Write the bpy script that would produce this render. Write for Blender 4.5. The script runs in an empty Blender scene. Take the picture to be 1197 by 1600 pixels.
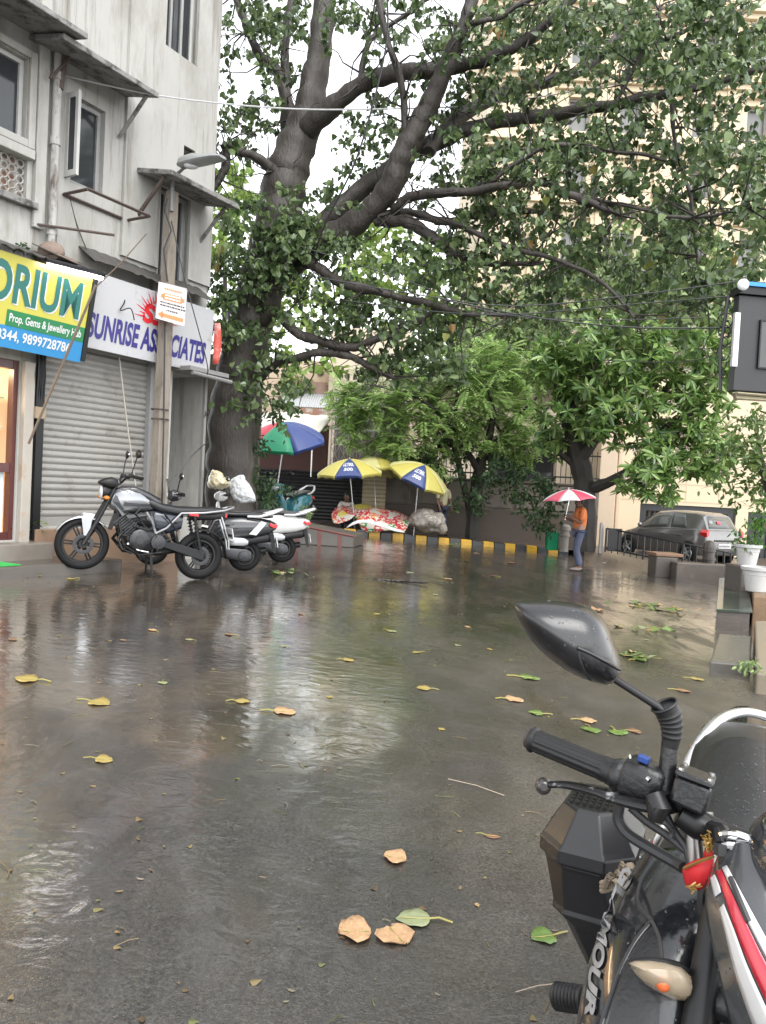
import bpy, math, random
from mathutils import Vector as V, Matrix
from mathutils.bvhtree import BVHTree
random.seed(7)
R = math.radians
sc = bpy.context.scene
COL = sc.collection
rnd = random.uniform

# ---------------------------------------------------------------- camera
FPX, CAMZ = 1200.0, 1.4
TH, PI_ = R(3.0), R(1.81)
CAM = V((0, 0, CAMZ))
up0 = V((0, math.sin(PI_), math.cos(PI_)))
FWD = V((0, math.cos(PI_), -math.sin(PI_)))
CR = V((1, 0, 0)) * math.cos(TH) + up0 * math.sin(TH)
CU = V((-1, 0, 0)) * math.sin(TH) + up0 * math.cos(TH)
cd = bpy.data.cameras.new('camera')
cam = bpy.data.objects.new('camera', cd); COL.objects.link(cam)
cam.matrix_world = Matrix(((CR.x, CU.x, -FWD.x, 0), (CR.y, CU.y, -FWD.y, 0), (CR.z, CU.z, -FWD.z, CAMZ), (0, 0, 0, 1)))
cd.sensor_fit = 'VERTICAL'; cd.sensor_height = 36; cd.lens = FPX / 1600 * 36
cd.clip_start = 0.05; cd.clip_end = 2000
sc.camera = cam

def ray(px, py):
    return (CR * ((px - 598.5) / FPX) - CU * ((py - 800) / FPX) + FWD).normalized()
def P(px, py, D):
    d = ray(px, py)
    return CAM + d * (D / d.y)
def gz(x, y=0):
    x = max(-7.0, min(11.0, x))
    return -0.055 * x
def G(px, py, dz=0):
    D = 10
    for _ in range(40):
        p = P(px, py, D)
        f = p.z - gz(p.x) - dz
        q = P(px, py, D * 1.001)
        df = ((q.z - gz(q.x) - dz) - f) / (D * 0.001)
        D = max(0.3, D - f / df * .8)
    p = P(px, py, D)
    return V((p.x, p.y, gz(p.x) + dz))

# ---------------------------------------------------------------- objects
class MB:
    def __init__(s): s.v = []; s.f = []; s.m = []
    def add(s, vs, fs, mi=0):
        b = len(s.v); s.v.extend(V(a) for a in vs)
        for f in fs: s.f.append([b + i for i in f]); s.m.append(mi)
    def box(s, c, d, rot=None, mi=0, top=1.0):
        c = V(c); vs = []
        for z in (-.5, .5):
            k = top if z > 0 else 1
            for x, y in ((-.5, -.5), (.5, -.5), (.5, .5), (-.5, .5)):
                p = V((x * d[0] * k, y * d[1] * k, z * d[2]))
                vs.append(c + (rot @ p if rot else p))
        s.hexa(vs, mi)
    def hexa(s, vs, mi=0):
        s.add(vs, [(3, 2, 1, 0), (4, 5, 6, 7), (0, 1, 5, 4), (1, 2, 6, 5), (2, 3, 7, 6), (3, 0, 4, 7)], mi)
    def tube(s, pts, r, n=8, cap=True, closed=False, mi=0, flat=1.0):
        pts = [V(p) for p in pts]; N = len(pts)
        rr = list(r) if isinstance(r, (list, tuple)) else [r] * N
        t = []
        for i in range(N):
            a = pts[(i - 1) % N] if (closed or i > 0) else pts[i]
            b = pts[(i + 1) % N] if (closed or i < N - 1) else pts[i]
            d = b - a
            t.append(d.normalized() if d.length > 1e-9 else V((0, 0, 1)))
        ref = V((0, 0, 1)) if abs(t[0].z) < .9 else V((1, 0, 0))
        u = t[0].cross(ref).normalized(); rings = []
        for i in range(N):
            u = u - t[i] * u.dot(t[i])
            u = u.normalized() if u.length > 1e-6 else t[i].orthogonal().normalized()
            w = t[i].cross(u)
            rings.append([pts[i] + (u * math.cos(2 * math.pi * k / n) + w * flat * math.sin(2 * math.pi * k / n)) * rr[i] for k in range(n)])
        s.loft(rings, cap and not closed, closed, mi)
    def loft(s, rings, cap=True, closed=False, mi=0):
        n = len(rings[0]); N = len(rings)
        vs = [p for r_ in rings for p in r_]; fs = []
        for i in range(N if closed else N - 1):
            j = (i + 1) % N
            for k in range(n):
                l = (k + 1) % n
                fs.append((i * n + k, i * n + l, j * n + l, j * n + k))
        if cap:
            fs.append(tuple(range(n - 1, -1, -1))); fs.append(tuple((N - 1) * n + k for k in range(n)))
        s.add(vs, fs, mi)
    def lathe(s, prof, o, ax, n=24, cap=True, mi=0):
        o = V(o); ax = V(ax).normalized(); u = ax.orthogonal().normalized(); w = ax.cross(u)
        s.loft([[o + ax * h + (u * math.cos(2 * math.pi * k / n) + w * math.sin(2 * math.pi * k / n)) * max(r, 1e-4) for k in range(n)] for r, h in prof], cap, False, mi)
    def ring(s, o, ax, Rr, r, n=32, m=8, flat=1.0, mi=0):
        o = V(o); ax = V(ax).normalized(); u = ax.orthogonal().normalized(); w = ax.cross(u); rings = []
        for i in range(n):
            a = 2 * math.pi * i / n; rad = u * math.cos(a) + w * math.sin(a)
            rings.append([o + rad * (Rr + r * math.cos(2 * math.pi * k / m)) + ax * (r * flat * math.sin(2 * math.pi * k / m)) for k in range(m)])
        s.loft(rings, False, True, mi)
    def ell(s, c, r, rot=None, n=12, m=8, mi=0):
        c = V(c); rings = []
        for i in range(m + 1):
            a = -math.pi / 2 + math.pi * i / m; cr = max(math.cos(a), .01)
            rings.append([c + (lambda p: rot @ p if rot else p)(V((r[0] * cr * math.cos(2 * math.pi * k / n), r[1] * cr * math.sin(2 * math.pi * k / n), r[2] * math.sin(a)))) for k in range(n)])
        s.loft(rings, True, False, mi)
    def grid(s, rows, mi=0):
        n = len(rows[0]); fs = []
        for i in range(len(rows) - 1):
            for k in range(n - 1): fs.append((i * n + k, i * n + k + 1, (i + 1) * n + k + 1, (i + 1) * n + k))
        s.add([p for r_ in rows for p in r_], fs, mi)
    def prism(s, poly, vec, mi=0):
        poly = [V(p) for p in poly]; vec = V(vec); n = len(poly)
        s.add(poly + [p + vec for p in poly], [tuple(range(n - 1, -1, -1)), tuple(range(n, 2 * n))] + [(k, (k + 1) % n, n + (k + 1) % n, n + k) for k in range(n)], mi)
    def quad(s, a, b, c, d, mi=0): s.add([a, b, c, d], [(0, 1, 2, 3)], mi)
    def build(s, name, mat, parent=None, smooth=True, ang=40, solid=0, sub=0, bev=0, local=False, off=-1, fix=True, disp=None):
        me = bpy.data.meshes.new(name)
        base = V((0, 0, 0))
        if parent is None and not local and s.v:
            xs = [p.x for p in s.v]; ys = [p.y for p in s.v]
            base = V(((min(xs) + max(xs)) / 2, (min(ys) + max(ys)) / 2, min(p.z for p in s.v)))
        elif parent is not None and not local:
            base = ROOTLOC.get(root_of(parent).name, V((0, 0, 0)))
        me.from_pydata([p - base for p in s.v], [], s.f)
        for m_ in (mat if isinstance(mat, (list, tuple)) else [mat]): me.materials.append(m_)
        me.polygons.foreach_set('material_index', s.m)
        me.update()
        if fix:
            import bmesh
            bm = bmesh.new(); bm.from_mesh(me); bmesh.ops.recalc_face_normals(bm, faces=bm.faces); bm.to_mesh(me); bm.free()
        if smooth:
            me.polygons.foreach_set('use_smooth', [True] * len(me.polygons))
            if not sub: me.set_sharp_from_angle(angle=R(ang))
        o = bpy.data.objects.new(name, me); COL.objects.link(o)
        if parent is not None: o.parent = parent
        else: o.location = base
        if bev:
            b = o.modifiers.new('bevel', 'BEVEL'); b.width = bev; b.segments = 2; b.limit_method = 'ANGLE'; b.angle_limit = R(35)
        if sub:
            b = o.modifiers.new('subd', 'SUBSURF'); b.levels = sub; b.render_levels = sub
        if disp:
            tx = bpy.data.textures.new('creases', 'CLOUDS'); tx.noise_scale = disp[1]; tx.noise_depth = 3
            b = o.modifiers.new('creases', 'DISPLACE'); b.texture = tx; b.strength = disp[0]; b.mid_level = .5
        if solid:
            b = o.modifiers.new('solid', 'SOLIDIFY'); b.thickness = solid; b.offset = off
        return o
ROOTLOC = {}
def root_of(o):
    while o.parent is not None: o = o.parent
    return o
def tag(o, label=None, cat=None, group=None, kind=None):
    if label: o['label'] = label
    if cat: o['category'] = cat
    if group: o['group'] = group
    if kind: o['kind'] = kind
    return o
def thing(name, label, cat, loc=(0, 0, 0), group=None):
    o = bpy.data.objects.new(name, None); COL.objects.link(o); o.location = loc
    o.empty_display_size = .2
    ROOTLOC[o.name] = V(loc)
    return tag(o, label, cat, group)
def kids(o): return [c for c in bpy.data.objects if c.parent == o]
def copy_tree(o, parent=None):
    c = o.copy(); COL.objects.link(c); c.parent = parent
    for ch in kids(o): copy_tree(ch, c)
    return c

# ---------------------------------------------------------------- materials
def nd(nt, t, **kw):
    n = nt.nodes.new(t)
    for k, v in kw.items():
        if k in n.inputs.keys(): n.inputs[k].default_value = v
        else: setattr(n, k, v)
    return n
def c4(c): return (c[0], c[1], c[2], 1)
def mul(c, k): return tuple(min(1, x * k) for x in c)
MATS = {}
def mat(name, c, rough=.5, metal=0, var=.15, vs=6, bump=0, bs=60, c2=None, c2s=2.5, c2t=.55, coat=0, c3=None, c3t=.56, streak=1.0, emit=0, trans=0, rv=.1, alpha=1, spec=.5):
    if name in MATS: return MATS[name]
    m = bpy.data.materials.new(name); m.use_nodes = True; nt = m.node_tree
    b = nt.nodes['Principled BSDF']; L = nt.links.new
    tc = nd(nt, 'ShaderNodeTexCoord'); mp = nd(nt, 'ShaderNodeMapping'); L(tc.outputs['Object'], mp.inputs['Vector'])
    mp.inputs['Scale'].default_value = (1, 1, streak)
    n1 = nd(nt, 'ShaderNodeTexNoise', Scale=vs, Detail=6.0, Roughness=.65); L(mp.outputs[0], n1.inputs['Vector'])
    mx = nd(nt, 'ShaderNodeMix', data_type='RGBA')
    mx.inputs[6].default_value = c4(mul(c, 1 - var)); mx.inputs[7].default_value = c4(mul(c, 1 + var))
    L(n1.outputs['Fac'], mx.inputs[0]); col = mx.outputs[2]
    if c2:
        n2 = nd(nt, 'ShaderNodeTexNoise', Scale=c2s, Detail=8.0, Roughness=.7); L(mp.outputs[0], n2.inputs['Vector'])
        rp = nd(nt, 'ShaderNodeValToRGB'); rp.color_ramp.elements[0].position = c2t; rp.color_ramp.elements[1].position = c2t + .14
        L(n2.outputs['Fac'], rp.inputs[0])
        m2 = nd(nt, 'ShaderNodeMix', data_type='RGBA'); L(rp.outputs[0], m2.inputs[0]); L(col, m2.inputs[6]); m2.inputs[7].default_value = c4(c2)
        col = m2.outputs[2]
    if c3:
        mp3 = nd(nt, 'ShaderNodeMapping'); L(tc.outputs['Object'], mp3.inputs['Vector']); mp3.inputs['Scale'].default_value = (5, 5, .35)
        n3 = nd(nt, 'ShaderNodeTexNoise', Scale=1.0, Detail=8.0, Roughness=.72); L(mp3.outputs[0], n3.inputs['Vector'])
        r3 = nd(nt, 'ShaderNodeValToRGB'); r3.color_ramp.elements[0].position = c3t; r3.color_ramp.elements[1].position = c3t + .16
        L(n3.outputs['Fac'], r3.inputs[0]); m3 = nd(nt, 'ShaderNodeMix', data_type='RGBA'); L(r3.outputs[0], m3.inputs[0]); L(col, m3.inputs[6]); m3.inputs[7].default_value = c4(c3)
        col = m3.outputs[2]
    L(col, b.inputs['Base Color'])
    b.inputs['Metallic'].default_value = metal
    b.inputs['Specular IOR Level'].default_value = spec
    if rv:
        mr = nd(nt, 'ShaderNodeMapRange'); mr.inputs['To Min'].default_value = max(.02, rough - rv); mr.inputs['To Max'].default_value = min(1, rough + rv)
        L(n1.outputs['Fac'], mr.inputs['Value']); L(mr.outputs[0], b.inputs['Roughness'])
    else: b.inputs['Roughness'].default_value = rough
    b.inputs['Coat Weight'].default_value = coat; b.inputs['Coat Roughness'].default_value = .06
    if trans: b.inputs['Transmission Weight'].default_value = trans
    if alpha < 1: b.inputs['Alpha'].default_value = alpha
    if emit:
        b.inputs['Emission Color'].default_value = c4(c); b.inputs['Emission Strength'].default_value = emit
    if bump:
        nb = nd(nt, 'ShaderNodeTexNoise', Scale=bs, Detail=4.0); L(mp.outputs[0], nb.inputs['Vector'])
        bp = nd(nt, 'ShaderNodeBump', Strength=min(1, bump), Distance=.02); L(nb.outputs['Fac'], bp.inputs['Height']); L(bp.outputs[0], b.inputs['Normal'])
    MATS[name] = m
    return m
def leafmat(name, cols, rough=.35, trans=.3):
    m = bpy.data.materials.new(name); m.use_nodes = True; nt = m.node_tree; L = nt.links.new
    b = nt.nodes['Principled BSDF']; out = nt.nodes['Material Output']
    g = nd(nt, 'ShaderNodeNewGeometry'); rp = nd(nt, 'ShaderNodeValToRGB'); rp.color_ramp.interpolation = 'LINEAR'
    els = rp.color_ramp.elements
    els[0].position = 0; els[0].color = c4(cols[0]); els[1].position = 1; els[1].color = c4(cols[-1])
    for i, c in enumerate(cols[1:-1]):
        e = els.new((i + 1) / (len(cols) - 1)); e.color = c4(c)
    L(g.outputs['Random Per Island'], rp.inputs[0]); L(rp.outputs[0], b.inputs['Base Color'])
    b.inputs['Roughness'].default_value = rough
    t = nd(nt, 'ShaderNodeBsdfTranslucent'); L(rp.outputs[0], t.inputs['Color'])
    ms = nd(nt, 'ShaderNodeMixShader'); ms.inputs[0].default_value = trans
    L(b.outputs[0], ms.inputs[1]); L(t.outputs[0], ms.inputs[2]); L(ms.outputs[0], out.inputs['Surface'])
    return m

# ---------------------------------------------------------------- text
def text_geo(s, bold=0.0, shear=0.0):
    cu = bpy.data.curves.new('lettering', 'FONT'); cu.body = s; cu.size = 1; cu.offset = bold; cu.shear = shear; cu.resolution_u = 4
    cu.fill_mode = 'FRONT' if hasattr(cu, 'fill_mode') else cu.fill_mode
    o = bpy.data.objects.new('lettering', cu); COL.objects.link(o)
    dg = bpy.context.evaluated_depsgraph_get(); dg.update()
    me = bpy.data.meshes.new_from_object(o.evaluated_get(dg))
    vs = [v.co.copy() for v in me.vertices]; fs = [tuple(p.vertices) for p in me.polygons]
    bpy.data.objects.remove(o); bpy.data.meshes.remove(me); bpy.data.curves.remove(cu)
    return vs, fs
def fit_text(mb, s, fn, bold=0.0, shear=0.0, mi=0, full=False):
    """fn maps (u,v) in 0..1 of the text box to a 3D point. full: the box spans font ascent and descent."""
    vs, fs = text_geo(s, bold, shear)
    x0 = min(v.x for v in vs); x1 = max(v.x for v in vs)
    y0 = min(v.y for v in vs); y1 = max(v.y for v in vs)
    mb.add([fn((v.x - x0) / (x1 - x0), (v.y - y0) / (y1 - y0)) for v in vs], fs, mi)

# ---------------------------------------------------------------- leaves
def rdir():
    while 1:
        v = V((rnd(-1, 1), rnd(-1, 1), rnd(-1, 1)))
        if .05 < v.length < 1: return v.normalized()
HEART = [(0, 0, 0), (.42, .12, .12), (.40, .48, .10), (0, 1.12, -.05), (-.40, .48, .10), (-.42, .12, .12)]
OVAL = [(0, 0, 0), (.2, .3, .05), (.17, .7, .04), (0, 1, -.08), (-.17, .7, .04), (-.2, .3, .05)]
def put_leaf(mb, p, ax, size, shape=HEART, mi=0, side=None):
    ax = ax.normalized(); sd = side if side is not None else ax.cross(rdir())
    if sd.length < 1e-4: sd = ax.orthogonal()
    sd = sd.normalized(); nn = sd.cross(ax)
    b = len(mb.v)
    for x, y, z in shape: mb.v.append(p + sd * (x * size) + ax * (y * size) + nn * (z * size))
    mb.f.append([b, b + 1, b + 2, b + 3]); mb.f.append([b, b + 3, b + 4, b + 5]); mb.m += [mi, mi]
def twig_cluster(lm, wm, p, n, size, length, droop=.8, shape=HEART, wr=.006):
    d = rdir(); d.z = d.z * .5 - .1
    d.normalize()
    pts = [p + d * (length * t) + V((0, 0, -.12 * t * t * length)) for t in (0, .5, 1)]
    wm.tube(pts, [wr, wr * .7, wr * .4], 3, False)
    for i in range(n):
        t = rnd(.05, 1.05)
        q = p + d * (length * t) + V((0, 0, -.12 * t * t * length)) + rdir() * (size * .8)
        put_leaf(lm, q, rdir() * .8 + V((0, 0, -droop)), size * rnd(.7, 1.25), shape)
def smooth_path(pts, k=4):
    """Catmull-Rom through tuples of any length"""
    out = []; n = len(pts)
    for i in range(n - 1):
        p0, p1, p2, p3 = pts[max(0, i - 1)], pts[i], pts[i + 1], pts[min(n - 1, i + 2)]
        for j in range(k):
            t = j / k
            out.append(tuple(.5 * (2 * b + (c - a) * t + (2 * a - 5 * b + 4 * c - d) * t * t + (3 * b - a - 3 * c + d) * t ** 3) for a, b, c, d in zip(p0, p1, p2, p3)))
    out.append(tuple(pts[-1])); return out
def rotz(a): return Matrix.Rotation(a, 3, 'Z')
# ---------------------------------------------------------------- sky and light
w = bpy.data.worlds.new('World'); sc.world = w; w.use_nodes = True
nt = w.node_tree; bg = nt.nodes['Background']
sk = nd(nt, 'ShaderNodeTexSky'); sk.sky_type = 'NISHITA'; sk.sun_disc = False
SUN_EL, SUN_ROT = R(58), R(150)
sk.sun_elevation = SUN_EL; sk.sun_rotation = SUN_ROT; sk.dust_density = 1.0; sk.air_density = 1.0; sk.ozone_density = 1
hs = nd(nt, 'ShaderNodeHueSaturation'); hs.inputs['Saturation'].default_value = .12
nt.links.new(sk.outputs[0], hs.inputs['Color']); nt.links.new(hs.outputs[0], bg.inputs['Color'])
bg.inputs['Strength'].default_value = 0.15
ld = bpy.data.lights.new('sun', 'SUN'); ld.energy = .5; ld.angle = R(40); ld.color = (1, .97, .93)
lo = bpy.data.objects.new('sun', ld); COL.objects.link(lo)
sd = V((math.sin(SUN_ROT) * math.cos(SUN_EL), math.cos(SUN_ROT) * math.cos(SUN_EL), math.sin(SUN_EL)))
lo.rotation_euler = sd.to_track_quat('Z', 'Y').to_euler()
sc.view_settings.view_transform = 'Standard'; sc.view_settings.look = 'None'; sc.view_settings.gamma = 1
sc.view_settings.exposure = EXPO = 2.1
sc.cycles.max_bounces = 8; sc.cycles.transparent_max_bounces = 8

# ---------------------------------------------------------------- shared materials
BLACKM = mat('black_plastic', (.007, .007, .0075), .42, var=.3, vs=20, spec=.35)
GLOSSB = mat('gloss_black_paint', (.012, .013, .016), .12, coat=.6, rv=.04)
RUBBER = mat('tyre_rubber', (.006, .006, .0065), .65, var=.3, vs=30, spec=.22)
STEEL = mat('steel', (.5, .5, .5), .3, metal=1, var=.2)
CHROME = mat('chrome', (.75, .75, .76), .12, metal=1, rv=.05)
ALU = mat('cast_aluminium', (.055, .055, .058), .4, metal=.9, var=.3, vs=20)
DARKMET = mat('dark_metal', (.018, .018, .019), .4, metal=.5, var=.3)
SILVER = mat('silver_paint', (.38, .39, .40), .2, metal=.65, coat=.6, rv=.05)
WHITEP = mat('white_paint', (.52, .52, .51), .2, coat=.5, var=.06)
REDL = mat('red_lens', (.5, .015, .02), .15, coat=.5)
CLEARL = mat('clear_lens', (.55, .57, .58), .1, coat=.8)
PLATEW = mat('plate_white', (.5, .5, .5), .35, var=.1)
INK = mat('ink_black', (.02, .02, .022), .5)
GLASSD = mat('dark_window_glass', (.03, .033, .036), .08, var=.3, vs=3, rv=.03)
BARK = mat('bark', (.034, .028, .023), .6, var=.5, vs=9, bump=.9, bs=26, c2=(.075, .064, .054), c2s=2.2, c2t=.52, streak=.35)
BARKD = mat('wet_dark_bark', (.026, .021, .017), .6, var=.4, vs=12, bump=.7, bs=30, streak=.4)
BLACKIRON = mat('black_iron_paint', (.018, .018, .019), .4, var=.3)
CABLE = mat('cable_black', (.02, .02, .022), .5)

# ---------------------------------------------------------------- road
gm = bpy.data.materials.new('wet_asphalt'); gm.use_nodes = True; nt = gm.node_tree; L = nt.links.new
b = nt.nodes['Principled BSDF']; geo = nd(nt, 'ShaderNodeNewGeometry'); pos = geo.outputs['Position']
def noise(scale, det=5, rough=.6, dist=0, vec=None):
    n = nd(nt, 'ShaderNodeTexNoise', Scale=scale, Detail=float(det), Roughness=rough, Distortion=dist); L(vec or pos, n.inputs['Vector']); return n.outputs['Fac']
def math_(op, a, b_, c=None):
    n = nd(nt, 'ShaderNodeMath', operation=op)
    for i, x in enumerate((a, b_, c)):
        if x is None: continue
        if isinstance(x, (int, float)): n.inputs[i].default_value = x
        else: L(x, n.inputs[i])
    return n.outputs[0]
def mrange(v, a, b_, c, d, smooth=True):
    n = nd(nt, 'ShaderNodeMapRange'); n.interpolation_type = 'SMOOTHSTEP' if smooth else 'LINEAR'
    L(v, n.inputs['Value'])
    for k, x in zip(('From Min', 'From Max', 'To Min', 'To Max'), (a, b_, c, d)): n.inputs[k].default_value = x
    return n.outputs[0]
def mixc(f, a, c):
    n = nd(nt, 'ShaderNodeMix', data_type='RGBA')
    if isinstance(f, (int, float)): n.inputs[0].default_value = f
    else: L(f, n.inputs[0])
    for i, x in ((6, a), (7, c)):
        if isinstance(x, tuple): n.inputs[i].default_value = c4(x)
        else: L(x, n.inputs[i])
    return n.outputs[2]
sx = nd(nt, 'ShaderNodeSeparateXYZ'); L(pos, sx.inputs[0])
mpv = nd(nt, 'ShaderNodeMapping'); L(pos, mpv.inputs['Vector']); mpv.inputs['Rotation'].default_value = (0, 0, R(-28)); mpv.inputs['Scale'].default_value = (1.0, .45, 1)
big = noise(.55, 4, .55, .6, mpv.outputs[0])
deep = mrange(sx.outputs['Y'], 2.6, 6.0, 0, .2)
rightdry = mrange(sx.outputs['X'], -.1, .7, 0, .14)
puds = math_('SUBTRACT', math_('ADD', big, deep), rightdry)
pud = mrange(puds, .54, .62, 0, 1)
vor = nd(nt, 'ShaderNodeTexVoronoi', Scale=150.0); L(pos, vor.inputs['Vector'])
fine = mrange(noise(85, 4, .75), .36, .66, 0, 1)
agg = noise(130, 4, .75)
mud = mrange(noise(.8, 5, .6, .4), .42, .62, 0, 1)
c_as = mixc(fine, (.014, .0132, .0125), (.070, .066, .060))
c_as = mixc(mrange(vor.outputs['Color'], .80, .98, 0, .5), c_as, (.13, .126, .12))
c_as = mixc(math_('MULTIPLY', mud, .45), c_as, (.07, .060, .050))
dry = math_('MULTIPLY', mrange(math_('ADD', sx.outputs['X'], math_('MULTIPLY', noise(1.1, 5), .8)), .25, 1.0, 0, 1), mrange(sx.outputs['Y'], 5.5, 8.5, 1, 0))
c_as = mixc(math_('MULTIPLY', dry, .6), c_as, mixc(fine, (.042, .036, .030), (.12, .106, .091)))
c_pd = mixc(mud, (.060, .052, .043), (.098, .080, .060))
colr = mixc(pud, c_as, c_pd)
crk = nd(nt, 'ShaderNodeTexVoronoi', feature='DISTANCE_TO_EDGE', Scale=.33); 
nv = nd(nt, 'ShaderNodeTexNoise', Scale=1.6, Detail=6.0); L(pos, nv.inputs['Vector'])
va = nd(nt, 'ShaderNodeVectorMath', operation='ADD'); L(pos, va.inputs[0]); L(nv.outputs['Color'], va.inputs[1]); L(va.outputs[0], crk.inputs['Vector'])
ck = math_('MULTIPLY', mrange(crk.outputs['Distance'], 0, .006, 1, 0), mrange(noise(.9), .5, .6, 0, 1))
colr = mixc(math_('MULTIPLY', ck, .7), colr, (.012, .011, .01))
patch = nd(nt, 'ShaderNodeMix', data_type='RGBA', blend_type='MULTIPLY'); patch.inputs[0].default_value = 1; L(colr, patch.inputs[6])
L(mixc(mrange(noise(.75, 7, .7, .5, mpv.outputs[0]), .40, .60, 0, 1), (.55, .54, .53), (1, .98, .95)), patch.inputs[7]); colr = patch.outputs[2]
L(colr, b.inputs['Base Color'])
ro = nd(nt, 'ShaderNodeMix', data_type='FLOAT'); L(pud, ro.inputs[0])
L(math_('ADD', mrange(noise(2.2, 5), .35, .7, .09, .24), math_('MULTIPLY', dry, .22)), ro.inputs[2]); L(mrange(noise(1.1, 6, .7, .4, mpv.outputs[0]), .4, .62, .06, .26), ro.inputs[3])
L(ro.outputs[0], b.inputs['Roughness']); b.inputs['IOR'].default_value = 1.5; b.inputs['Specular IOR Level'].default_value = 1.0
h1 = math_('MULTIPLY', math_('ADD', math_('MULTIPLY', agg, .9), math_('MULTIPLY', vor.outputs['Distance'], .7)), mrange(pud, 0, 1, 1, .07))
bp = nd(nt, 'ShaderNodeBump', Strength=.36, Distance=.004); L(h1, bp.inputs['Height'])
level = nd(nt, 'ShaderNodeCombineXYZ'); level.inputs[2].default_value = 1; L(level.outputs[0], bp.inputs['Normal'])
mpr = nd(nt, 'ShaderNodeMapping'); L(pos, mpr.inputs['Vector']); mpr.inputs['Scale'].default_value = (1, 1.6, 1)
rip = noise(7, 3, .5, .8, mpr.outputs[0])
bp2 = nd(nt, 'ShaderNodeBump', Strength=.2, Distance=.016); L(rip, bp2.inputs['Height']); L(bp.outputs[0], bp2.inputs['Normal'])
bp3 = nd(nt, 'ShaderNodeBump', Strength=.2, Distance=.05); L(noise(1.3, 3), bp3.inputs['Height']); L(bp2.outputs[0], bp3.inputs['Normal'])
L(bp3.outputs[0], b.inputs['Normal'])
bc2 = nd(nt, 'ShaderNodeBump', Strength=.24, Distance=.016); L(rip, bc2.inputs['Height']); L(level.outputs[0], bc2.inputs['Normal'])
L(bc2.outputs[0], b.inputs['Coat Normal']); b.inputs['Coat Roughness'].default_value = .105; b.inputs['Coat IOR'].default_value = 1.5
mpf = nd(nt, 'ShaderNodeMapping'); L(pos, mpf.inputs['Vector']); mpf.inputs['Rotation'].default_value = (0, 0, R(-24)); mpf.inputs['Scale'].default_value = (1.6, .7, 1)
film = mrange(noise(1.5, 7, .68, .5, mpf.outputs[0]), .40, .54, .08, 1.0)
L(math_('MULTIPLY', math_('MAXIMUM', film, math_('MULTIPLY', pud, .5)), mrange(dry, 0, 1, 1, .12)), b.inputs['Coat Weight'])
xs = [-600, -200, -60, -25, -12, -7] + [-6 + i for i in range(0, 17)] + [11, 14, 20, 40, 90, 250, 600]
ys = [-600, -150, -40, -12, -4] + [2 * i for i in range(0, 20)] + [50, 80, 150, 300, 800]
m = MB(); m.grid([[V((x, y, gz(x))) for x in xs] for y in ys])
tag(m.build('road', gm, smooth=False), kind='structure')

# ---------------------------------------------------------------- facade frames
class Frame:
    def __init__(s, A, d, n): s.A = V((A[0], A[1], 0)); s.d = V((d[0], d[1], 0)).normalized(); s.n = V((n[0], n[1], 0)).normalized(); s.R = Matrix((s.d, s.n, V((0, 0, 1)))).transposed()
    def pt(s, a, o, z): return s.A + s.d * a + s.n * o + V((0, 0, z))
    def px(s, px, py, o=0):
        r = ray(px, py); q = s.A + s.n * o
        t = (q - CAM).dot(s.n) / r.dot(s.n); p = CAM + r * t
        return (p - s.A).dot(s.d), p.z
    def box(s, mb, a0, a1, o0, o1, z0, z1, mi=0):
        mb.hexa([s.pt(a, o, z) for z in (z0, z1) for a, o in ((a0, o0), (a1, o0), (a1, o1), (a0, o1))], mi)
    def wall(s, mb, a0, a1, z0, z1, holes, depth=.2, o=0, mi=0):
        sa = sorted({a0, a1, *[h[0] for h in holes], *[h[1] for h in holes]}); sz = sorted({z0, z1, *[h[2] for h in holes], *[h[3] for h in holes]})
        sa = [x for x in sa if a0 <= x <= a1]; sz = [x for x in sz if z0 <= x <= z1]
        for i in range(len(sa) - 1):
            for j in range(len(sz) - 1):
                ca = (sa[i] + sa[i + 1]) / 2; cz = (sz[j] + sz[j + 1]) / 2
                if any(h[0] < ca < h[1] and h[2] < cz < h[3] for h in holes): continue
                mb.quad(s.pt(sa[i], o, sz[j]), s.pt(sa[i + 1], o, sz[j]), s.pt(sa[i + 1], o, sz[j + 1]), s.pt(sa[i], o, sz[j + 1]), mi)
        for h in holes:
            c = [(h[0], h[2]), (h[1], h[2]), (h[1], h[3]), (h[0], h[3])]
            for k in range(4):
                p, q = c[k], c[(k + 1) % 4]
                mb.quad(s.pt(p[0], o, p[1]), s.pt(q[0], o, q[1]), s.pt(q[0], o - depth, q[1]), s.pt(p[0], o - depth, p[1]), mi)
    def frame(s, mb, a0, a1, z0, z1, w_, o0, o1, mi=0):
        s.box(mb, a0, a0 + w_, o0, o1, z0, z1, mi); s.box(mb, a1 - w_, a1, o0, o1, z0, z1, mi)
        s.box(mb, a0 + w_, a1 - w_, o0, o1, z1 - w_, z1, mi); s.box(mb, a0 + w_, a1 - w_, o0, o1, z0, z0 + w_, mi)
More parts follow.
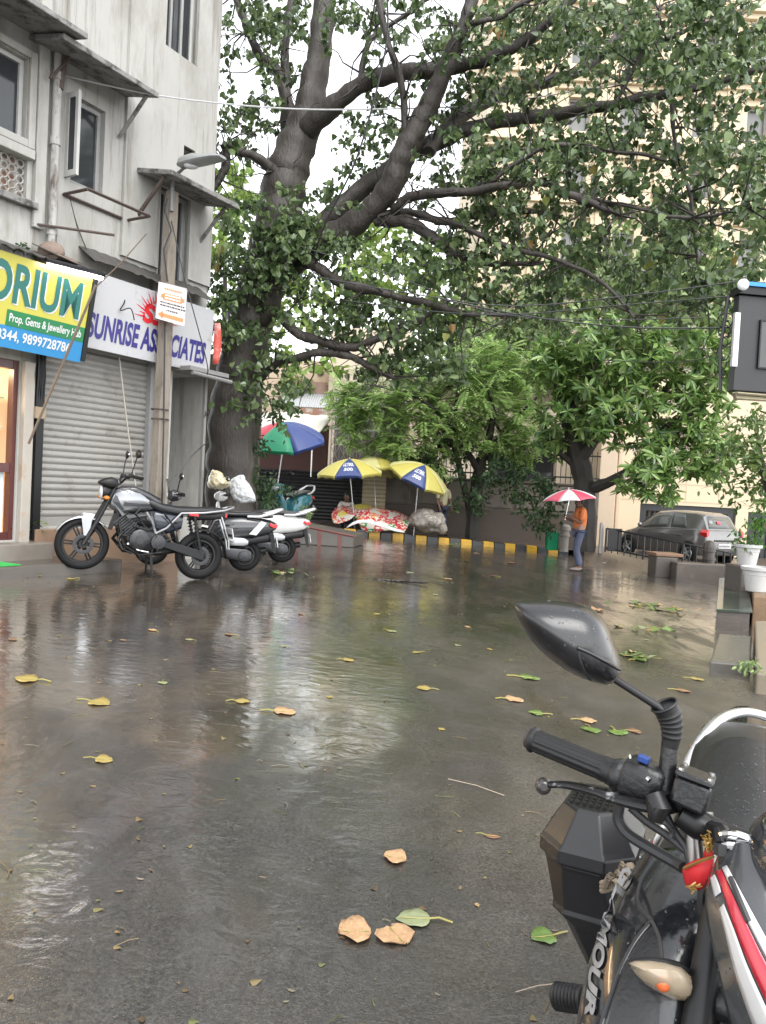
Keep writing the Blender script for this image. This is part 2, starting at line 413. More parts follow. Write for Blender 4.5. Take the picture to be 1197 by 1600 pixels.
class SignPlane:
    """an upright panel that may lean: origin, u along, v up"""
    def __init__(s, fr, a, o0, z0, o1, z1):
        s.o = fr.pt(a, o0, z0); s.u = fr.d; s.v = (fr.pt(a, o1, z1) - s.o).normalized(); s.n = s.u.cross(s.v)
        if s.n.dot(fr.n) < 0: s.n = -s.n
    def px(s, px, py):
        r = ray(px, py); t = (s.o - CAM).dot(s.n) / r.dot(s.n); p = CAM + r * t - s.o
        return p.dot(s.u), p.dot(s.v)
    def pt(s, u, v, n=0): return s.o + s.u * u + s.v * v + s.n * n
    def box(s, mb, u0, u1, v0, v1, n0, n1, mi=0):
        mb.hexa([s.pt(u, v, n) for v in (v0, v1) for u, n in ((u0, n0), (u1, n0), (u1, n1), (u0, n1))], mi)
    def text(s, mb, st, u0, u1, v0, v1, n=.004, bold=0, shear=0, mi=0):
        fit_text(mb, st, lambda a, b_: s.pt(u0 + (u1 - u0) * a, v0 + (v1 - v0) * b_, n), bold, shear, mi)
    def textpx(s, mb, st, l, r_, t, bt, n=.004, bold=0, shear=0, mi=0):
        """l,r_: pixel points of left/right ends on the baseline; t: pixel on the cap line"""
        u0, v0 = s.px(*l); u1, v1 = s.px(*r_); _, v2 = s.px(*t)
        s.text(mb, st, u0, u1, (v0 + v1) / 2, v2, n, bold, shear, mi)

# ---------------------------------------------------------------- building on the left
PLASTER = mat('stained_white_plaster', (.345, .338, .315), .75, var=.12, vs=2.2, bump=.25, bs=14, c2=(.26, .25, .222), c2s=1.3, c2t=.50, c3=(.17, .158, .132), c3t=.525, streak=.35)
CONC = mat('weathered_concrete', (.20, .195, .185), .8, var=.35, vs=7, bump=.5, bs=30, c2=(.05, .047, .042), c2s=5, c2t=.48)
FRAMEW = mat('window_frame_paint', (.40, .40, .385), .5, var=.15)
FRAMEG = mat('grey_window_frame', (.24, .24, .235), .5, var=.2)
RUST = mat('rusty_angle_iron', (.07, .05, .042), .7, var=.5, vs=18)
TIN = mat('dark_tin_sheet', (.06, .055, .05), .55, var=.5, vs=8)
SHUT = mat('rolling_shutter_metal', (.27, .26, .24), .45, metal=.15, var=.15, c2=(.17, .155, .14), c2s=3, c2t=.55)
fr = Frame((-3.28, 11.0), (.494, .87), (.87, -.494))
bl = thing('apartment_building', 'three storey stained white building with concrete awnings above two shopfronts', 'building', fr.pt(-.5, 0, 0))
corner = fr.px(334, 230)[0]
W1 = (-6.0, fr.px(42, 150)[0], fr.px(20, 222)[1], fr.px(20, 79)[1])
JA = (-6.0, fr.px(42, 280)[0], fr.px(20, 305)[1], fr.px(20, 240)[1])
W2 = (fr.px(111, 230)[0], fr.px(163, 230)[0], fr.px(140, 298)[1], fr.px(142, 162)[1])
W3 = (fr.px(256, 50)[0], fr.px(306, 60)[0], fr.px(282, 90)[1], fr.px(282, 90)[1] + 1.7)
W4 = (fr.px(245, 370)[0], fr.px(292, 380)[0], fr.px(270, 455)[1], fr.px(268, 300)[1])
HL = (fr.px(283, 245)[0], fr.px(301, 245)[0], fr.px(292, 262)[1], fr.px(292, 232)[1])
zs1 = 3.55; FL = .55
SHU = (fr.px(54, 700)[0], fr.px(240, 700)[0], fr.px(150, 822)[1], 3.3)
DOO = (fr.px(265, 700)[0], fr.px(325, 700)[0] - .12, SHU[2] + .1, fr.px(300, 585)[1])
SHP = (-7.5, fr.px(27, 700)[0], FL, fr.px(10, 560)[1])
m = MB()
fr.wall(m, -9, corner, -.3, 12.5, [W1, JA, W2, W3, W4, HL, SHU, DOO, SHP], .16)
# corner return, back and roof
q = lambda a, o, z: fr.pt(a, o, z)
m.quad(q(corner, 0, -.5), q(corner, -8, -.5), q(corner, -8, 12.5), q(corner, 0, 12.5))
m.quad(q(-9, -8, 12.5), q(corner, -8, 12.5), q(corner, 0, 12.5), q(-9, 0, 12.5))
m.quad(q(-9, 0, -.5), q(-9, -8, -.5), q(-9, -8, 12.5), q(-9, 0, 12.5))
wl = m.build('wall', PLASTER, bl, smooth=False, fix=False)
# raised panel of the right part of the upper front
m = MB(); sR = fr.px(190, 300)[0]
fr.wall(m, sR, corner - .0, 4.3, 12.4, [(max(W3[0], sR), W3[1], W3[2], W3[3]), (max(W4[0], sR), W4[1], W4[2], W4[3]), HL], .1, .05)
m.quad(q(sR, .05, 4.3), q(sR, .001, 4.3), q(sR, .001, 12.4), q(sR, .05, 12.4)); m.quad(q(corner, .05, 4.3), q(corner, 0, 4.3), q(corner, 0, 12.4), q(corner, .05, 12.4))
m.build('plaster_face', PLASTER, bl, smooth=False, fix=False)
# dark interiors
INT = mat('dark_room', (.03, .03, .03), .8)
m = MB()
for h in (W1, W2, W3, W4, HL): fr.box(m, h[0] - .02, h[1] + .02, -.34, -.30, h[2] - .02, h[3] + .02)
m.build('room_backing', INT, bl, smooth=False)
def window(h, nmull, wf, mtl, grille=False, name='window'):
    f = MB(); fr.frame(f, h[0] + .004, h[1] - .004, h[2] + .004, h[3] - .004, wf, -.14, -.07)
    for k in range(1, nmull):
        a = h[0] + (h[1] - h[0]) * k / nmull; fr.box(f, a - wf / 2, a + wf / 2, -.135, -.075, h[2] + wf, h[3] - wf)
    fo = f.build(name, mtl, bl, smooth=False)
    g = MB(); fr.box(g, h[0] + wf, h[1] - wf, -.115, -.105, h[2] + wf, h[3] - wf); g.build('pane', GLASSD, fo, smooth=False)
    if grille:
        g = MB(); n = int((h[1] - h[0]) / .09)
        for k in range(1, n):
            a = h[0] + (h[1] - h[0]) * k / n; g.tube([q(a, -.05, h[2]), q(a, -.05, h[3])], .008, 5)
        g.build('grille', DARKMET, fo)
    return fo
window(W1, 4, .05, FRAMEW); window(W2, 1, .06, FRAMEG); window(W3, 3, .045, FRAMEW, True); window(W4, 3, .05, FRAMEG)
# sill and jali
m = MB(); fr.box(m, -6, W1[1] + .08, -.02, .09, W1[2] - .13, W1[2] - .02); fr.frame(m, -6, W1[1] + .1, W1[2], W1[3] + .1, .09, .002, .05)
m.build('window_surround', PLASTER, bl, bev=.01, smooth=False)
m = MB(); zj0, zj1 = JA[2], JA[3]; n = int((JA[1] + 3.6) / .1)
for k in range(n + 1):
    a = JA[1] - k * .1
    for j in range(5):
        z0 = zj0 + (zj1 - zj0) * j / 5; z1 = zj0 + (zj1 - zj0) * (j + 1) / 5
        m.ring(q(a - .05, -.06, (z0 + z1) / 2), fr.n, .045, .011, 10, 4)
m.build('jali_screen', PLASTER, bl)
m = MB(); fr.box(m, -6, JA[1], -.16, -.13, zj0, zj1); m.build('brick_backing', mat('brick_red', (.30, .16, .11), .8, c2=(.5, .47, .42), c2s=4, c2t=.45), bl, smooth=False)
m = MB(); fr.box(m, -6, JA[1] + .1, .0, .1, zj0 - .09, zj0 - .01); m.build('ledge', CONC, bl, smooth=False, bev=.01)
# open casement
a = fr.px(105, 220)[0]
m = MB(); 
for (o0, o1, z0, z1) in ((.0, .05, 0, 1), (.17, .22, 0, 1), (.05, .17, 0, .07), (.05, .17, .93, 1)):
    zz = lambda t: W2[2] + .03 + (W2[3] - W2[2] - .06) * t
    fr.box(m, a - .03, a + .01, o0, o1, zz(z0), zz(z1))
cs = m.build('casement', FRAMEW, bl, smooth=False)
m = MB(); fr.box(m, a - .016, a - .006, .05, .17, zz(.07), zz(.93)); m.build('pane', GLASSD, cs, smooth=False)
# awnings: outer edge given by pixels at the projection o
def awning(pa, pb, o, th=.07, drop=.14, z_over=None, br=()):
    a0, z0 = fr.px(*pa, o); a1, z1 = fr.px(*pb, o); z = z1 if z_over is None else z_over
    m = MB()
    vs = [q(a0, 0, z + drop), q(a1, 0, z + drop), q(a1, o, z), q(a0, o, z)]
    m.hexa(vs + [v + V((0, 0, th)) for v in vs])
    w_ = m.build('awning', CONC, bl, smooth=False, bev=.012)
    for t, so in br:
        k = MB(); ab = a0 + (a1 - a0) * t
        k.tube([q(ab, .03, z - .42), q(ab, so, z + drop * (1 - so / o) - .01)], .028, 6); k.build('bracket', RUST if t < .5 else CONC, w_)
    return a0, a1, z
awning((-330, -150), (138, 62), .75)
awning((100, 55), (249, 154), .62, br=((.93, .5),))
awning((268, 284), (373, 327), .7, br=((.95, .5), (.05, .5)))
# pilaster with drain pipe
m = MB(); a = fr.px(66, 300)[0]; fr.box(m, a - .14, a + .0, .002, .07, 4.25, 8.3); m.build('pilaster', PLASTER, bl, smooth=False, bev=.01)
m = MB(); a = fr.px(77, 250)[0]; z0 = fr.px(70, 395)[1]; z1 = fr.px(84, 62)[1]
m.tube([q(a, .11, z0), q(a, .1, (z0 + z1) / 2), q(a, .1, z1)], .05, 10); 
for z in (z0 + .2, (z0 + z1) / 2, z1 - .5): m.tube([q(a, .1, z), q(a, .1, z + .09)], .062, 10)
m.build('drain_pipe', mat('old_pipe', (.33, .32, .30), .7, var=.25, c2=(.07, .05, .038), c2s=4, c2t=.5, streak=.4), bl)
m = MB(); m.tube([q(a + .02, .13, z1 - .6), q(a + .04, .16, z1 - .2), q(a - .02, .22, z1 - .05)], .035, 8); m.tube([q(a - .14, .15, z1 - .55), q(a + .02, .2, z1 - .3), q(a + .1, .28, z1 - .06)], .02, 6); m.build('pipe_joint', RUST, bl)
# rusty shelf frame below the casement, rod, debris
a0, z0 = fr.px(103, 299, .05); a1, z1 = fr.px(190, 318, .05)
m = MB()
for p in ([(a0, .01), (a0, .45)], [(a0, .45), (a1 + .12, .45)], [(a1 + .12, .45), (a1 + .12, .01)], [(a0, .02), (a1 + .12, .02)]):
    (x, o), (x2, o2) = p; m.tube([q(x, o, z0 - .03), q(x2, o2, z0 - .03)], .022, 4)
m.build('shelf_frame', RUST, bl, smooth=False)
m = MB(); a0, z0 = fr.px(70, 346, .25); a1, z1 = fr.px(160, 348, .25); m.tube([q(a0, .03, z0), q(a1 - .1, .6, z0 + .02)], .018, 5); m.build('rod', RUST, bl)
m = MB(); a0, z0 = fr.px(78, 372, .3); fr.box(m, a0, a0 + .28, .05, .45, z0 - .25, z0 - .2); m.ell(q(a0 + .1, .2, z0 - .12), (.16, .12, .12)); m.build('rubble', mat('rubble_brown', (.2, .15, .12), .8, var=.5, bump=.5), bl)
# tin canopy over the signs
m = MB()
for (pa, pb, o) in (((-120, 352), (152, 432), .62), ((148, 428), (338, 474), .32)):
    a0, z0 = fr.px(*pa, o); a1, z1 = fr.px(*pb, o); N = 26; rows = []
    zc = z1 + .02
    for k in range(N + 1):
        a = a0 + (a1 - a0) * k / N; wv = .012 * (k % 2) + rnd(-.008, .008)
        rows.append([q(a, .0, zc + .22 + wv), q(a, o * .5, zc + .11 + wv), q(a, o, zc + wv + rnd(-.01, .01))])
    m.grid(rows)
m.build('tin_canopy', TIN, bl, smooth=False, solid=.008, fix=False)
m = MB(); a0, z0 = fr.px(80, 395, .45); a1, z1 = fr.px(156, 415, .45)
m.quad(q(a0, .1, z0 + .15), q(a1 - .05, .1, z0 + .12), q(a1, .58, z0 - .1), q(a0, .58, z0 - .04)); m.build('loose_sheet', TIN, bl, smooth=False, solid=.01)
# rolling shutter
N = 60; rows = []
for k in range(N * 3 + 1):
    t = k / (N * 3); z = SHU[2] + .12 + (SHU[3] - SHU[2] - .12) * t; o = -.13 + .02 * abs(math.sin(math.pi * k / 6))
    rows.append([q(SHU[0], o, z), q(SHU[1], o, z)])
m = MB(); m.grid(rows); fr.box(m, SHU[0], SHU[1], -.15, -.1, SHU[2], SHU[2] + .12)
so = m.build('rolling_shutter', SHUT, bl, ang=25)
for a in (SHU[0], SHU[1] - .07): m = MB(); fr.box(m, a, a + .07, -.12, -.04, SHU[2], SHU[3]); m.build('guide_rail', FRAMEG, so, smooth=False)
m = MB(); fr.box(m, SHU[0] - .0, SHU[1] + .5, .002, .09, gz(-3.3) - .1, SHU[2] - .02); m.build('plinth', mat('tan_stone', (.20, .13, .085), .5, var=.3, vs=4), bl, smooth=False, bev=.01)
# side door
DOORM = mat('pale_tiled_wall', (.42, .42, .42), .4, var=.1)
m = MB(); fr.box(m, DOO[0] - .02, DOO[1] + .02, -.9, -.86, DOO[2] - .3, DOO[3] + .05)
fr.box(m, DOO[1], DOO[1] + .03, -.9, -.161, DOO[2] - .3, DOO[3] + .05); fr.box(m, DOO[0] - .03, DOO[0], -.9, -.161, DOO[2] - .3, DOO[3] + .05); fr.box(m, DOO[0], DOO[1], -.9, -.161, DOO[3] + .0, DOO[3] + .05)
dr = m.build('entrance_recess', DOORM, bl, smooth=False)
m = MB()
for z in (1.2, 1.65, 2.1): fr.box(m, DOO[0], DOO[1], -.86, -.857, z, z + .008)
fr.box(m, (DOO[0] + DOO[1]) / 2, (DOO[0] + DOO[1]) / 2 + .008, -.86, -.857, DOO[2], 2.1); m.build('tile_joint', FRAMEG, dr, smooth=False)
m = MB(); fr.box(m, DOO[0] - .06, corner + .12, .0, .4, DOO[3] - .01, DOO[3] + .05); m.tube([q(DOO[0], .38, DOO[3] - .04), q(corner + .2, .38, DOO[3] - .06)], .03, 8); m.build('door_canopy', mat('canopy_grey', (.20, .195, .19), .6, c2=(.2, .18, .16)), bl, smooth=False)
m = MB(); fr.box(m, DOO[1] + .0, corner + .0, .002, .05, .2, DOO[3] - .02); m.build('door_post', mat('grimy_post', (.20, .197, .185), .75, var=.2, c2=(.12, .11, .095), c2s=3, c2t=.5, streak=.4), bl, smooth=False)
sp = SignPlane(fr, DOO[1], .053, 0, .053, 1); m = MB(); u, v = sp.px(320, 648)
sp.text(m, 'A2', u - .02, u + .1, v - .05, v + .06, .003, .02); m.build('door_number', INK, bl, smooth=False)
# jewellery shop, open and lit
m = MB(); WARM = mat('shop_wall_warm', (.62, .47, .33), .5, var=.06)
a0, a1 = SHP[0], SHP[1]
fr.box(m, a0, a1 + .02, -1.6, -1.55, FL - .02, SHP[3] + .1); fr.box(m, a1 - .0, a1 + .04, -1.55, -.161, FL, SHP[3] + .1); fr.box(m, a0, a1, -1.55, -.161, SHP[3], SHP[3] + .05); fr.box(m, a0, a1, -1.55, -.161, FL - .05, FL)
shp = m.build('shop_interior', WARM, bl, smooth=False)
m = MB(); FR = mat('maroon_frame', (.075, .022, .02), .3)
ax0 = fr.px(20, 700)[0]; zm = fr.px(8, 730)[1]
fr.box(m, ax0, a1, -.13, -.03, FL, SHP[3]); fr.box(m, a0, ax0, -.12, -.04, zm - .06, zm + .05); fr.box(m, a0, ax0, -.12, -.04, FL, FL + .09); fr.box(m, a0, a1, -.12, -.04, SHP[3] - .1, SHP[3])
m.build('shop_frame', FR, bl, smooth=False)
m = MB(); fr.box(m, a0, ax0 - .04, -.10, -.09, FL + .09, zm - .06); m.build('lower_panel', mat('pale_blue_panel', (.5, .55, .58), .2), bl, smooth=False)
m = MB()
for py in (668, 620): fr.box(m, a0, ax0, -.55, -.2, fr.px(5, py)[1], fr.px(5, py)[1] + .015)
m.build('glass_shelf', mat('shelf_glass', (.4, .45, .42), .1), bl, smooth=False)
m = MB(); 
for k in range(6):
    a = ax0 - .08 - k * .13; m.ell(q(a, -.35, fr.px(5, 668)[1] + .045), (.035, .03, .03)); m.lathe([(.03, 0), (.012, .03), (.03, .09), (.01, .12)], q(a - .05, -.42, fr.px(5, 620)[1] + .015), (0, 0, 1), 10)
m.build('ornament', mat('cream_ornament', (.6, .55, .42), .3), bl)
m = MB(); fr.box(m, a0 + .5, a1 - .3, -.9, -.7, SHP[3] - .05, SHP[3] - .02); m.build('shop_lamp', mat('warm_lamp', (1, .78, .5), .5, emit=14), bl, smooth=False)
m = MB(); fr.box(m, a1 + .02, a1 + .15, .002, .08, .4, SHP[3]); m.build('shop_pilaster', mat('pilaster_stone', (.33, .30, .26), .6, c2=(.3, .2, .13), c2s=3), bl, smooth=False, bev=.008)
m = MB(); fr.box(m, a1 + .2, a1 + .3, .002, .06, FL, 3.2); m.build('black_strip', BLACKM, bl, smooth=False)
a = fr.px(52, 640)[0]; zb = fr.px(52, 645)[1]
m = MB(); fr.box(m, a - .05, a + .09, .0, .12, zb - .07, zb + .07); mbx = m.build('meter_box', mat('old_board', (.25, .19, .13), .7), bl, smooth=False, bev=.006)
m = MB()
for k in range(5): m.tube([q(a - .03 + k * .03, .05, zb + .07), q(a - .05 + k * .035, .08 + .02 * (k % 2), zb + .45), q(a - .02 + k * .02, .06, zb + .95)], .009, 5)
m.build('meter_cable', CABLE, mbx)
# step in front
m = MB(); fr.box(m, -9, SHU[0] + .75, .01, .75, -.3, .34); 
tag(m.build('pavement', mat('wet_step_stone', (.07, .06, .05), .2, var=.3, vs=3), smooth=False, bev=.02), kind='structure')
m = MB(); fr.box(m, -9, SHU[0] + .1, .0, .3, .3, FL - .02)
tag(m.build('pavement', mat('step_light', (.16, .14, .12), .35, var=.3), smooth=False, bev=.015), kind='structure')
m = MB(); fr.box(m, -6, fr.px(14, 860, .5)[0], .35, .72, .343, .352); tag(m.build('door_mat', mat('green_mat', (.02, .30, .05), .8), smooth=False), 'bright green mat on the shop step at left edge', 'mat')

# ---------------------------------------------------------------- signboards
zt = fr.px(62, 551, .36)[1]
sp = SignPlane(fr, 0, .36, zt, .56, zt + 1.1)
u1, v1b = sp.px(126, 557); _, v0 = sp.px(62, 551); ut, vt = sp.px(75, 414); u0 = u1 - 3.2
YEL = mat('sign_yellow', (.46, .42, .07), .4, var=.04); BLU = mat('sign_blue', (.025, .20, .42), .4, var=.05); GRN = mat('sign_green', (.01, .16, .05), .4)
sg = thing('shop_signboard', 'lit yellow green and blue jewellery shop signboard with big green letters', 'signboard', fr.pt(-1.5, .3, 3))
m = MB(); sp.box(m, u0, u1, v0, vt, -.06, 0); m.build('panel', YEL, sg, smooth=False)
_, vb1 = sp.px(62, 520); m = MB(); sp.box(m, u0, u1 + .005, v0 - .02, vb1, -.05, .004); m.build('phone_strip', BLU, sg, smooth=False)
ug, _ = sp.px(9, 500); _, vg1 = sp.px(66, 496); m = MB(); sp.box(m, ug, u1 - .005, vb1, vg1, -.05, .007); m.build('name_strip', GRN, sg, smooth=False)
DGR = mat('letter_green', (.012, .12, .10), .35); LWH = mat('letter_white', (.58, .58, .58), .4)
uL, vL0 = sp.px(11, 475); uR, vR0 = sp.px(122, 498); _, vc = sp.px(74, 425)
m = MB(); LO = .31 * (uR - uL)
m = MB(); sp.text(m, 'ORIUM', uL - LO, uR, (vL0 + vR0) / 2, vc, .006, .028); m2 = MB(); sp.text(m2, 'ORIUM', uL - LO + .015, uR + .015, (vL0 + vR0) / 2 - .014, vc - .014, .003, .035)
m.build('shop_name', DGR, sg, smooth=False); m2.build('letter_outline', LWH, sg, smooth=False)
m = MB(); sp.textpx(m, 'Prop. Gems & Jewellery Hub', (12, 508), (125, 529), (66, 501), None, .01, .02); m.build('owner_line', LWH, sg, smooth=False)
m = MB(); sp.textpx(m, '8344, 9899728786', (-9, 535), (108, 549), (50, 523), None, .008, .02); m.build('phone_number', LWH, sg, smooth=False)
m = MB(); sp.box(m, u1 - .0, u1 + .06, v0, vt + .05, -.07, .02); m.build('side_frame', DARKMET, sg, smooth=False)
# lit tube
ta, tz = sp.px(66, 413); tb, tz2 = sp.px(151, 434)
tl = thing('tube_light', 'lit white tube light above the yellow shop sign', 'lamp', sp.pt(ta, tz, .1))
m = MB(); m.tube([sp.pt(ta, tz, .1), sp.pt(tb, tz2, .1)], .022, 10); m.build('tube', mat('lit_tube', (.93, .9, 1), .5, emit=7), tl)
m = MB(); m.tube([sp.pt(ta - .03, tz + .05, .09), sp.pt(tb + .03, tz2 + .05, .09)], .03, 6); m.build('batten', DARKMET, tl)
# second sign
zt = fr.px(222, 562, .2)[1]
sp = SignPlane(fr, 0, .2, zt, .26, zt + 1.0)
uL, va = sp.px(126, 547); uR, vb = sp.px(327, 579); _, vt = sp.px(245, 456); v0 = (va + vb) / 2
sg2 = thing('shop_signboard', 'white signboard with dark blue lettering and half a red sun', 'signboard', fr.pt(.3, .2, 3))
m = MB(); sp.box(m, uL, uR, v0, vt, -.08, 0); m.build('panel', mat('sign_white', (.40, .40, .41), .45, var=.05, c2=(.28, .275, .27), c2s=3), sg2, smooth=False)
NAVY = mat('letter_navy', (.03, .025, .16), .4); SRED = mat('letter_red', (.55, .02, .03), .4)
a, b1 = sp.px(134, 535); c, d = sp.px(320, 562); _, vc = sp.px(228, 510)
m = MB(); sp.text(m, 'SUNRISE ASSOCIATES', a, c, (b1 + d) / 2, vc, .004, .035, .18); m.build('shop_name', NAVY, sg2, smooth=False)
a, b1 = sp.px(222, 503); c, d = sp.px(268, 510); _, vc = sp.px(240, 476)
m = MB(); sp.text(m, 'S.A', a, c, b1, vc, .004, .05, .15); m.build('initials', SRED, sg2, smooth=False)
m = MB(); cu, cv = sp.px(245, 500)
for k in range(19):
    an = math.pi * k / 18; r0, r1 = .22, (.33 if k % 2 else .41); dx, dy = math.cos(an), math.sin(an)
    m.add([sp.pt(cu + dx * r0 - dy * .016, cv + dy * r0 + dx * .016, .004), sp.pt(cu + dx * r0 + dy * .016, cv + dy * r0 - dx * .016, .004), sp.pt(cu + dx * r1, cv + dy * r1, .004)], [(0, 1, 2)])
m.build('sun_emblem', SRED, sg2, smooth=False)
# red side flag panel at the corner
m = MB(); a, z = fr.px(334, 535, .22); rows = []
for k in range(7):
    t = k / 6; rows.append([q(a + .02, .2, z + .3 - .62 * t), q(a + .05 + .03 * math.sin(t * 3.1), .23, z + .3 - .62 * t), q(a + .07 + .05 * math.sin(t * 3.1), .27, z + .3 - .6 * t)])
m.grid(rows); tag(m.build('hanging_banner', mat('red_banner', (.42, .06, .04), .5, c2=(.5, .47, .45), c2s=4, c2t=.5), solid=.006), 'red and white curled banner at the corner end of the white sign', 'banner')
# ---------------------------------------------------------------- the big tree
random.seed(11)
PEEP = leafmat('peepal_leaf', [(.038, .068, .026), (.075, .12, .045), (.12, .18, .07), (.19, .25, .10)], .22, .34)
PEEPY = leafmat('yellowing_leaf', [(.16, .2, .02), (.24, .13, .05)], .4, .3)
from mathutils import noise as mnoise
def limb(mb, pts, n=10, k=5, wob=.02):
    """pts: (px, py, width px, depth)"""
    sp_ = smooth_path(pts, k); c = []; r = []
    for i, (x, y, wd, D) in enumerate(sp_):
        p = P(x, y, D); rr = max(.006, wd / 2 / FPX * D * (1 + .07 * math.sin(i * 1.7)))
        c.append(p + V((rnd(-1, 1), rnd(-1, 1), rnd(-1, 1))) * wob * rr * 2); r.append(rr)
    mb.tube(c, r, n)
    return c, r
TB = [
 [(360, 900, 92, 13.6), (360, 850, 80, 13.6), (359, 740, 74, 13.6), (368, 620, 70, 13.6), (386, 520, 68, 13.6), (412, 440, 70, 13.6), (430, 360, 66, 13.6), (450, 270, 64, 13.7), (478, 185, 50, 13.8), (497, 90, 36, 13.9), (508, 0, 31, 14), (515, -90, 25, 14)],
 [(470, 215, 34, 13.7), (505, 178, 30, 13.4), (560, 135, 27, 13.1), (620, 112, 24, 12.8), (690, 110, 22, 12.6), (790, 80, 17, 12.3), (870, 22, 14, 12), (930, -40, 12, 12)],
 [(405, 460, 44, 13.5), (455, 412, 42, 13.4), (545, 355, 38, 13), (605, 300, 40, 12.7), (632, 235, 36, 12.5), (660, 185, 31, 12.4), (692, 122, 28, 12.2), (718, 55, 22, 12), (742, -5, 20, 12), (757, -70, 16, 12)],
 [(425, 420, 34, 13.8), (535, 322, 30, 13.6), (600, 270, 28, 13.4), (655, 232, 26, 13.2), (718, 208, 22, 13), (800, 185, 20, 12.7), (890, 176, 18, 12.4), (1000, 154, 15, 12), (1100, 135, 12, 11.6), (1200, 105, 9, 11.3)],
 [(668, 238, 20, 12.9), (700, 195, 20, 13.2), (783, 146, 20, 13.6), (866, 125, 18, 13.8), (932, 92, 15, 14), (982, 33, 12, 14.2), (1010, -20, 10, 14.3)],
 [(615, 330, 16, 12.7), (645, 308, 15, 12.4), (700, 302, 15, 12), (790, 291, 13, 11.6), (832, 285, 12, 11.4), (890, 301, 11, 11.2), (940, 325, 9, 11), (975, 342, 6, 10.9)],
 [(590, 340, 15, 12.8), (640, 334, 13, 12.8), (697, 346, 12, 12.7), (760, 335, 10, 12.6), (830, 330, 8, 12.4), (880, 340, 6, 12.3)],
 [(585, 345, 22, 12.9), (640, 350, 20, 12.7), (682, 374, 18, 12.5), (727, 400, 15, 12.3), (790, 412, 9, 12.1), (850, 410, 6, 12)],
 [(430, 405, 20, 13.5), (482, 413, 17, 13), (550, 447, 15, 12.6), (647, 468, 12, 12.2), (730, 490, 9, 11.8), (800, 492, 6, 11.6)],
 [(398, 505, 24, 13.5), (435, 495, 16, 13.2), (475, 525, 14, 13), (535, 541, 14, 12.8), (590, 530, 12, 12.6), (655, 500, 9, 12.4), (700, 470, 6, 12.3)],
 [(392, 600, 20, 13.5), (425, 572, 16, 13.2), (470, 557, 13, 13), (540, 553, 12, 12.8), (585, 578, 10, 12.6), (615, 590, 6, 12.5)],
 [(462, 210, 26, 14), (438, 122, 18, 14.2), (404, 84, 15, 14.3), (383, 42, 13, 14.4), (368, -10, 11, 14.5), (360, -60, 9, 14.5)],
 [(452, 240, 26, 14.1), (447, 140, 17, 14.2), (446, 80, 15, 14.3), (455, 0, 12, 14.4), (458, -70, 10, 14.4)],
 [(435, 275, 22, 13.5), (400, 245, 14, 13.2), (372, 236, 13, 13), (345, 228, 12, 12.9)],
 [(352, 236, 15, 12.95), (350, 262, 13, 12.95), (340, 284, 12, 12.9), (332, 298, 10, 12.9)],
 [(590, -20, 11, 12), (604, 60, 11, 12), (625, 125, 11, 12.2), (634, 200, 12, 12.4), (632, 240, 12, 12.5)],
 [(680, 345, 9, 12.4), (717, 354, 9, 12), (783, 383, 8, 11.6), (887, 412, 7, 11.2), (950, 448, 6, 11), (992, 496, 5, 10.9)],
 [(932, 92, 9, 14), (985, 70, 8, 13.6), (1050, 60, 7, 13), (1140, 20, 6, 12.6)],
 [(960, 160, 8, 12.1), (990, 110, 7, 12), (1012, 60, 6, 12), (1030, 10, 5, 12)],
 [(1050, 145, 8, 11.8), (1058, 230, 6, 11.7), (1075, 290, 5, 11.6), (1090, 400, 5, 11.5), (1098, 480, 4, 11.5)],
 [(760, 292, 7, 11.8), (850, 230, 8, 11.5), (950, 235, 6, 11.4), (1040, 250, 5, 11.3)],
 [(890, 300, 6, 11.2), (1000, 330, 6, 11), (1090, 340, 5, 10.9), (1180, 320, 4, 10.8)],
 [(720, 45, 8, 12), (790, 20, 8, 11.8), (860, -20, 7, 11.6)],
 [(560, 135, 10, 13), (580, 60, 9, 13), (640, 20, 7, 13), (690, -20, 5, 13)],
]
peep = thing('peepal_tree', 'huge old peepal tree with forking dark limbs spreading over the wet street', 'tree', G(366, 880))
m = MB(); LP = []
for i, t in enumerate(TB):
    c, r = limb(m, t, 22 if i == 0 else 14, 9)
    if i: LP += [(c[k], r[k]) for k in range(len(c)) if r[k] < .14]
for k in range(7):   # buttress roots
    an = k / 7 * 6.28; b0 = P(366, 800, 13.6); e = G(366, 860); 
    m.tube([b0 + V((math.cos(an) * .15, math.sin(an) * .15, -.1)), V((e.x + math.cos(an) * .33, e.y + math.sin(an) * .33, e.z + .15)), V((e.x + math.cos(an) * .75, e.y + math.sin(an) * .75, e.z - .08))], [.2, .17, .06], 8)
for k in range(0):
    x = 345 + k * 13; limb(m, [(x + 18, 470, 8, 13.25), (x + 6, 560, 9, 13.2), (x, 680, 10, 13.2), (x - 2, 800, 12, 13.2)], 6)
m.v = [v + mnoise.noise_vector(V((v.x * 2.2, v.y * 2.2, v.z * 1.1))) * .05 + mnoise.noise_vector(v * 7) * .018 for v in m.v]
m.build('trunk', BARK, peep)
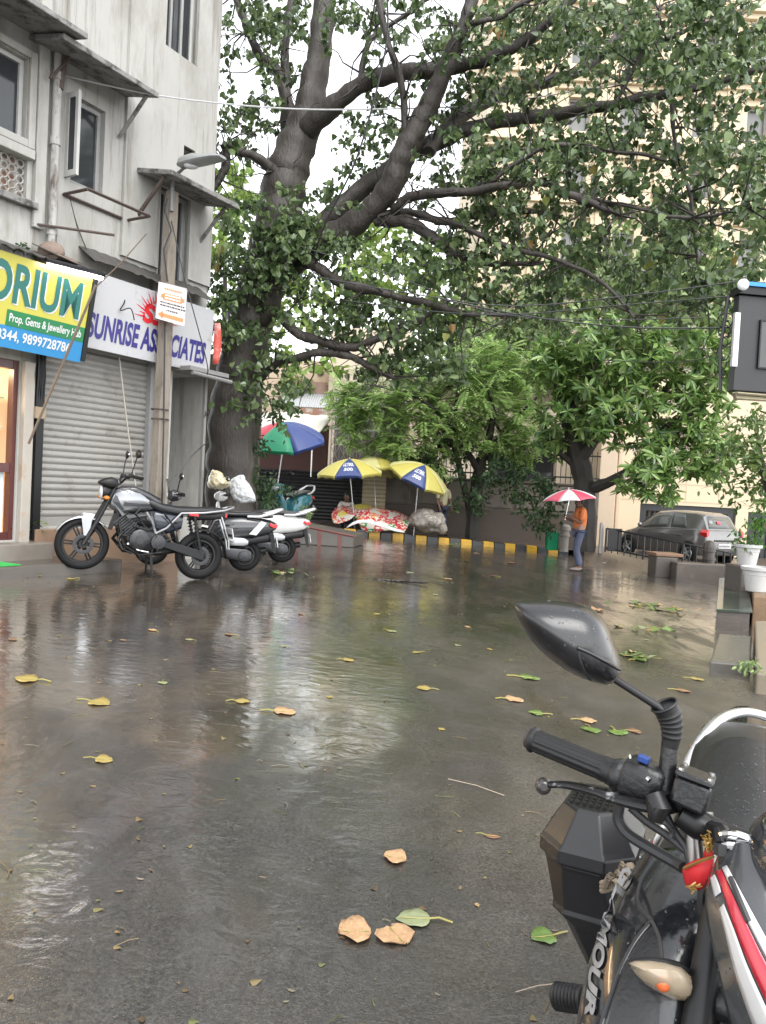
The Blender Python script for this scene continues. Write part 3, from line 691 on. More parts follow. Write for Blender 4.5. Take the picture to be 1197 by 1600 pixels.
# leaves: px regions (cx, cy, rx, ry, D0, D1, clusters)
REG = [
 (390, 60, 62, 80, 13.2, 14.8, 22), (365, 190, 32, 55, 13, 14.5, 11), (420, 170, 40, 60, 13.6, 14.8, 14), (450, 20, 60, 45, 13.5, 15, 20),
 (560, 15, 60, 40, 12.5, 14.5, 15), (640, 60, 45, 55, 12.5, 14, 12), (590, 185, 40, 45, 12.8, 14.2, 14), (560, 250, 40, 30, 13.5, 14.5, 7), (700, 160, 45, 40, 12.6, 14, 15),
 (740, 50, 60, 50, 11.5, 14, 22), (800, 130, 60, 50, 12, 14.5, 22), (850, 40, 70, 55, 11.5, 14.5, 30), (960, 40, 90, 60, 11, 15, 46), (1080, 50, 110, 80, 10.5, 14.5, 64), (1170, 60, 60, 90, 10, 13.5, 34),
 (870, 210, 80, 40, 11.5, 13.5, 22), (820, 60, 50, 60, 11.5, 13.5, 14), (900, 130, 60, 40, 11.5, 13.5, 10), (1020, 130, 60, 40, 11, 13, 14), (960, 240, 60, 60, 11, 13.5, 22), (1110, 200, 90, 70, 10.5, 13, 38), (1160, 300, 60, 90, 10, 13, 38), (740, 240, 55, 45, 11.8, 13.2, 20),
 (800, 270, 70, 45, 11, 13, 22), (900, 300, 80, 40, 11, 13, 24), (1010, 330, 90, 55, 10.5, 13, 36), (1110, 400, 90, 70, 10.3, 13, 42), (760, 350, 80, 45, 11.5, 13, 30),
 (860, 390, 90, 50, 11, 13, 36), (980, 410, 70, 50, 10.8, 13, 24), (720, 440, 90, 55, 11.5, 13, 34), (800, 490, 80, 40, 11.5, 13, 24), (620, 510, 90, 50, 12.2, 13.4, 34), (640, 560, 55, 35, 12.2, 13, 13), (690, 545, 60, 45, 12, 13, 16),
 (560, 460, 60, 40, 12.4, 13.6, 15), (880, 470, 60, 35, 11.3, 12.6, 10), (1075, 465, 45, 40, 10.8, 12, 14), (970, 480, 50, 25, 11, 12, 5),
 (450, 345, 100, 50, 12.6, 13.6, 50), (390, 420, 66, 70, 12.7, 13.4, 44), (480, 395, 50, 36, 12.6, 13.3, 18), (350, 480, 30, 60, 12.8, 13.4, 14), (425, 500, 30, 50, 12.7, 13.3, 6), (520, 490, 40, 36, 12.6, 13.4, 9),
 (420, 610, 34, 40, 12.8, 13.4, 14), (405, 560, 20, 30, 12.8, 13.2, 5), (480, 350, 60, 60, 13.8, 14.5, 10), (640, 290, 60, 40, 13.4, 14, 8), (660, 400, 60, 40, 12.3, 13.4, 13), (560, 300, 40, 40, 13.8, 14.5, 6),
]
lm = MB(); wm = MB()
for cx, cy, rx, ry, d0, d1, n in REG:
    for _ in range(int(n * (.85 if cx > 690 and 345 < cy < 500 else 1.22 if cx > 740 and cy < 420 else 1.15 if cx < 470 and cy < 280 else 1.15))):
        while 1:
            a, b_ = rnd(-1, 1), rnd(-1, 1)
            if a * a + b_ * b_ < 1: break
        twig_cluster(lm, wm, P(cx + a * rx, cy + b_ * ry, rnd(d0, d1)), random.randint(14, 24), rnd(.08, .125), rnd(.4, .8))
# overhead crown outside the frame, so that the street is shaded as it would be
for _ in range(70):
    twig_cluster(lm, wm, P(rnd(620, 1500), rnd(-420, -30), rnd(10, 16)), 18, .13, .8)
lm.build('crown', PEEP, peep, smooth=False, fix=False)
ym = MB()
for px, py in ((338, 385), (345, 408), (774, 48), (788, 52), (835, 370), (855, 300), (1150, 395), (1010, 405), (930, 260), (700, 515), (1040, 500), (905, 350), (842, 312), (1035, 370)):
    for _ in range(3): put_leaf(ym, P(px + rnd(-9, 9), py + rnd(-9, 9), rnd(11, 12.6)), V((rnd(-.5, .5), rnd(-.5, .5), -1)), .13)
ym.build('yellow_leaf_sprays', PEEPY, peep, smooth=False, fix=False)
for _ in range(420):   # bare twigs leaving the limbs
    c, r = random.choice(LP); d = rdir(); p = c; pts = [p]; 
    for _k in range(4): d = (d + rdir() * .55).normalized(); p = p + d * rnd(.15, .4); pts.append(p)
    wm.tube(pts, [min(r, .02), .012, .009, .006, .003], 4, False)
wm.build('twigs', BARKD, peep, fix=False)

# ---------------------------------------------------------------- other trees
def blob_tree(name, label, cat, base, trunk_paths, regs, lmat, size, nl, shape=HEART, bark=BARKD, droop=.5, group=None, tl=(.4, .8), wr=.006):
    t = thing(name, label, cat, base, group)
    m = MB()
    for tp in trunk_paths: limb(m, tp, 7)
    if trunk_paths: m.build('trunk', bark, t)
    lm = MB(); wm = MB()
    for cx, cy, rx, ry, d0, d1, n in regs:
        for _ in range(n):
            while 1:
                a, b_ = rnd(-1, 1), rnd(-1, 1)
                if a * a + b_ * b_ < 1: break
            twig_cluster(lm, wm, P(cx + a * rx, cy + b_ * ry, rnd(d0, d1)), nl, size, rnd(*tl), droop, shape, wr)
    lm.build('crown', lmat, t, smooth=False, fix=False); wm.build('twigs', bark, t, fix=False)
    return t
LIME = leafmat('lime_leaf', [(.11, .19, .04), (.19, .29, .06), (.27, .36, .10)], .45, .4)
MIDG = leafmat('mid_green_leaf', [(.10, .16, .06), (.18, .26, .09), (.27, .34, .14)], .4, .3)
DKG = leafmat('dark_green_leaf', [(.018, .042, .015), (.035, .08, .025), (.07, .12, .04)], .4, .25)
blob_tree('background_tree', 'pale yellow green tree far behind the fork of the great trunk', 'tree', G(560, 800), [[(560, 800, 22, 33), (555, 600, 18, 33), (560, 450, 10, 33)]],
          [(500, 420, 110, 90, 30, 36, 46), (620, 430, 110, 70, 30, 36, 40), (560, 330, 80, 50, 30, 35, 18), (730, 500, 80, 60, 30, 36, 26), (470, 560, 60, 40, 28, 30, 9)], LIME, .3, 20, HEART, tl=(.8, 1.8), wr=.02)
blob_tree('background_tree', 'light green tree seen between the white building corner and the great trunk', 'tree', G(345, 800), [[(350, 790, 12, 26), (352, 500, 9, 26), (350, 330, 5, 26)]],
          [(355, 330, 36, 70, 24, 28, 26), (345, 430, 26, 60, 24, 28, 12), (375, 290, 26, 30, 24, 27, 6)], LIME, .22, 20, tl=(.6, 1.4), wr=.015)
blob_tree('background_tree', 'mid green tree rising behind the roofline of the cream houses', 'tree', G(900, 810), [[(880, 800, 24, 33), (890, 560, 16, 33), (900, 450, 8, 33)]],
          [(830, 530, 120, 60, 27.6, 30.2, 92), (960, 500, 110, 80, 27.6, 30.2, 92), (1080, 470, 80, 70, 27.6, 30.2, 72), (900, 420, 110, 60, 27.6, 30.2, 52), (1060, 380, 70, 50, 27.6, 30.2, 28), (780, 580, 70, 50, 27.6, 30.2, 32)], MIDG, .22, 24, tl=(.8, 1.8), wr=.02)
blob_tree('background_tree', 'dark tree at right edge behind the hanging black kiosk', 'tree', G(1165, 800), [[(1150, 800, 20, 29), (1150, 560, 12, 29)]],
          [(1130, 560, 60, 110, 27, 29, 40), (1180, 640, 40, 60, 27, 29, 12)], DKG, .22, 20, tl=(.6, 1.2), wr=.015)
# feathery tree: fronds of tiny leaflets
FEA = leafmat('feathery_leaf', [(.19, .30, .08), (.28, .44, .13), (.36, .52, .18), (.44, .54, .22)], .45, .45)
ft = thing('feathery_tree', 'bright green feathery tree leaning over the wall behind the umbrellas', 'tree', G(738, 836))
m = MB()
for tp in ([(738, 845, 24, 23.5), (740, 790, 20, 23.5), (752, 720, 18, 23.3), (765, 680, 12, 23.0), (770, 640, 8, 22.7), (760, 600, 4, 22.3)],
           [(748, 735, 12, 23.3), (720, 690, 9, 23.1), (690, 650, 7, 22.9), (640, 615, 5, 22.6), (570, 600, 3, 22.3)], [(720, 690, 7, 23.1), (712, 640, 6, 22.9), (720, 590, 4, 22.7)],
           [(735, 800, 12, 23.5), (720, 740, 10, 23.3), (705, 690, 7, 23.3), (660, 640, 4, 23.1)], [(756, 715, 10, 23.3), (800, 660, 6, 23.1), (840, 620, 4, 22.9)], [(750, 760, 8, 23.3), (790, 700, 6, 23.3), (760, 640, 4, 23.3)]):
    limb(m, tp, 7)
m.build('trunk', BARKD, ft)
lm = MB(); wm = MB()
for cx, cy, rx, ry, d0, d1, n in ((600, 640, 70, 75, 22.4, 24.0, 150), (560, 620, 45, 30, 22.4, 23.5, 40), (690, 620, 80, 60, 22.2, 24.3, 170), (770, 640, 60, 70, 22.4, 24.1, 120), (720, 560, 100, 40, 22.6, 24.1, 90), (660, 700, 60, 35, 22.6, 24.0, 70), (820, 680, 40, 40, 22.6, 23.7, 50), (545, 660, 18, 40, 22.6, 23.0, 18), (800, 580, 50, 40, 22.8, 23.5, 34)):
    for _ in range(int(n * 1.25)):
        while 1:
            a, b_ = rnd(-1, 1), rnd(-1, 1)
            if a * a + b_ * b_ < 1: break
        p = P(cx + a * rx, cy + b_ * ry, rnd(d0, d1)); d = rdir(); d.z = d.z * .4 - .15; d.normalize(); Ln = rnd(.4, .75)
        for _f in range(3):
            d2 = (d + rdir() * .6).normalized(); sd_ = d2.cross(V((0, 0, 1)) + rdir() * .3).normalized()
            wm.tube([p, p + d2 * Ln], [.005, .003], 3, False)
            for k in range(9):
                o_ = p + d2 * (Ln * (k + 1) / 10) + V((0, 0, -.1 * (k / 9) ** 2))
                for s_ in (1, -1): put_leaf(lm, o_, (sd_ * s_ + d2 * .4 + V((0, 0, -.25))), rnd(.1, .16), ((0, 0, 0), (.16, .3, 0), (.14, .7, 0), (0, 1, 0), (-.14, .7, 0), (-.16, .3, 0)), 0, d2)
lm.build('crown', FEA, ft, smooth=False, fix=False); wm.build('twigs', BARKD, ft, fix=False)
# plumeria: rosettes of long leaves on stubby branches
PLU = leafmat('plumeria_leaf', [(.05, .11, .03), (.11, .20, .05), (.18, .29, .075), (.26, .36, .11)], .3, .3)
pt = thing('frangipani_tree', 'broad frangipani tree with rosettes of long leaves and pale blossoms by the gate', 'tree', G(912, 850))
m = MB()
for tp in ([(912, 862, 34, 20.6), (915, 800, 32, 20.6), (912, 750, 34, 20.6), (900, 700, 30, 20.5), (885, 650, 20, 20.3), (870, 600, 12, 20)], [(905, 715, 26, 20.5), (950, 650, 18, 20.2), (980, 580, 12, 20), (1010, 530, 8, 19.8)],
           [(910, 765, 18, 20.6), (940, 758, 18, 20.3), (985, 735, 15, 19.8), (1010, 700, 12, 19.5), (1050, 660, 8, 19.2), (1100, 640, 6, 19)], [(905, 730, 16, 20.6), (870, 700, 12, 20.6), (845, 660, 8, 20.6)], [(950, 650, 12, 20.2), (1000, 640, 9, 19.8), (1060, 590, 7, 19.5)], [(885, 650, 12, 20.3), (920, 590, 9, 20.1), (940, 540, 6, 20)]):
    limb(m, tp, 8)
m.build('trunk', BARKD, pt)
lm = MB(); fm = MB()
LONG = [(0, 0, 0), (.13, .35, .03), (.12, .75, .0), (0, 1, -.06), (-.12, .75, .0), (-.13, .35, .03)]
for cx, cy, rx, ry, d0, d1, n in ((880, 570, 60, 50, 19.6, 21, 48), (960, 560, 80, 60, 19, 21, 66), (1050, 570, 80, 70, 18.6, 20.6, 74), (1110, 600, 40, 80, 18.6, 20, 38), (900, 640, 70, 50, 19.4, 20.8, 42), (1010, 660, 90, 50, 18.6, 20, 66), (1100, 700, 50, 40, 18.4, 19.6, 32), (1040, 730, 60, 30, 18.4, 19.4, 26), (1000, 760, 40, 14, 18.4, 19.2, 8), (1045, 772, 14, 8, 18.5, 19, 3), (1117, 738, 12, 20, 18.4, 19, 6), (860, 700, 30, 30, 20.2, 21, 10), (980, 510, 70, 25, 19.6, 20.6, 14)):
    for _ in range(int(n * 2.0)):
        while 1:
            a, b_ = rnd(-1, 1), rnd(-1, 1)
            if a * a + b_ * b_ < 1: break
        p = P(cx + a * rx, cy + b_ * ry, rnd(d0, d1)); ax = (V((0, 0, .6)) + rdir() * .7).normalized(); u = ax.orthogonal().normalized(); v_ = ax.cross(u)
        for k in range(12):
            an = k * 2.4; el = rnd(-.35, .75); dr = (u * math.cos(an) + v_ * math.sin(an)) * math.cos(el) + ax * math.sin(el) + V((0, 0, -.35))
            put_leaf(lm, p, dr, rnd(.16, .38), LONG, 0, dr.cross(ax))
        if rnd(0, 1) < (.5 if (b_ < .2 and cx > 940) else .08):
            for k in range(7):
                c = p + ax * .12 + rdir() * .09
                for j in range(2): put_leaf(fm, c, rdir() + ax * .5, .075, OVAL)
lm.build('crown', PLU, pt, smooth=False, fix=False)
fm.build('blossoms', leafmat('frangipani_blossom', [(.72, .66, .58), (.7, .5, .45)], .5, .3), pt, smooth=False, fix=False)
# tree at right edge
rt = blob_tree('potted_ficus', 'light green loose tree at right edge above the white pots', 'tree', G(1215, 900), [[(1215, 930, 16, 13), (1205, 800, 13, 13), (1190, 720, 9, 13), (1180, 660, 4, 13)]],
          [(1185, 690, 34, 60, 12.2, 13.6, 30), (1180, 755, 28, 30, 12.2, 13.4, 10), (1200, 740, 30, 60, 12.4, 13.6, 16)], leafmat('ficus_leaf', [(.05, .1, .02), (.09, .16, .03), (.16, .21, .06)], .4, .35), .13, 18, OVAL)
# shrubs
def shrub(name, label, regs, lmat, size, nl, shape=HEART, base=None, cat='shrub'):
    sm = cat == 'plant'; return blob_tree(name, label, cat, base, [], regs, lmat, size, nl, shape, tl=(.06, .14) if sm else (.2, .5), wr=.003 if sm else .006)
shrub('shrub', 'dark leafy bush growing beside the great trunk behind the scooters', [(400, 725, 12, 45, 13.9, 14.6, 16), (425, 760, 26, 34, 14, 14.8, 16), (396, 640, 8, 24, 13.9, 14.3, 4)], DKG, .11, 18, OVAL, G(415, 840))
shrub('shrub', 'leafy creeper hanging on the brown wall beside the green can', [(835, 770, 36, 40, 21.6, 22, 36), (790, 740, 30, 24, 22, 22.4, 20), (740, 770, 30, 30, 22.2, 22.8, 16), (850, 815, 16, 20, 21.7, 22, 9)], DKG, .16, 18, OVAL, G(840, 845))
shrub('shrub', 'dark bush mass above the wall behind yellow umbrellas', [(700, 690, 40, 40, 23, 24, 34), (660, 720, 40, 18, 23, 24, 14), (790, 700, 40, 22, 23, 24, 12)], DKG, .18, 18, OVAL, G(700, 830))
shrub('potted_seedling', 'small leafy plant growing at the foot of the closed shutter', [(50, 815, 14, 10, 9.3, 9.5, 9)], MIDG, .075, 14, OVAL, fr.pt(fr.px(50, 820, .3)[0], .3, .35), 'plant')
shrub('seedling', 'weeds sprouting on top of the tin canopy', [(20, 385, 30, 8, 8.9, 9.1, 9), (68, 398, 6, 5, 9.5, 9.6, 3)], DKG, .06, 12, OVAL, P(20, 390, 9), 'plant')
shrub('seedling', 'small green weed between the stones at right edge', [(1174, 1042, 8, 10, 5.9, 6.0, 5)], MIDG, .045, 14, OVAL, G(1174, 1056), 'plant')
shrub('weed', 'small grey green weed beside the white scooter tail', [(478, 800, 8, 16, 14, 14.3, 6)], MIDG, .08, 14, OVAL, G(476, 820), 'plant')
# ---------------------------------------------------------------- background buildings
random.seed(21)
CREAM = mat('cream_stone', (.58, .475, .325), .7, var=.07, vs=2, c2=(.48, .40, .29), c2s=.8, c2t=.58)
PEACH = mat('peach_wall', (.52, .41, .30), .75, var=.08)
ft_ = Frame((4.9, 31), (1, .0), (0, -1))
def px2(f, px, py, o=0): return f.px(px, py, o)
cb = thing('cream_tower', 'tall cream stone building with cornices behind the great tree', 'building', ft_.pt(8, 0, -.5))
m = MB(); x0 = ft_.px(768, 60)[0]; HZ = [ft_.px(950, y)[1] for y in (500, 330, 235, 130, 20)]
holes = []
for cx in (905, 985, 1100, 1185):
    a0 = ft_.px(cx - 17, 180)[0]; a1 = ft_.px(cx + 17, 180)[0]
    for za, zb in ((HZ[1] + .7, HZ[2] - .6), (HZ[2] + .7, HZ[3] - .6), (HZ[3] + .7, HZ[4] - .6), (HZ[0] + .7, HZ[1] - .7)): holes.append((a0, a1, za, zb))
ft_.wall(m, x0, 26, -1.2, HZ[4] + 5, holes, .35)
m.quad(ft_.pt(x0, 0, -1.2), ft_.pt(x0, -12, -1.2), ft_.pt(x0, -12, HZ[4] + 5), ft_.pt(x0, 0, HZ[4] + 5)); m.quad(ft_.pt(x0, 0, HZ[4] + 5), ft_.pt(26, 0, HZ[4] + 5), ft_.pt(26, -12, HZ[4] + 5), ft_.pt(x0, -12, HZ[4] + 5))
m.build('wall', CREAM, cb, smooth=False, fix=False)
for z in HZ:
    m = MB()
    for k, (dz, o) in enumerate(((-.35, .15), (-.12, .3), (.1, .45))): ft_.box(m, x0 - o, 26, .002 - .0, o, z + dz, z + dz + (.23 if k < 2 else .16))
    m.build('cornice', CREAM, cb, smooth=False, bev=.02)
for cx in (850, 945, 1040, 1140):
    a = ft_.px(cx, 180)[0]; m = MB(); ft_.box(m, a - .35, a + .35, .002, .14, 2, HZ[4] + 5); ft_.box(m, a - .2, a + .2, .14, .2, 2, HZ[4] + 5); m.build('pilaster', CREAM, cb, smooth=False, bev=.02)
for h in holes:
    m = MB(); ft_.frame(m, *h, .09, -.3, -.2); wf = m.build('window', FRAMEG, cb, smooth=False)
    m = MB(); ft_.box(m, h[0], h[1], -.34, -.3, h[2], h[3]); m.build('pane', mat('hazy_glass', (.16, .16, .155), .25, var=.4, vs=1), wf, smooth=False)
# cream house with the gate at right
fh = Frame((9.0, 26.5), (1, -.09), (-.09, -1))
hb = thing('cream_house', 'cream walled house with dark gates behind the grey car', 'house', fh.pt(2, 0, -.6))
xl = fh.px(944, 800)[0]; zt = fh.px(1000, 690)[1]
gA = (fh.px(1000, 800)[0], fh.px(1149, 820)[0], -1.4, fh.px(1070, 790)[1]); gB = (fh.px(1168, 820)[0], fh.px(1230, 830)[0], -1.4, fh.px(1190, 801)[1])
m = MB(); fh.wall(m, xl, 12, -1.5, zt + 2.2, [gA, gB], .4); m.quad(fh.pt(xl, 0, -1.5), fh.pt(xl, -6, -1.5), fh.pt(xl, -6, zt + 2.2), fh.pt(xl, 0, zt + 2.2)); m.quad(fh.pt(xl, 0, zt + 2.2), fh.pt(12, 0, zt + 2.2), fh.pt(12, -6, zt + 2.2), fh.pt(xl, -6, zt + 2.2))
fh.box(m, gA[0], gB[1], -2.2, -2.1, -1.5, 2)
m.build('wall', CREAM, hb, smooth=False, fix=False)
m = MB()
for zz in [gA[3] + .12 + .6 * k for k in range(5)]: fh.box(m, xl, 12, .002, .012, zz, zz + .02)
for k in range(9): fh.box(m, xl + .5 + k * 1.1, xl + .52 + k * 1.1, .002, .011, gA[3] + .1, zt + 2)
m.build('stone_joint', PEACH, hb, smooth=False)
m = MB(); a = fh.px(958, 800)[0]; fh.box(m, a - .6, a - .02, .0, .35, -1.4, zt + 1.6); fh.box(m, a + .05, a + .2, .002, .12, -1.3, zt + 1.4); m.build('corner_pillar', PEACH, hb, smooth=False, bev=.03)
GATE = mat('gate_dark_grey', (.018, .019, .021), .45, var=.25)
def gate(h):
    m = MB(); fh.frame(m, h[0] + .01, h[1] - .01, h[2], h[3] - .01, .22, -.3, -.1); n = int((h[1] - h[0]) / .17)
    fh.box(m, h[0] + .2, h[1] - .2, -.27, -.14, h[3] - .62, h[3] - .52); fh.box(m, h[0] + .2, h[1] - .2, -.23, -.21, h[2], h[3] - .55)
    for k in range(1, n): a = h[0] + (h[1] - h[0]) * k / n; fh.box(m, a - .03, a + .03, -.24, -.16, h[2], h[3] - .2)
    m.build('gate', GATE, hb, smooth=False)
gate(gA); gate(gB)
# peach house behind the shed
fp = Frame((-1.5, 29), (1, 0), (0, -1))
pb = thing('peach_house', 'low peach rendered house behind the market shed', 'house', fp.pt(0, 0, 0))
m = MB(); a0, a1 = fp.px(392, 590)[0], fp.px(517, 590)[0]; z1 = fp.px(480, 563)[1]
fp.wall(m, a0, a1, -.2, z1, [], .2); m.quad(fp.pt(a0, 0, z1), fp.pt(a1, 0, z1), fp.pt(a1, -5, z1), fp.pt(a0, -5, z1)); 
m.build('wall', PEACH, pb, smooth=False, fix=False)
m = MB(); b0, b1 = fp.px(514, 590, .6)[0], fp.px(640, 590, .6)[0]; zz = fp.px(540, 512, .6)[1]
fp.box(m, b0, b1, -4, .6, -.3, zz); m.build('side_block', mat('beige_render', (.56, .47, .36), .75, var=.08), pb, smooth=False)
m = MB(); m.lathe([(.12, 0), (.12, .05)], fp.pt(fp.px(501, 582)[0], .01, fp.px(501, 582)[1]), fp.n, 12); m.build('vent_hole', INK, pb)
m = MB(); c0, c1 = fp.px(640, 600)[0], fp.px(960, 640)[0]; fp.wall(m, c0, c1, -.5, fp.px(860, 640)[1], [(fp.px(765, 690)[0], fp.px(870, 690)[0], fp.px(800, 752)[1], fp.px(800, 705)[1])], .3); fp.box(m, c0, c1, -1.6, -1.5, -.5, 6); m.build('rear_wall', mat('cream_rear', (.56, .47, .36), .75), pb, smooth=False, fix=False)
m = MB(); h0, h1 = fp.px(765, 690)[0], fp.px(870, 690)[0]; fp.box(m, h0, h1, -.4, -.3, fp.px(800, 752)[1], fp.px(800, 705)[1]); m.build('window', GLASSD, pb, smooth=False)

# ---------------------------------------------------------------- footpath, kerb
ka, kb = G(538, 834), G(889, 866)
kd = (kb - ka); kd.z = 0; klen = kd.length; kd.normalize(); kn = V((kd.y, -kd.x, 0)); 
if kn.y > 0: kn = -kn
m = MB()
fpw = lambda t, o, dz: (lambda p: V((p.x, p.y, gz(p.x) + dz)))(V((ka.x, ka.y, 0)) + kd * t - kn * o)
m.grid([[fpw(t, o, .125) for t in (-6, -2, 0, 2, 4, 6, klen + .4)] for o in (.1, 1, 2, 3, 7)])
m.grid([[fpw(klen + .4, o, .125) for o in (.1, 7)], [fpw(klen + .4, o, -.1) for o in (.1, 7)]])
tag(m.build('pavement', mat('muddy_footpath', (.085, .065, .05), .3, var=.4, vs=5, bump=.5, bs=20, c2=(.13, .11, .09), c2s=4), smooth=False), kind='structure')
KY = mat('kerb_yellow', (.55, .31, .015), .4, var=.3, vs=9, c2=(.25, .17, .06), c2s=9, c2t=.62); KB = mat('kerb_black', (.03, .03, .032), .4, var=.4)
N = 20; wid = klen / N
m = MB(); rows = []
for y, zl, zr in ((17.9, None, None), (18.8, -.36, -.48), (19.6, -.16, -.40), (20.3, .03, -.36), (21.5, -.02, -.32), (23, -.12, -.3), (27, -.2, -.35)):
    r_ = []
    for k in range(9):
        x = 5.3 * y / 20 + k * 1.0; t = min(1, k / 5); r_.append(V((x, y, (gz(x) - .02) if zl is None else (zl + (zr - zl) * t + (rnd(-.025, .025) if y < 21 else 0)))))
    rows.append(r_)
m.grid(rows); tag(m.build('driveway', mat('muddy_footpath', (0, 0, 0)), sub=2), kind='structure')
kt = thing('painted_kerb', 'kerb painted in yellow and black blocks in front of the vendors', 'kerb', ka)
for k in range(N):
    m = MB(); a, b_ = k * wid + .012, (k + 1) * wid - .004
    vs = []
    for dz in (-.1, .15):
        for t, o in ((a, 0), (b_, 0), (b_, .17), (a, .17)): vs.append(fpw(t, o + (.02 if dz > 0 and o == 0 else 0), dz + (rnd(-.008, .008) if dz > 0 else 0)))
    m.hexa(vs); m.build('kerb_block', KY if k % 2 == 0 else KB, kt, smooth=False, bev=.02)
# compound wall behind the footpath
bw = P(350, 700, 16.2); m = MB(); m.box(V((bw.x, bw.y, 1.9)), (1.5, .2, 4.2)); tag(m.build('sky_gap_filler', mat('gap_filler_dark', (.10, .088, .07), .7, var=.3, vs=3, c2=(.05, .06, .03), c2s=2), smooth=False), 'added dark wall blocking the bright sky gap between the building corner and the great trunk', 'wall')  # wall added to block the bright sky gap beside the trunk
fw = Frame((1.4, 25.2), (7.2, -1.0), (-1.0, -7.2)); 
WALLB = mat('brown_wall_panel', (.17, .145, .12), .6, var=.25, vs=3, c2=(.10, .08, .065), c2s=1.5, c2t=.5); WALLD = mat('dark_wall_base', (.09, .067, .054), .5, var=.3, vs=3)
a0, a1 = fw.px(592, 760)[0], fw.px(935, 790)[0]
zA, zB = fw.px(740, 794)[1], fw.px(740, 752)[1]
wa = thing('compound_wall', 'brown compound wall with raised panels topped by a black railing', 'wall', fw.pt(3, 0, 0))
m = MB(); fw.box(m, a0, a1, -.25, .06, -.7, zA); m.build('base', WALLD, wa, smooth=False, bev=.02)
m = MB(); fw.box(m, a0, a1, -.2, 0, zA + .002, zB); m.build('upper_wall', WALLB, wa, smooth=False)
k = 0; a = a0 + .1
while a < a1 - .8:
    m = MB(); fw.box(m, a, a + .95, .001, .05, zA + .06, zB - .04); m.build('panel', WALLB, wa, smooth=False, bev=.015); a += 1.1
m = MB(); fw.box(m, a0, a1, -.24, .07, zB + .002, zB + .08); m.build('coping', WALLD, wa, smooth=False, bev=.015)
zr = fw.px(800, 706)[1]
m = MB(); n = int((a1 - a0) / .16)
for k in range(n): a = a0 + .1 + k * .16; m.tube([fw.pt(a, -.08, zB + .06), fw.pt(a, -.08, zr + .12)], .014, 5)
for z in (zB + .25, zr - .05): fw.box(m, a0, a1, -.1, -.06, z, z + .05)
rl = m.build('railing', BLACKIRON, wa, smooth=False)
m = MB(); s0, s1 = fw.px(768, 725)[0], fw.px(862, 725)[0]; fw.box(m, s0, s1, -.055, -.04, fw.px(810, 736)[1], zr); m.build('black_sheet', BLACKM, rl, smooth=False)
# market shed
fs = Frame((-3.2, 24.3), (1, .0), (0, -1))
sh = thing('market_shed', 'low shed with maroon fascia and black corrugated shutters', 'shed', fs.pt(0, 0, 0))
e0, e1, e2 = fs.px(392, 760)[0], fs.px(566, 770)[0], fs.px(602, 780)[0]
zb, zs, zf = -.25, fs.px(470, 735)[1], fs.px(450, 672)[1]
def corr(mb, a0, a1, z0, z1, p=.11, o=0):
    n = int((z1 - z0) / p * 4); mb.grid([[fs.pt(a, o + .022 * math.sin(k / 4 * 2 * math.pi), z0 + (z1 - z0) * k / n) for a in (a0, a1)] for k in range(n + 1)])
m = MB(); corr(m, e0, e1, zb, zs); m.build('black_shutter', mat('black_corrugated', (.026, .026, .028), .45, var=.4, c2=(.1, .1, .1), c2s=2, c2t=.62), sh, ang=60, fix=False)
m = MB(); corr(m, e1, e2, zb, fs.px(580, 735)[1], .13); m.build('cream_shutter', mat('cream_corrugated', (.42, .36, .25), .5, var=.2), sh, ang=60, fix=False)
m = MB(); fs.box(m, e0, fs.px(512, 720)[0], -.06, -.035, zs, zf + .2); m.build('fascia', mat('maroon_board', (.10, .045, .04), .6, var=.25), sh, smooth=False)
m = MB(); fs.box(m, e0, e2, -3, -.07, zb, zs); m.build('body', WALLD, sh, smooth=False)
m = MB(); a = fs.px(505, 740)[0]; fs.box(m, a - .07, a + .07, -.03, .04, zs, zf + .25); m.build('post', mat('maroon_board', (0, 0, 0)), sh, smooth=False)
# roofs behind
m = MB(); r0, r1 = fp.px(436, 620, 2)[0], fp.px(512, 620, 2)[0]; z0, z1 = fp.px(480, 637, 2)[1], fp.px(480, 612, 1)[1]
n = 40; rows = [[fp.pt(r0 + (r1 - r0) * k / n, 2, z0 + .03 * (k % 2)), fp.pt(r0 + (r1 - r0) * k / n, .3, z1 + .03 * (k % 2))] for k in range(n + 1)]
m.grid(rows); m.build('tin_roof', mat('grey_tin', (.36, .37, .38), .5, var=.2, c2=(.5, .48, .46), c2s=2), pb, smooth=False, fix=False, solid=.01)
m = MB(); fp.box(m, r0, r1, .05, .3, z1 - .0, fp.px(480, 596, .3)[1]); m.build('stained_parapet', mat('stained_pink', (.36, .24, .19), .8, var=.3, c2=(.18, .12, .1), c2s=1.5), pb, smooth=False)
m = MB(); fp.box(m, fp.px(428, 645, 2)[0], fp.px(514, 645, 2)[0], 1.6, 2.1, fp.px(480, 652, 2)[1], fp.px(480, 637, 2)[1] - .02); m.build('brick_course', mat('brick_red', (0, 0, 0)), pb, smooth=False)
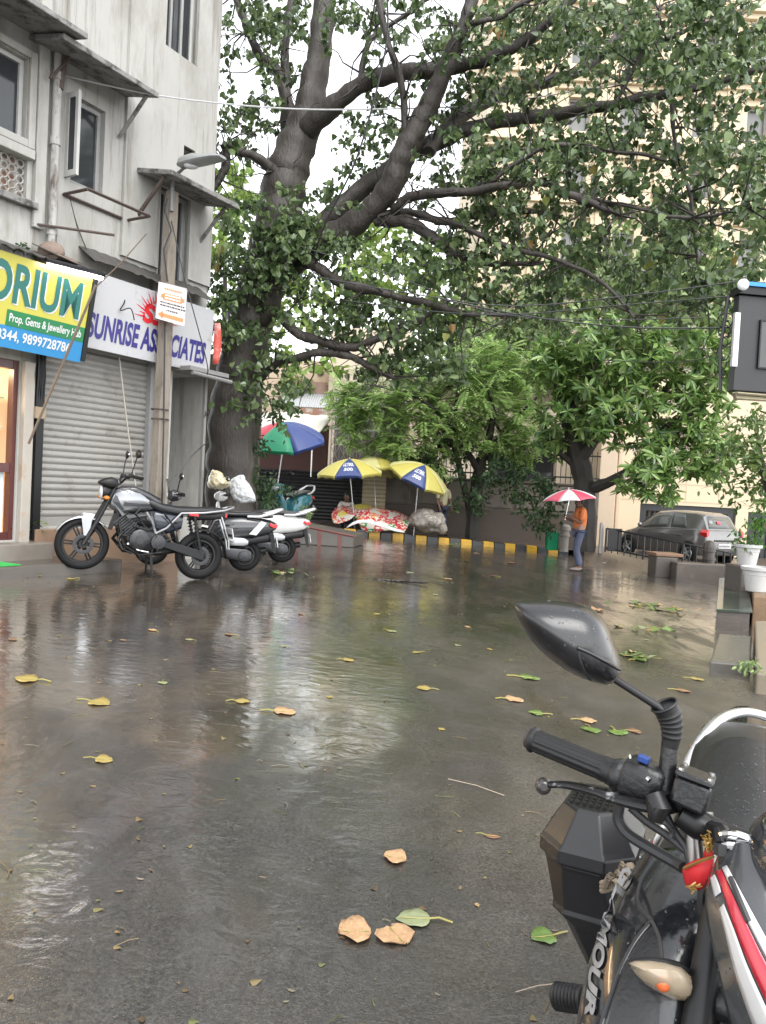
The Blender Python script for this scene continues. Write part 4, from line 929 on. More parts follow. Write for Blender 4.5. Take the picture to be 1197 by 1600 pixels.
# tarpaulin
tp = [[(380, 652, 24), (430, 640, 24.2), (475, 648, 24.2), (523, 648, 24)], [(375, 668, 23), (430, 662, 23.2), (470, 668, 23.2), (510, 664, 23.2)], [(378, 690, 22), (420, 684, 22.2), (462, 692, 22.2), (487, 690, 22.4)]]
m = MB(); m.grid([[P(*c) for c in r_] for r_ in tp]); tag(m.build('tarpaulin', mat('dirty_white_tarp', (.58, .54, .48), .5, var=.2, vs=3, c2=(.3, .26, .22), c2s=2, c2t=.62, bump=.6, bs=5), sub=3, solid=.01, disp=(.16, .5)), 'dirty white tarpaulin stretched as a roof over the shed front', 'tarpaulin')
m = MB(); m.tube([P(488, 690, 22.4), P(486, 745, 22.4)], .02, 5); m.tube([P(487, 692, 22.4), P(523, 648, 24)], .015, 5); tag(m.build('tarpaulin_pole', STEEL), 'thin pole propping up the front corner of the white tarpaulin', 'pole')
# collapsible gate
fg = Frame((0, 25.0), (1, .0), (0, -1))
g0, g1 = fg.px(518, 680)[0], fg.px(632, 690)[0]; zg0, zgm, zg1 = fg.px(560, 742)[1], fg.px(560, 672)[1], fg.px(560, 618)[1]
cg = thing('collapsible_gate', 'grey collapsible lattice gate standing behind the feathery tree', 'gate', fg.pt(0, 0, 0))
GG = mat('gate_grey', (.36, .36, .36), .45, var=.2)
m = MB(); n = 17
for k in range(n + 1):
    a = g0 + (g1 - g0) * k / n; fg.box(m, a - .014, a + .014, .0, .03, zg0, zg1)
m.build('uprights', GG, cg, smooth=False)
m = MB()
for za, zb_ in ((zg0 + .1, zgm - .05), (zgm + .05, zg1)):
    nn = 5; hh = (zb_ - za) / nn
    for k in range(n):
        a = g0 + (g1 - g0) * k / n; b_ = g0 + (g1 - g0) * (k + 1) / n
        for j in range(nn):
            z = za + j * hh; up = (k + j) % 2
            m.tube([fg.pt(a, .04, z if up else z + hh), fg.pt(b_, .04, z + hh if up else z)], .012, 4, False)
m.build('lattice', GG, cg, smooth=False)
m = MB(); fg.box(m, g0 - .05, g1, -.02, .06, zgm - .03, zgm + .03); fg.box(m, g0 - .05, g1, -.03, .08, zg1, zg1 + .07); m.build('rail', GG, cg, smooth=False)
m = MB(); fg.box(m, g0, g1, -1.4, -1.3, zg0 - 1.5, zg1 + .2); m.build('dark_room_behind', mat('dim_room', (.09, .07, .06), .8), cg, smooth=False)

# low wall with red stripes and slope
lw0, lw1 = G(436, 848), G(552, 856); 
m = MB(); m.hexa([lw0, lw1, lw1 + V((.2, 1.2, 0)), lw0 + V((-.1, 1.4, 0)), lw0 + V((0, .02, .45)), lw1 + V((0, .02, .25)), lw1 + V((.2, 1.2, .27)), lw0 + V((-.1, 1.4, .47))])
lw = thing('low_platform', 'low grey platform wall painted with red stripes beside the white scooter', 'platform', lw0); m.build('body', mat('grey_wet_plaster', (.10, .088, .076), .4, var=.25, c2=(.06, .05, .042)), lw, smooth=False, bev=.015)
RST = mat('faded_red', (.15, .05, .04), .5, var=.25)
dv = lw1 - lw0; nv_ = V((dv.y, -dv.x, 0)).normalized(); nv_ = nv_ if nv_.y < 0 else -nv_
for t in (.2, .5, .78):
    m = MB(); p = lw0 + dv * t; h = .45 - .2 * t
    m.hexa([p + nv_ * .001, p + dv.normalized() * .1 + nv_ * .001, p + dv.normalized() * .1 - nv_ * .02, p - nv_ * .02, p + nv_ * -.015 + V((0, 0, h - .02)), p + dv.normalized() * .1 - nv_ * .015 + V((0, 0, h - .03)), p + dv.normalized() * .1 - nv_ * .04 + V((0, 0, h - .03)), p - nv_ * .04 + V((0, 0, h - .02))]); m.build('red_stripe', RST, lw, smooth=False)
m = MB(); m.tube([lw0 + V((0, .03, .45)), lw1 + V((0, .03, .25))], .03, 6); m.build('red_edge', RST, lw)
# ---------------------------------------------------------------- two-wheelers
random.seed(31)
def place(root, p_rear, p_front, axle_z):
    """stand a local model (x forward, rear axle at 0,0,axle_z) so that its axles lie on the two points"""
    x = (p_front - p_rear).normalized(); y = V((0, 0, 1)).cross(x).normalized(); z = x.cross(y)
    M3 = Matrix((x, y, z)).transposed(); root.rotation_euler = M3.to_euler(); root.location = p_rear - M3 @ V((0, 0, axle_z))
def wheel(par, c, Rr, tr, mtl, spokes=6, disc=True, hub=.05, name='wheel'):
    c = V(c); ax = V((0, 1, 0)); m = MB()
    m.ring(c, ax, Rr - tr * 1.75, tr * .32, 40, 6, 2.0); m.lathe([(hub, -.07), (hub, .07)], c, ax, 16)
    for k in range(spokes):
        a = 2 * math.pi * k / spokes
        for s_ in (-1, 1):
            d0 = V((math.cos(a + s_ * .25), 0, math.sin(a + s_ * .25))); d1 = V((math.cos(a + s_ * .09), 0, math.sin(a + s_ * .09)))
            m.tube([c + d0 * hub * .9, c + d1 * (Rr - tr * 1.8)], [.014, .009], 5)
    w_ = m.build(name, mtl, par, local=True)
    m = MB(); m.ring(c, ax, Rr - tr * .92, tr * .92, 48, 10, .9); 
    for k in range(48):
        a = 2 * math.pi * k / 48; d = V((math.cos(a), 0, math.sin(a)))
        for s_ in (-1, 1): m.tube([c + d * (Rr - .004) + V((0, s_ * .006, 0)), c + d * (Rr - tr * .5) + V((0, s_ * tr * .75, 0))], .003, 3, False)
    m.build('tyre', RUBBER, w_, local=True)
    if disc: m = MB(); m.ring(c + V((0, .075, 0)), ax, .095, .022, 28, 4, .1); m.build('brake_disc', ALU, w_, local=True)
    return w_
def sect(x, zb, zt, hw, n=16, sq=3.0, yc=0):
    out = []
    for k in range(n):
        a = 2 * math.pi * k / n; ca, sa = math.cos(a), math.sin(a)
        out.append(V((x, yc + hw * math.copysign(abs(ca) ** (2 / sq), ca), (zb + zt) / 2 + (zt - zb) / 2 * math.copysign(abs(sa) ** (2 / sq), sa))))
    return out
def mirror_pair(par, base, top, sz=(.055, .02, .04)):
    for s_ in (1, -1):
        b_ = V((base[0], base[1] * s_, base[2])); t = V((top[0], top[1] * s_, top[2])); m = MB()
        m.tube([b_, b_ + (t - b_) * .5 + V((0, .02 * s_, .03)), t], .007, 6); m.ell(t, (.022, .075, .05), rotz(.15 * s_), 14, 8)
        mo = m.build('mirror', BLACKM, par, local=True); m = MB(); m.ell(t - V((.018, 0, 0)), (.006, .066, .042), rotz(.15 * s_), 14, 6); m.build('mirror_glass', CHROME, mo, local=True)
SEATM = mat('seat_vinyl', (.014, .014, .015), .35, var=.3, vs=15)
# silver and black motorcycle
mc = thing('motorcycle', 'silver and black naked motorcycle on its centre stand nearest the shutter', 'motorcycle')
wheel(mc, (0, 0, .30), .30, .062, BLACKM, 6); wheel(mc, (1.39, 0, .30), .305, .05, BLACKM, 6)
m = MB()
for s_ in (-1, 1): m.tube([(1.39, .085 * s_, .30), (1.27, .085 * s_, .60), (1.13, .085 * s_, .98)], [.026, .026, .02], 10)
m.build('front_fork', DARKMET, mc, local=True)
m = MB(); rows = []
for k in range(13):
    a = R(20 + 115 * k / 12); rr = .335; rows.append([V((1.39 + rr * math.cos(a) * (1 - .0 * abs(j)), .02 * 0 + j * .055, .30 + (rr - .03 * abs(j) ** 2) * math.sin(a))) for j in (-1, -.6, 0, .6, 1)])
m.grid(rows); fe = m.build('front_fender', SILVER, mc, local=True, solid=.006, fix=False)
for s_ in (-1, 1):
    m = MB(); m.hexa([(1.33, .075 * s_, .60), (1.45, .075 * s_, .60), (1.45, .092 * s_, .60), (1.33, .092 * s_, .60), (1.30, .06 * s_, .66), (1.42, .06 * s_, .66), (1.42, .07 * s_, .66), (1.30, .07 * s_, .66)])
    m.hexa([(1.34, .076 * s_, .40), (1.40, .076 * s_, .40), (1.40, .092 * s_, .40), (1.34, .092 * s_, .40), (1.33, .076 * s_, .60), (1.45, .076 * s_, .60), (1.45, .092 * s_, .60), (1.33, .092 * s_, .60)]); m.build('fender_stay', SILVER, fe, local=True, smooth=False, bev=.006)
m = MB(); m.lathe([(.0, -.12), (.06, -.11), (.085, -.04), (.092, .0), (.09, .02)], (1.24, 0, .93), (1, 0, -.12), 24); hl = m.build('headlight', BLACKM, mc, local=True)
m = MB(); m.lathe([(.083, .021), (.07, .04), (.0, .05)], (1.24, 0, .93), (1, 0, -.12), 24); m.build('lens', CLEARL, hl, local=True)
m = MB(); m.loft([sect(1.10, .98, 1.10, .08), sect(1.17, .98, 1.12, .10), sect(1.26, 1.0, 1.09, .09), sect(1.31, 1.02, 1.05, .05)]); m.build('instrument_cowl', BLACKM, mc, local=True)
for s_ in (1, -1):
    m = MB(); m.tube([(1.25, .07 * s_, .86), (1.23, .2 * s_, .87)], .009, 6); m.ell((1.23, .22 * s_, .87), (.035, .04, .025)); m.build('indicator', mat('amber_lens', (.5, .16, .02), .2), mc, local=True)
m = MB(); m.tube([(1.06, 0, 1.06), (1.05, .12, 1.10), (1.02, .22, 1.16), (.93, .36, 1.15)], .013, 8); m.tube([(1.06, 0, 1.06), (1.05, -.12, 1.10), (1.02, -.22, 1.16), (.93, -.36, 1.15)], .013, 8)
hb_ = m.build('handlebar', DARKMET, mc, local=True)
for s_ in (1, -1):
    m = MB(); m.tube([(.975, .28 * s_, 1.155), (.90, .40 * s_, 1.145)], .02, 10); m.build('grip', RUBBER, hb_, local=True)
    m = MB(); m.tube([(1.03, .26 * s_, 1.15), (.97, .40 * s_, 1.13)], .007, 6); m.build('lever', ALU, hb_, local=True)
    m = MB(); m.box((1.0, .235 * s_, 1.16), (.05, .05, .05)); m.build('switch_block', BLACKM, hb_, local=True, smooth=False, bev=.008)
mirror_pair(mc, (1.0, .25, 1.18), (.97, .32, 1.42))
m = MB(); m.loft([sect(.62, .80, .92, .06), sect(.70, .78, .96, .10), sect(.84, .74, 1.02, .14), sect(.98, .70, 1.03, .155), sect(1.08, .72, 1.0, .14), sect(1.16, .76, .94, .08)]); m.build('fuel_tank', mat('tank_silver', (.22, .225, .235), .16, metal=.75, coat=.6, rv=.05), mc, local=True)
m = MB(); m.loft([sect(.58, .80, .95, .07), sect(.72, .88, 1.0, .115), sect(.9, .945, 1.052, .13), sect(1.06, .95, 1.025, .11), sect(1.15, .9, .97, .06)]); m.build('tank_spine', GLOSSB, mc, local=True)
for s_ in (1, -1):
    m = MB(); m.prism([(1.02, .152 * s_, .80), (1.02, .152 * s_, .845), (.72, .118 * s_, .86), (.70, .11 * s_, .83)], (0, .014 * s_, 0)); m.prism([(1.12, .135 * s_, .92), (1.15, .12 * s_, .84), (1.02, .155 * s_, .68), (.99, .157 * s_, .70), (1.07, .15 * s_, .83)], (0, .012 * s_, 0)); m.prism([(.98, .153 * s_, .70), (.66, .1 * s_, .78), (.62, .09 * s_, .75), (.95, .15 * s_, .66)], (0, .015 * s_, 0)); m.build('tank_stripe', GLOSSB, mc, local=True, smooth=False)
m = MB(); m.loft([sect(-.22, .88, .93, .05), sect(-.1, .83, .93, .11), sect(.15, .80, .90, .13), sect(.36, .77, .88, .13), sect(.56, .78, .89, .13), sect(.76, .84, .95, .10), sect(.92, .94, 1.0, .05)]); m.build('seat', SEATM, mc, local=True)
m = MB(); m.loft([sect(.28, .60, .80, .07), sect(.45, .52, .80, .12), sect(.62, .55, .80, .12), sect(.72, .62, .78, .08)]); m.build('side_cover', mat('blue_black_panel', (.018, .022, .032), .2, coat=.4), mc, local=True)
m = MB()
for s_ in (1, -1):
    m.tube([(.60, .13 * s_, .52), (.48, .14 * s_, .60), (.33, .15 * s_, .80), (.05, .15 * s_, .84), (-.2, .14 * s_, .90), (-.32, .10 * s_, .95)], [.014, .014, .014, .014, .015, .012], 8); m.tube([(.60, .13 * s_, .52), (.66, .13 * s_, .66), (.74, .12 * s_, .76)], .015, 8)
m.tube([(-.32, .1, .95), (-.36, 0, .96), (-.32, -.1, .95)], .014, 8); m.build('subframe', mat('subframe_grey', (.24, .24, .245), .3, metal=.5), mc, local=True)
m = MB(); m.loft([sect(.2, .72, .84, .05), sect(-.1, .76, .86, .09), sect(-.25, .80, .88, .06)]); tlx = m.build('tail', BLACKM, mc, local=True)
m = MB(); m.box((.18, .168, .80), (.12, .02, .03)); m.box((-.26, 0, .84), (.03, .12, .05)); m.build('tail_light', REDL, tlx, local=True, smooth=False, bev=.006)
m = MB(); rows = []
for k in range(10):
    a = R(75 + 105 * k / 9); rows.append([V((.34 * math.cos(a), j * .07, .30 + (.345 - .02 * j * j) * math.sin(a))) for j in (-1, 0, 1)])
m.grid(rows); m.build('rear_fender', BLACKM, mc, local=True, solid=.008, fix=False)
m = MB(); m.tube([(-.20, .06, .82), (-.33, .06, .55), (-.36, .05, .42)], .011, 6); m.tube([(-.20, -.06, .82), (-.33, -.06, .55), (-.36, -.05, .42)], .011, 6); m.build('fender_strut', STEEL, mc, local=True)
m = MB(); m.box((-.37, 0, .62), (.012, .2, .14), Matrix.Rotation(R(18), 3, 'Y')); npl = m.build('number_plate', PLATEW, mc, local=True, smooth=False, bev=.004)
m = MB(); m.loft([sect(.50, .30, .56, .11), sect(.62, .26, .60, .14), sect(.80, .27, .60, .14), sect(.92, .34, .52, .11)]); eg = m.build('engine', DARKMET, mc, local=True)
m = MB(); m.lathe([(.12, .0), (.12, .03), (.10, .045), (.05, .05), (.05, .06), (0, .062)], (.78, .135, .43), (0, 1, 0), 24); m.lathe([(.085, 0), (.085, .03), (.03, .04)], (.56, .135, .42), (0, 1, 0), 20); m.build('crankcase_cover', ALU, eg, local=True)
m = MB()
for k in range(8): t = k / 7; m.box((.87 + .16 * t, 0, .52 + .13 * t), (.022, .22, .19), Matrix.Rotation(R(-42), 3, 'Y'))
m.build('cylinder_fins', ALU, eg, local=True, smooth=False, bev=.003)
m = MB(); m.tube([(.98, 0, .52), (1.05, -.06, .40), (.9, -.13, .26), (.5, -.16, .26), (.15, -.19, .36), (-.25, -.21, .46)], [.02, .02, .024, .03, .05, .055], 10); m.build('exhaust', BLACKM, mc, local=True)
m = MB(); m.tube([(0, .11, .30), (.25, .11, .34), (.48, .10, .40)], [.03, .032, .036], 8); m.tube([(0, -.11, .30), (.48, -.10, .40)], .03, 8); m.build('swingarm', DARKMET, mc, local=True)
m = MB(); m.hexa([(-.02, .125, .25), (.5, .125, .37), (.5, .14, .37), (-.02, .14, .25), (-.04, .125, .36), (.5, .125, .46), (.5, .14, .46), (-.04, .14, .36)]); m.build('chain_cover', BLACKM, mc, local=True, smooth=False, bev=.01)
m = MB(); 
for s_ in (1, -1):
    m.tube([(.02, .13 * s_, .34), (.16, .13 * s_, .78)], .018, 8)
    for k in range(9): m.ring(V((.04, .13 * s_, .40)) + V((.11, 0, .33)) * (k / 8), (.11, 0, .33), .028, .006, 12, 4)
m.build('shock_absorber', DARKMET, mc, local=True)
m = MB()
for s_ in (1, -1): m.tube([(.62, .12 * s_, .28), (.58, .16 * s_, .02), (.52, .17 * s_, 0)], .016, 6)
m.tube([(.6, -.12, .2), (.6, .12, .2)], .014, 6); m.build('centre_stand', BLACKM, mc, local=True)
for s_ in (1, -1):
    m = MB(); m.tube([(.58, .12 * s_, .33), (.58, .27 * s_, .33)], .016, 8); m.build('footpeg', RUBBER, mc, local=True)
m = MB(); m.tube([(.9, .10, .36), (.78, .17, .30), (.66, .17, .29)], .008, 6); m.tube([(.9, .17, .36), (.92, .22, .37)], .012, 6); m.build('gear_lever', STEEL, mc, local=True)
m = MB(); m.hexa([(1.10, -.09, .50), (1.12, -.09, .50), (1.12, .09, .50), (1.10, .09, .50), (1.04, -.10, .70), (1.07, -.10, .70), (1.07, .10, .70), (1.04, .10, .70)]); m.build('radiator', DARKMET, mc, local=True, smooth=False)
m = MB()
for k in range(5): m.tube([(1.06 + .01 * k, .06 - .03 * k, 1.06), (1.16, .09 - .03 * k, .96), (1.05, .1 - .04 * k, .80), (.85, .1 - .03 * k, .64)], .006, 5)
m.build('control_cables', CABLE, mc, local=True)
m = MB()
for s_ in (1, -1): m.tube([(1.08, .05 * s_, .78), (1.02, .12 * s_, .56), (.95, .13 * s_, .34), (.75, .13 * s_, .24), (.5, .12 * s_, .30)], .017, 8); m.tube([(.95, .06 * s_, .72), (.6, .08 * s_, .62), (.4, .08 * s_, .45)], .02, 8)
m.build('frame', BLACKM, mc, local=True)
m = MB(); m.loft([sect(.55, .58, .72, .07), sect(.8, .58, .74, .09), sect(.98, .62, .74, .07)]); m.build('air_box', BLACKM, mc, local=True)
m = MB(); random.seed(77)
for k in range(26):
    a = V((rnd(.45, 1.02), rnd(.08, .17), rnd(.28, .72))); m.tube([a, a + V((rnd(-.12, .12), rnd(-.02, .04), rnd(-.1, .1))), a + V((rnd(-.18, .18), rnd(-.03, .03), rnd(-.16, .16)))], rnd(.005, .011), 6)
m.build('hoses', BLACKM, mc, local=True)
m = MB()
for k in range(22): m.lathe([(.009, 0), (.009, .008), (0, .009)], V((rnd(.5, .95), .16 + rnd(0, .03), rnd(.3, .6))), (0, 1, 0), 6)
m.build('engine_bolts', ALU, eg, local=True)
m = MB(); m.tube([(.98, .14, .50), (1.04, .2, .42), (.98, .24, .30), (.86, .2, .26)], .012, 8); m.build('crash_guard', BLACKM, mc, local=True)
m = MB()
for k in range(6): m.box((-.379 , .07 - .028 * k, .635), (.004, .018, .035), Matrix.Rotation(R(18), 3, 'Y')); m.box((-.366, .07 - .028 * k, .595), (.004, .018, .035), Matrix.Rotation(R(18), 3, 'Y'))
m.build('plate_print', INK, npl, local=True, smooth=False)
place(mc, P(310.6, 868, 9.62), P(125.7, 849, 8.93), .30)

def scooter(label, body, rear_axle, front_axle, stripe=None, plate=True, name='scooter', apron=None):
    s = thing(name, label, 'scooter'); ra = .225
    wheel(s, (0, 0, ra), .225, .055, DARKMET, 5, False, .06); wheel(s, (1.24, 0, ra), .225, .05, DARKMET, 5, False, .06)
    m = MB(); m.loft([sect(-.40, .62, .70, .05), sect(-.32, .55, .735, .11), sect(-.15, .49, .755, .165), sect(.1, .44, .765, .19), sect(.3, .41, .74, .185), sect(.45, .36, .66, .15), sect(.52, .34, .5, .10)], True); bd = m.build('body_panel', body, s, local=True)
    m = MB(); m.loft([sect(-.36, .46, .57, .03), sect(-.30, .42, .56, .09), sect(.1, .34, .46, .15), sect(.42, .28, .40, .14)]); m.build('lower_cowl', BLACKM, bd, local=True)
    m = MB(); m.loft([sect(-.34, .77, .80, .06), sect(-.25, .755, .825, .12), sect(.0, .76, .83, .14), sect(.2, .75, .81, .14), sect(.38, .735, .815, .13), sect(.52, .72, .77, .07)]); m.build('seat', SEATM, s, local=True)
    m = MB()
    for y in (1, -1): m.tube([(.02, .155 * y, .765), (-.14, .165 * y, .775), (-.30, .15 * y, .83), (-.44, .09 * y, .895)], [.016, .02, .024, .018], 8)
    m.tube([(-.44, .09, .895), (-.47, 0, .90), (-.44, -.09, .895)], .018, 8); m.build('grab_rail', mat('silver_rail', (.42, .42, .42), .3, metal=.3), s, local=True)
    m = MB(); m.box((-.385, 0, .66), (.05, .15, .06), Matrix.Rotation(R(-25), 3, 'Y')); m.box((-.335, .12, .665), (.09, .03, .045), Matrix.Rotation(R(-25), 3, 'Y')); m.box((-.335, -.12, .665), (.09, .03, .045), Matrix.Rotation(R(-25), 3, 'Y')); m.build('tail_light', REDL, bd, local=True, bev=.01)
    m = MB(); m.hexa([(-.42, -.07, .30), (-.40, -.07, .28), (-.40, .07, .28), (-.42, .07, .30), (-.36, -.09, .58), (-.30, -.09, .56), (-.30, .09, .56), (-.36, .09, .58)]); mf = m.build('mud_flap', BLACKM, s, local=True, smooth=False)
    m = MB(); m.box((-.425, 0, .43), (.012, .2, .13), Matrix.Rotation(R(14), 3, 'Y')); pn = m.build('number_plate', PLATEW, mf, local=True, smooth=False, bev=.004); m = MB()
    for k in range(6): m.box((-.437, .07 - .028 * k, .445), (.004, .018, .032), Matrix.Rotation(R(14), 3, 'Y')); m.box((-.428, .07 - .028 * k, .405), (.004, .018, .032), Matrix.Rotation(R(14), 3, 'Y'))
    m.build('plate_print', INK, pn, local=True, smooth=False)
    m = MB(); m.loft([sect(-.08, .15, .29, .035, yc=.11), sect(.0, .13, .33, .05, yc=.12), sect(.2, .16, .33, .05, yc=.12), sect(.42, .2, .34, .05, yc=.10)]); m.lathe([(.075, 0), (.07, .03), (.03, .04)], (.02, .16, .225), (0, 1, 0), 20); m.build('transmission_case', ALU, s, local=True)
    m = MB(); m.loft([sect(-.02, .38, .44, .02, yc=.16), sect(.03, .36, .47, .035, yc=.165), sect(.2, .35, .47, .035, yc=.165), sect(.25, .36, .45, .02, yc=.16)]); m.build('air_filter_cover', SILVER, s, local=True)
    m = MB(); m.tube([(.3, -.13, .22), (.1, -.16, .24), (-.3, -.17, .30)], [.02, .05, .05], 10); m.build('exhaust', DARKMET, s, local=True)
    m = MB(); m.loft([sect(.46, .27, .34, .16), sect(.9, .27, .33, .18)]); m.build('floorboard', BLACKM, s, local=True)
    ap = apron or body
    m = MB(); m.loft([sect(.88, .27, .33, .16), sect(.93, .3, .5, .2), sect(.98, .34, .72, .2), sect(1.03, .45, .88, .16), sect(1.07, .6, .86, .09)]); m.build('front_apron', ap, s, local=True)
    m = MB(); rows = []
    for k in range(11):
        a = R(15 + 150 * k / 10); rows.append([V((1.24 + .27 * math.cos(a), j * .075, ra + (.27 - .03 * j * j) * math.sin(a))) for j in (-1, -.5, 0, .5, 1)])
    m.grid(rows); m.build('front_fender', ap, s, local=True, solid=.006, fix=False)
    m = MB(); m.tube([(1.24, .08, ra), (1.12, .06, .5), (1.04, .03, .8)], .02, 8); m.tube([(1.24, -.08, ra), (1.12, -.06, .5), (1.04, -.03, .8)], .02, 8); m.build('front_fork', DARKMET, s, local=True)
    m = MB(); m.loft([sect(.91, .92, .98, .07), sect(.96, .88, 1.03, .15), sect(1.03, .87, 1.04, .16), sect(1.09, .9, 1.0, .1)]); hc = m.build('handlebar_cowl', ap, s, local=True)
    m = MB(); m.ell((1.085, 0, .95), (.03, .085, .045)); m.build('headlight', CLEARL, hc, local=True)
    for y in (1, -1):
        m = MB(); m.tube([(.98, .12 * y, .975), (.93, .24 * y, .985), (.88, .35 * y, .975)], [.014, .019, .019], 8); m.build('grip', RUBBER, hc, local=True)
        m = MB(); m.tube([(1.0, .14 * y, .98), (.99, .24 * y, .98), (.93, .34 * y, .965)], .007, 6); m.build('lever', ALU, hc, local=True)
    mirror_pair(s, (.97, .16, 1.02), (.94, .25, 1.22))
    m = MB(); m.tube([(.35, .1, .28), (.30, .2, .02)], .012, 6); m.build('side_stand', BLACKM, s, local=True)
    if stripe:
        for y in (1, -1):
            m = MB(); m.prism([(-.12, .172 * y, .52), (-.25, .15 * y, .70), (-.17, .172 * y, .72), (-.02, .186 * y, .53)], (0, .012 * y, 0)); m.build('side_stripe', stripe, bd, local=True, smooth=False)
    place(s, rear_axle, front_axle, ra); return s
BLKB = mat('black_scooter_paint', (.02, .021, .024), .15, coat=.6, rv=.04)
s1 = scooter('black scooter with white tail stripes parked between the motorcycle and white scooter', BLKB, P(382, 867, 10.62), P(232, 856, 10.3), WHITEP)
m = MB(); rows = [[V((1.07 + .02 * i + .02 * abs(j), j * .1 * (1 - .18 * i), 1.0 + .085 * i)) for j in (-1, -.5, 0, .5, 1)] for i in range(3)]
m.grid(rows); m.build('windscreen', mat('smoked_screen', (.07, .075, .08), .08, alpha=.75), s1, local=True, solid=.005, fix=False)
s2 = scooter('white scooter with black seat, its handlebar wrapped in cream plastic', WHITEP, P(440, 857, 12.1), P(312, 846, 11.85))
s3 = scooter('teal scooter behind the white scooter, only its front showing', mat('teal_paint', (.02, .13, .16), .25, coat=.4), P(470, 812, 15.9), P(424, 822, 14.75))
# covers
def lumpy(label, name, c, r, mtl, cat, seed, rough=.25, tilt=0):
    random.seed(seed); m = MB(); n, k = 26, 16; rings = []
    ph = [rnd(0, 6.28) for _ in range(8)]; rt = Matrix.Rotation(tilt, 3, 'Y')
    for i in range(k + 1):
        a = -math.pi / 2 + math.pi * i / k; cr = max(.02, math.cos(a)); rg = []
        for j in range(n):
            th_ = 2 * math.pi * j / n
            f = 1 + rough * (.5 * math.sin(3 * th_ + ph[0] + 2 * a) + .35 * math.sin(5 * th_ + ph[1] - 3 * a) + .25 * math.sin(7 * a + ph[2] + th_)) + rnd(-.06, .06) * rough * 2
            rg.append(V(c) + rt @ V((r[0] * cr * math.cos(th_) * f, r[1] * cr * math.sin(th_) * f, r[2] * math.sin(a) * f)))
        rings.append(rg)
    m.loft(rings); return tag(m.build(name, mtl, ang=28, smooth=True), label, cat)
CRPL = mat('cream_polythene', (.45, .40, .26), .25, var=.12, coat=.3); WHPL = mat('white_polythene', (.45, .46, .46), .3, var=.12)
m = MB(); c = P(338, 757, 11.7)
ol = [(323, 760), (324, 750), (327, 743), (330, 737), (334, 733), (340, 735), (347, 741), (354, 747), (359, 753), (360, 758), (356, 761), (349, 763), (340, 765), (330, 764)]
def pillow(mb, outline, D, depth, bulge=((1, 0), (.9, .5), (.6, .85), (.25, 1)), jit=0):
    """a closed shell from an outline in pixels at depth D, bulging towards the street by depth (m) and half that behind"""
    cx = sum(p[0] for p in outline) / len(outline); cy = sum(p[1] for p in outline) / len(outline); rings = []
    for k, b_ in reversed([(k_, -.5 * b2) for k_, b2 in bulge[1:]]): rings.append([P(cx + (x - cx) * k + rnd(-jit, jit), cy + (y - cy) * k + rnd(-jit, jit), D - b_ * depth) for x, y in outline])
    for k, b_ in bulge: rings.append([P(cx + (x - cx) * k + rnd(-jit, jit), cy + (y - cy) * k + rnd(-jit, jit), D - b_ * depth) for x, y in outline])
    mb.loft(rings)
random.seed(3); m = MB(); pillow(m, ol, 11.75, .22, jit=2.0); tag(m.build('plastic_cover', CRPL, sub=3, disp=(.09, .12)), 'cream polythene cover wrapped over the white scooter handlebar', 'cover')
m = MB(); pillow(m, [(357, 752), (362, 749), (370, 745), (379, 742), (383, 744), (386, 752), (390, 760), (395, 769), (401, 779), (402, 785), (392, 786), (380, 787), (370, 786), (365, 783), (362, 772), (359, 762)], 12.2, .16, ((1, 0), (.96, .6), (.7, .8), (.3, 1)), jit=1.6); tag(m.build('plastic_cover', WHPL, sub=3, disp=(.10, .14)), 'white crumpled plastic sheet over the white scooter front, right of the cream cover', 'cover')
# ---------------------------------------------------------------- pole, lamp, notice, wires
random.seed(41)
WOOD = mat('old_concrete_pole', (.21, .18, .145), .8, var=.35, vs=9, bump=.8, bs=24, c2=(.08, .062, .048), c2s=4, c2t=.53, streak=.3)
pb0, pb1 = P(243, 830, 10.6), P(269, 300, 10.6)
up = thing('street_lamp', 'weathered concrete pole carrying a grey street lamp in front of the white signboard', 'street lamp', pb0)
m = MB(); rings = []
for t in [k / 14 for k in range(15)]:
    c = pb0 + (pb1 - pb0) * t; h = .092 * (1 - t) + .07 * t
    rings.append([c + fr.R @ V((x * h + rnd(-.005, .005), y * h * .9 + rnd(-.005, .005), 0)) for x, y in ((-1, -.8), (-.8, -1), (.8, -1), (1, -.8), (1, .8), (.8, 1), (-.8, 1), (-1, .8))])
m.loft(rings); m.build('pole', WOOD, up, ang=25)
m = MB(); m.tube([P(268, 330, 10.5), P(269, 292, 10.5), P(272, 276, 10.4), P(288, 262, 10.1)], [.03, .03, .022, .02], 10); m.build('lamp_arm', mat('arm_grey', (.16, .16, .16), .5), up)
a, b_ = P(281, 259, 10.15), P(348, 246, 9.75); ax = (b_ - a).normalized(); sd_ = ax.cross(V((0, 0, 1))).normalized(); uu = sd_.cross(ax)
m = MB(); rings = []
for t, h, wd in ((0, .06, .06), (.06, .11, .09), (.35, .12, .11), (.5, .085, .12), (.85, .06, .11), (1, .025, .07)):
    c = a + (b_ - a) * t; rings.append([c + sd_ * (wd * math.cos(k)) + uu * (h * math.sin(k) * (1 if math.sin(k) > 0 else .35)) for k in [i * math.pi / 6 for i in range(12)]])
m.loft(rings); lh = m.build('lamp_head', mat('lamp_grey', (.30, .31, .31), .35, metal=.3), up)
m = MB(); c = a + (b_ - a) * .28 - uu * .03; m.ell(c, (.1, .07, .04)); m.build('lamp_glass', CLEARL, lh)
m = MB(); m.tube([P(258, 505, 10.48), P(256, 660, 10.45), P(253, 800, 10.45)], .012, 5); m.tube([P(262, 310, 10.45), P(258, 330, 10.42), P(268, 360, 10.42), P(256, 390, 10.42), P(262, 440, 10.45)], .012, 5); m.build('pole_cable', CABLE, up)
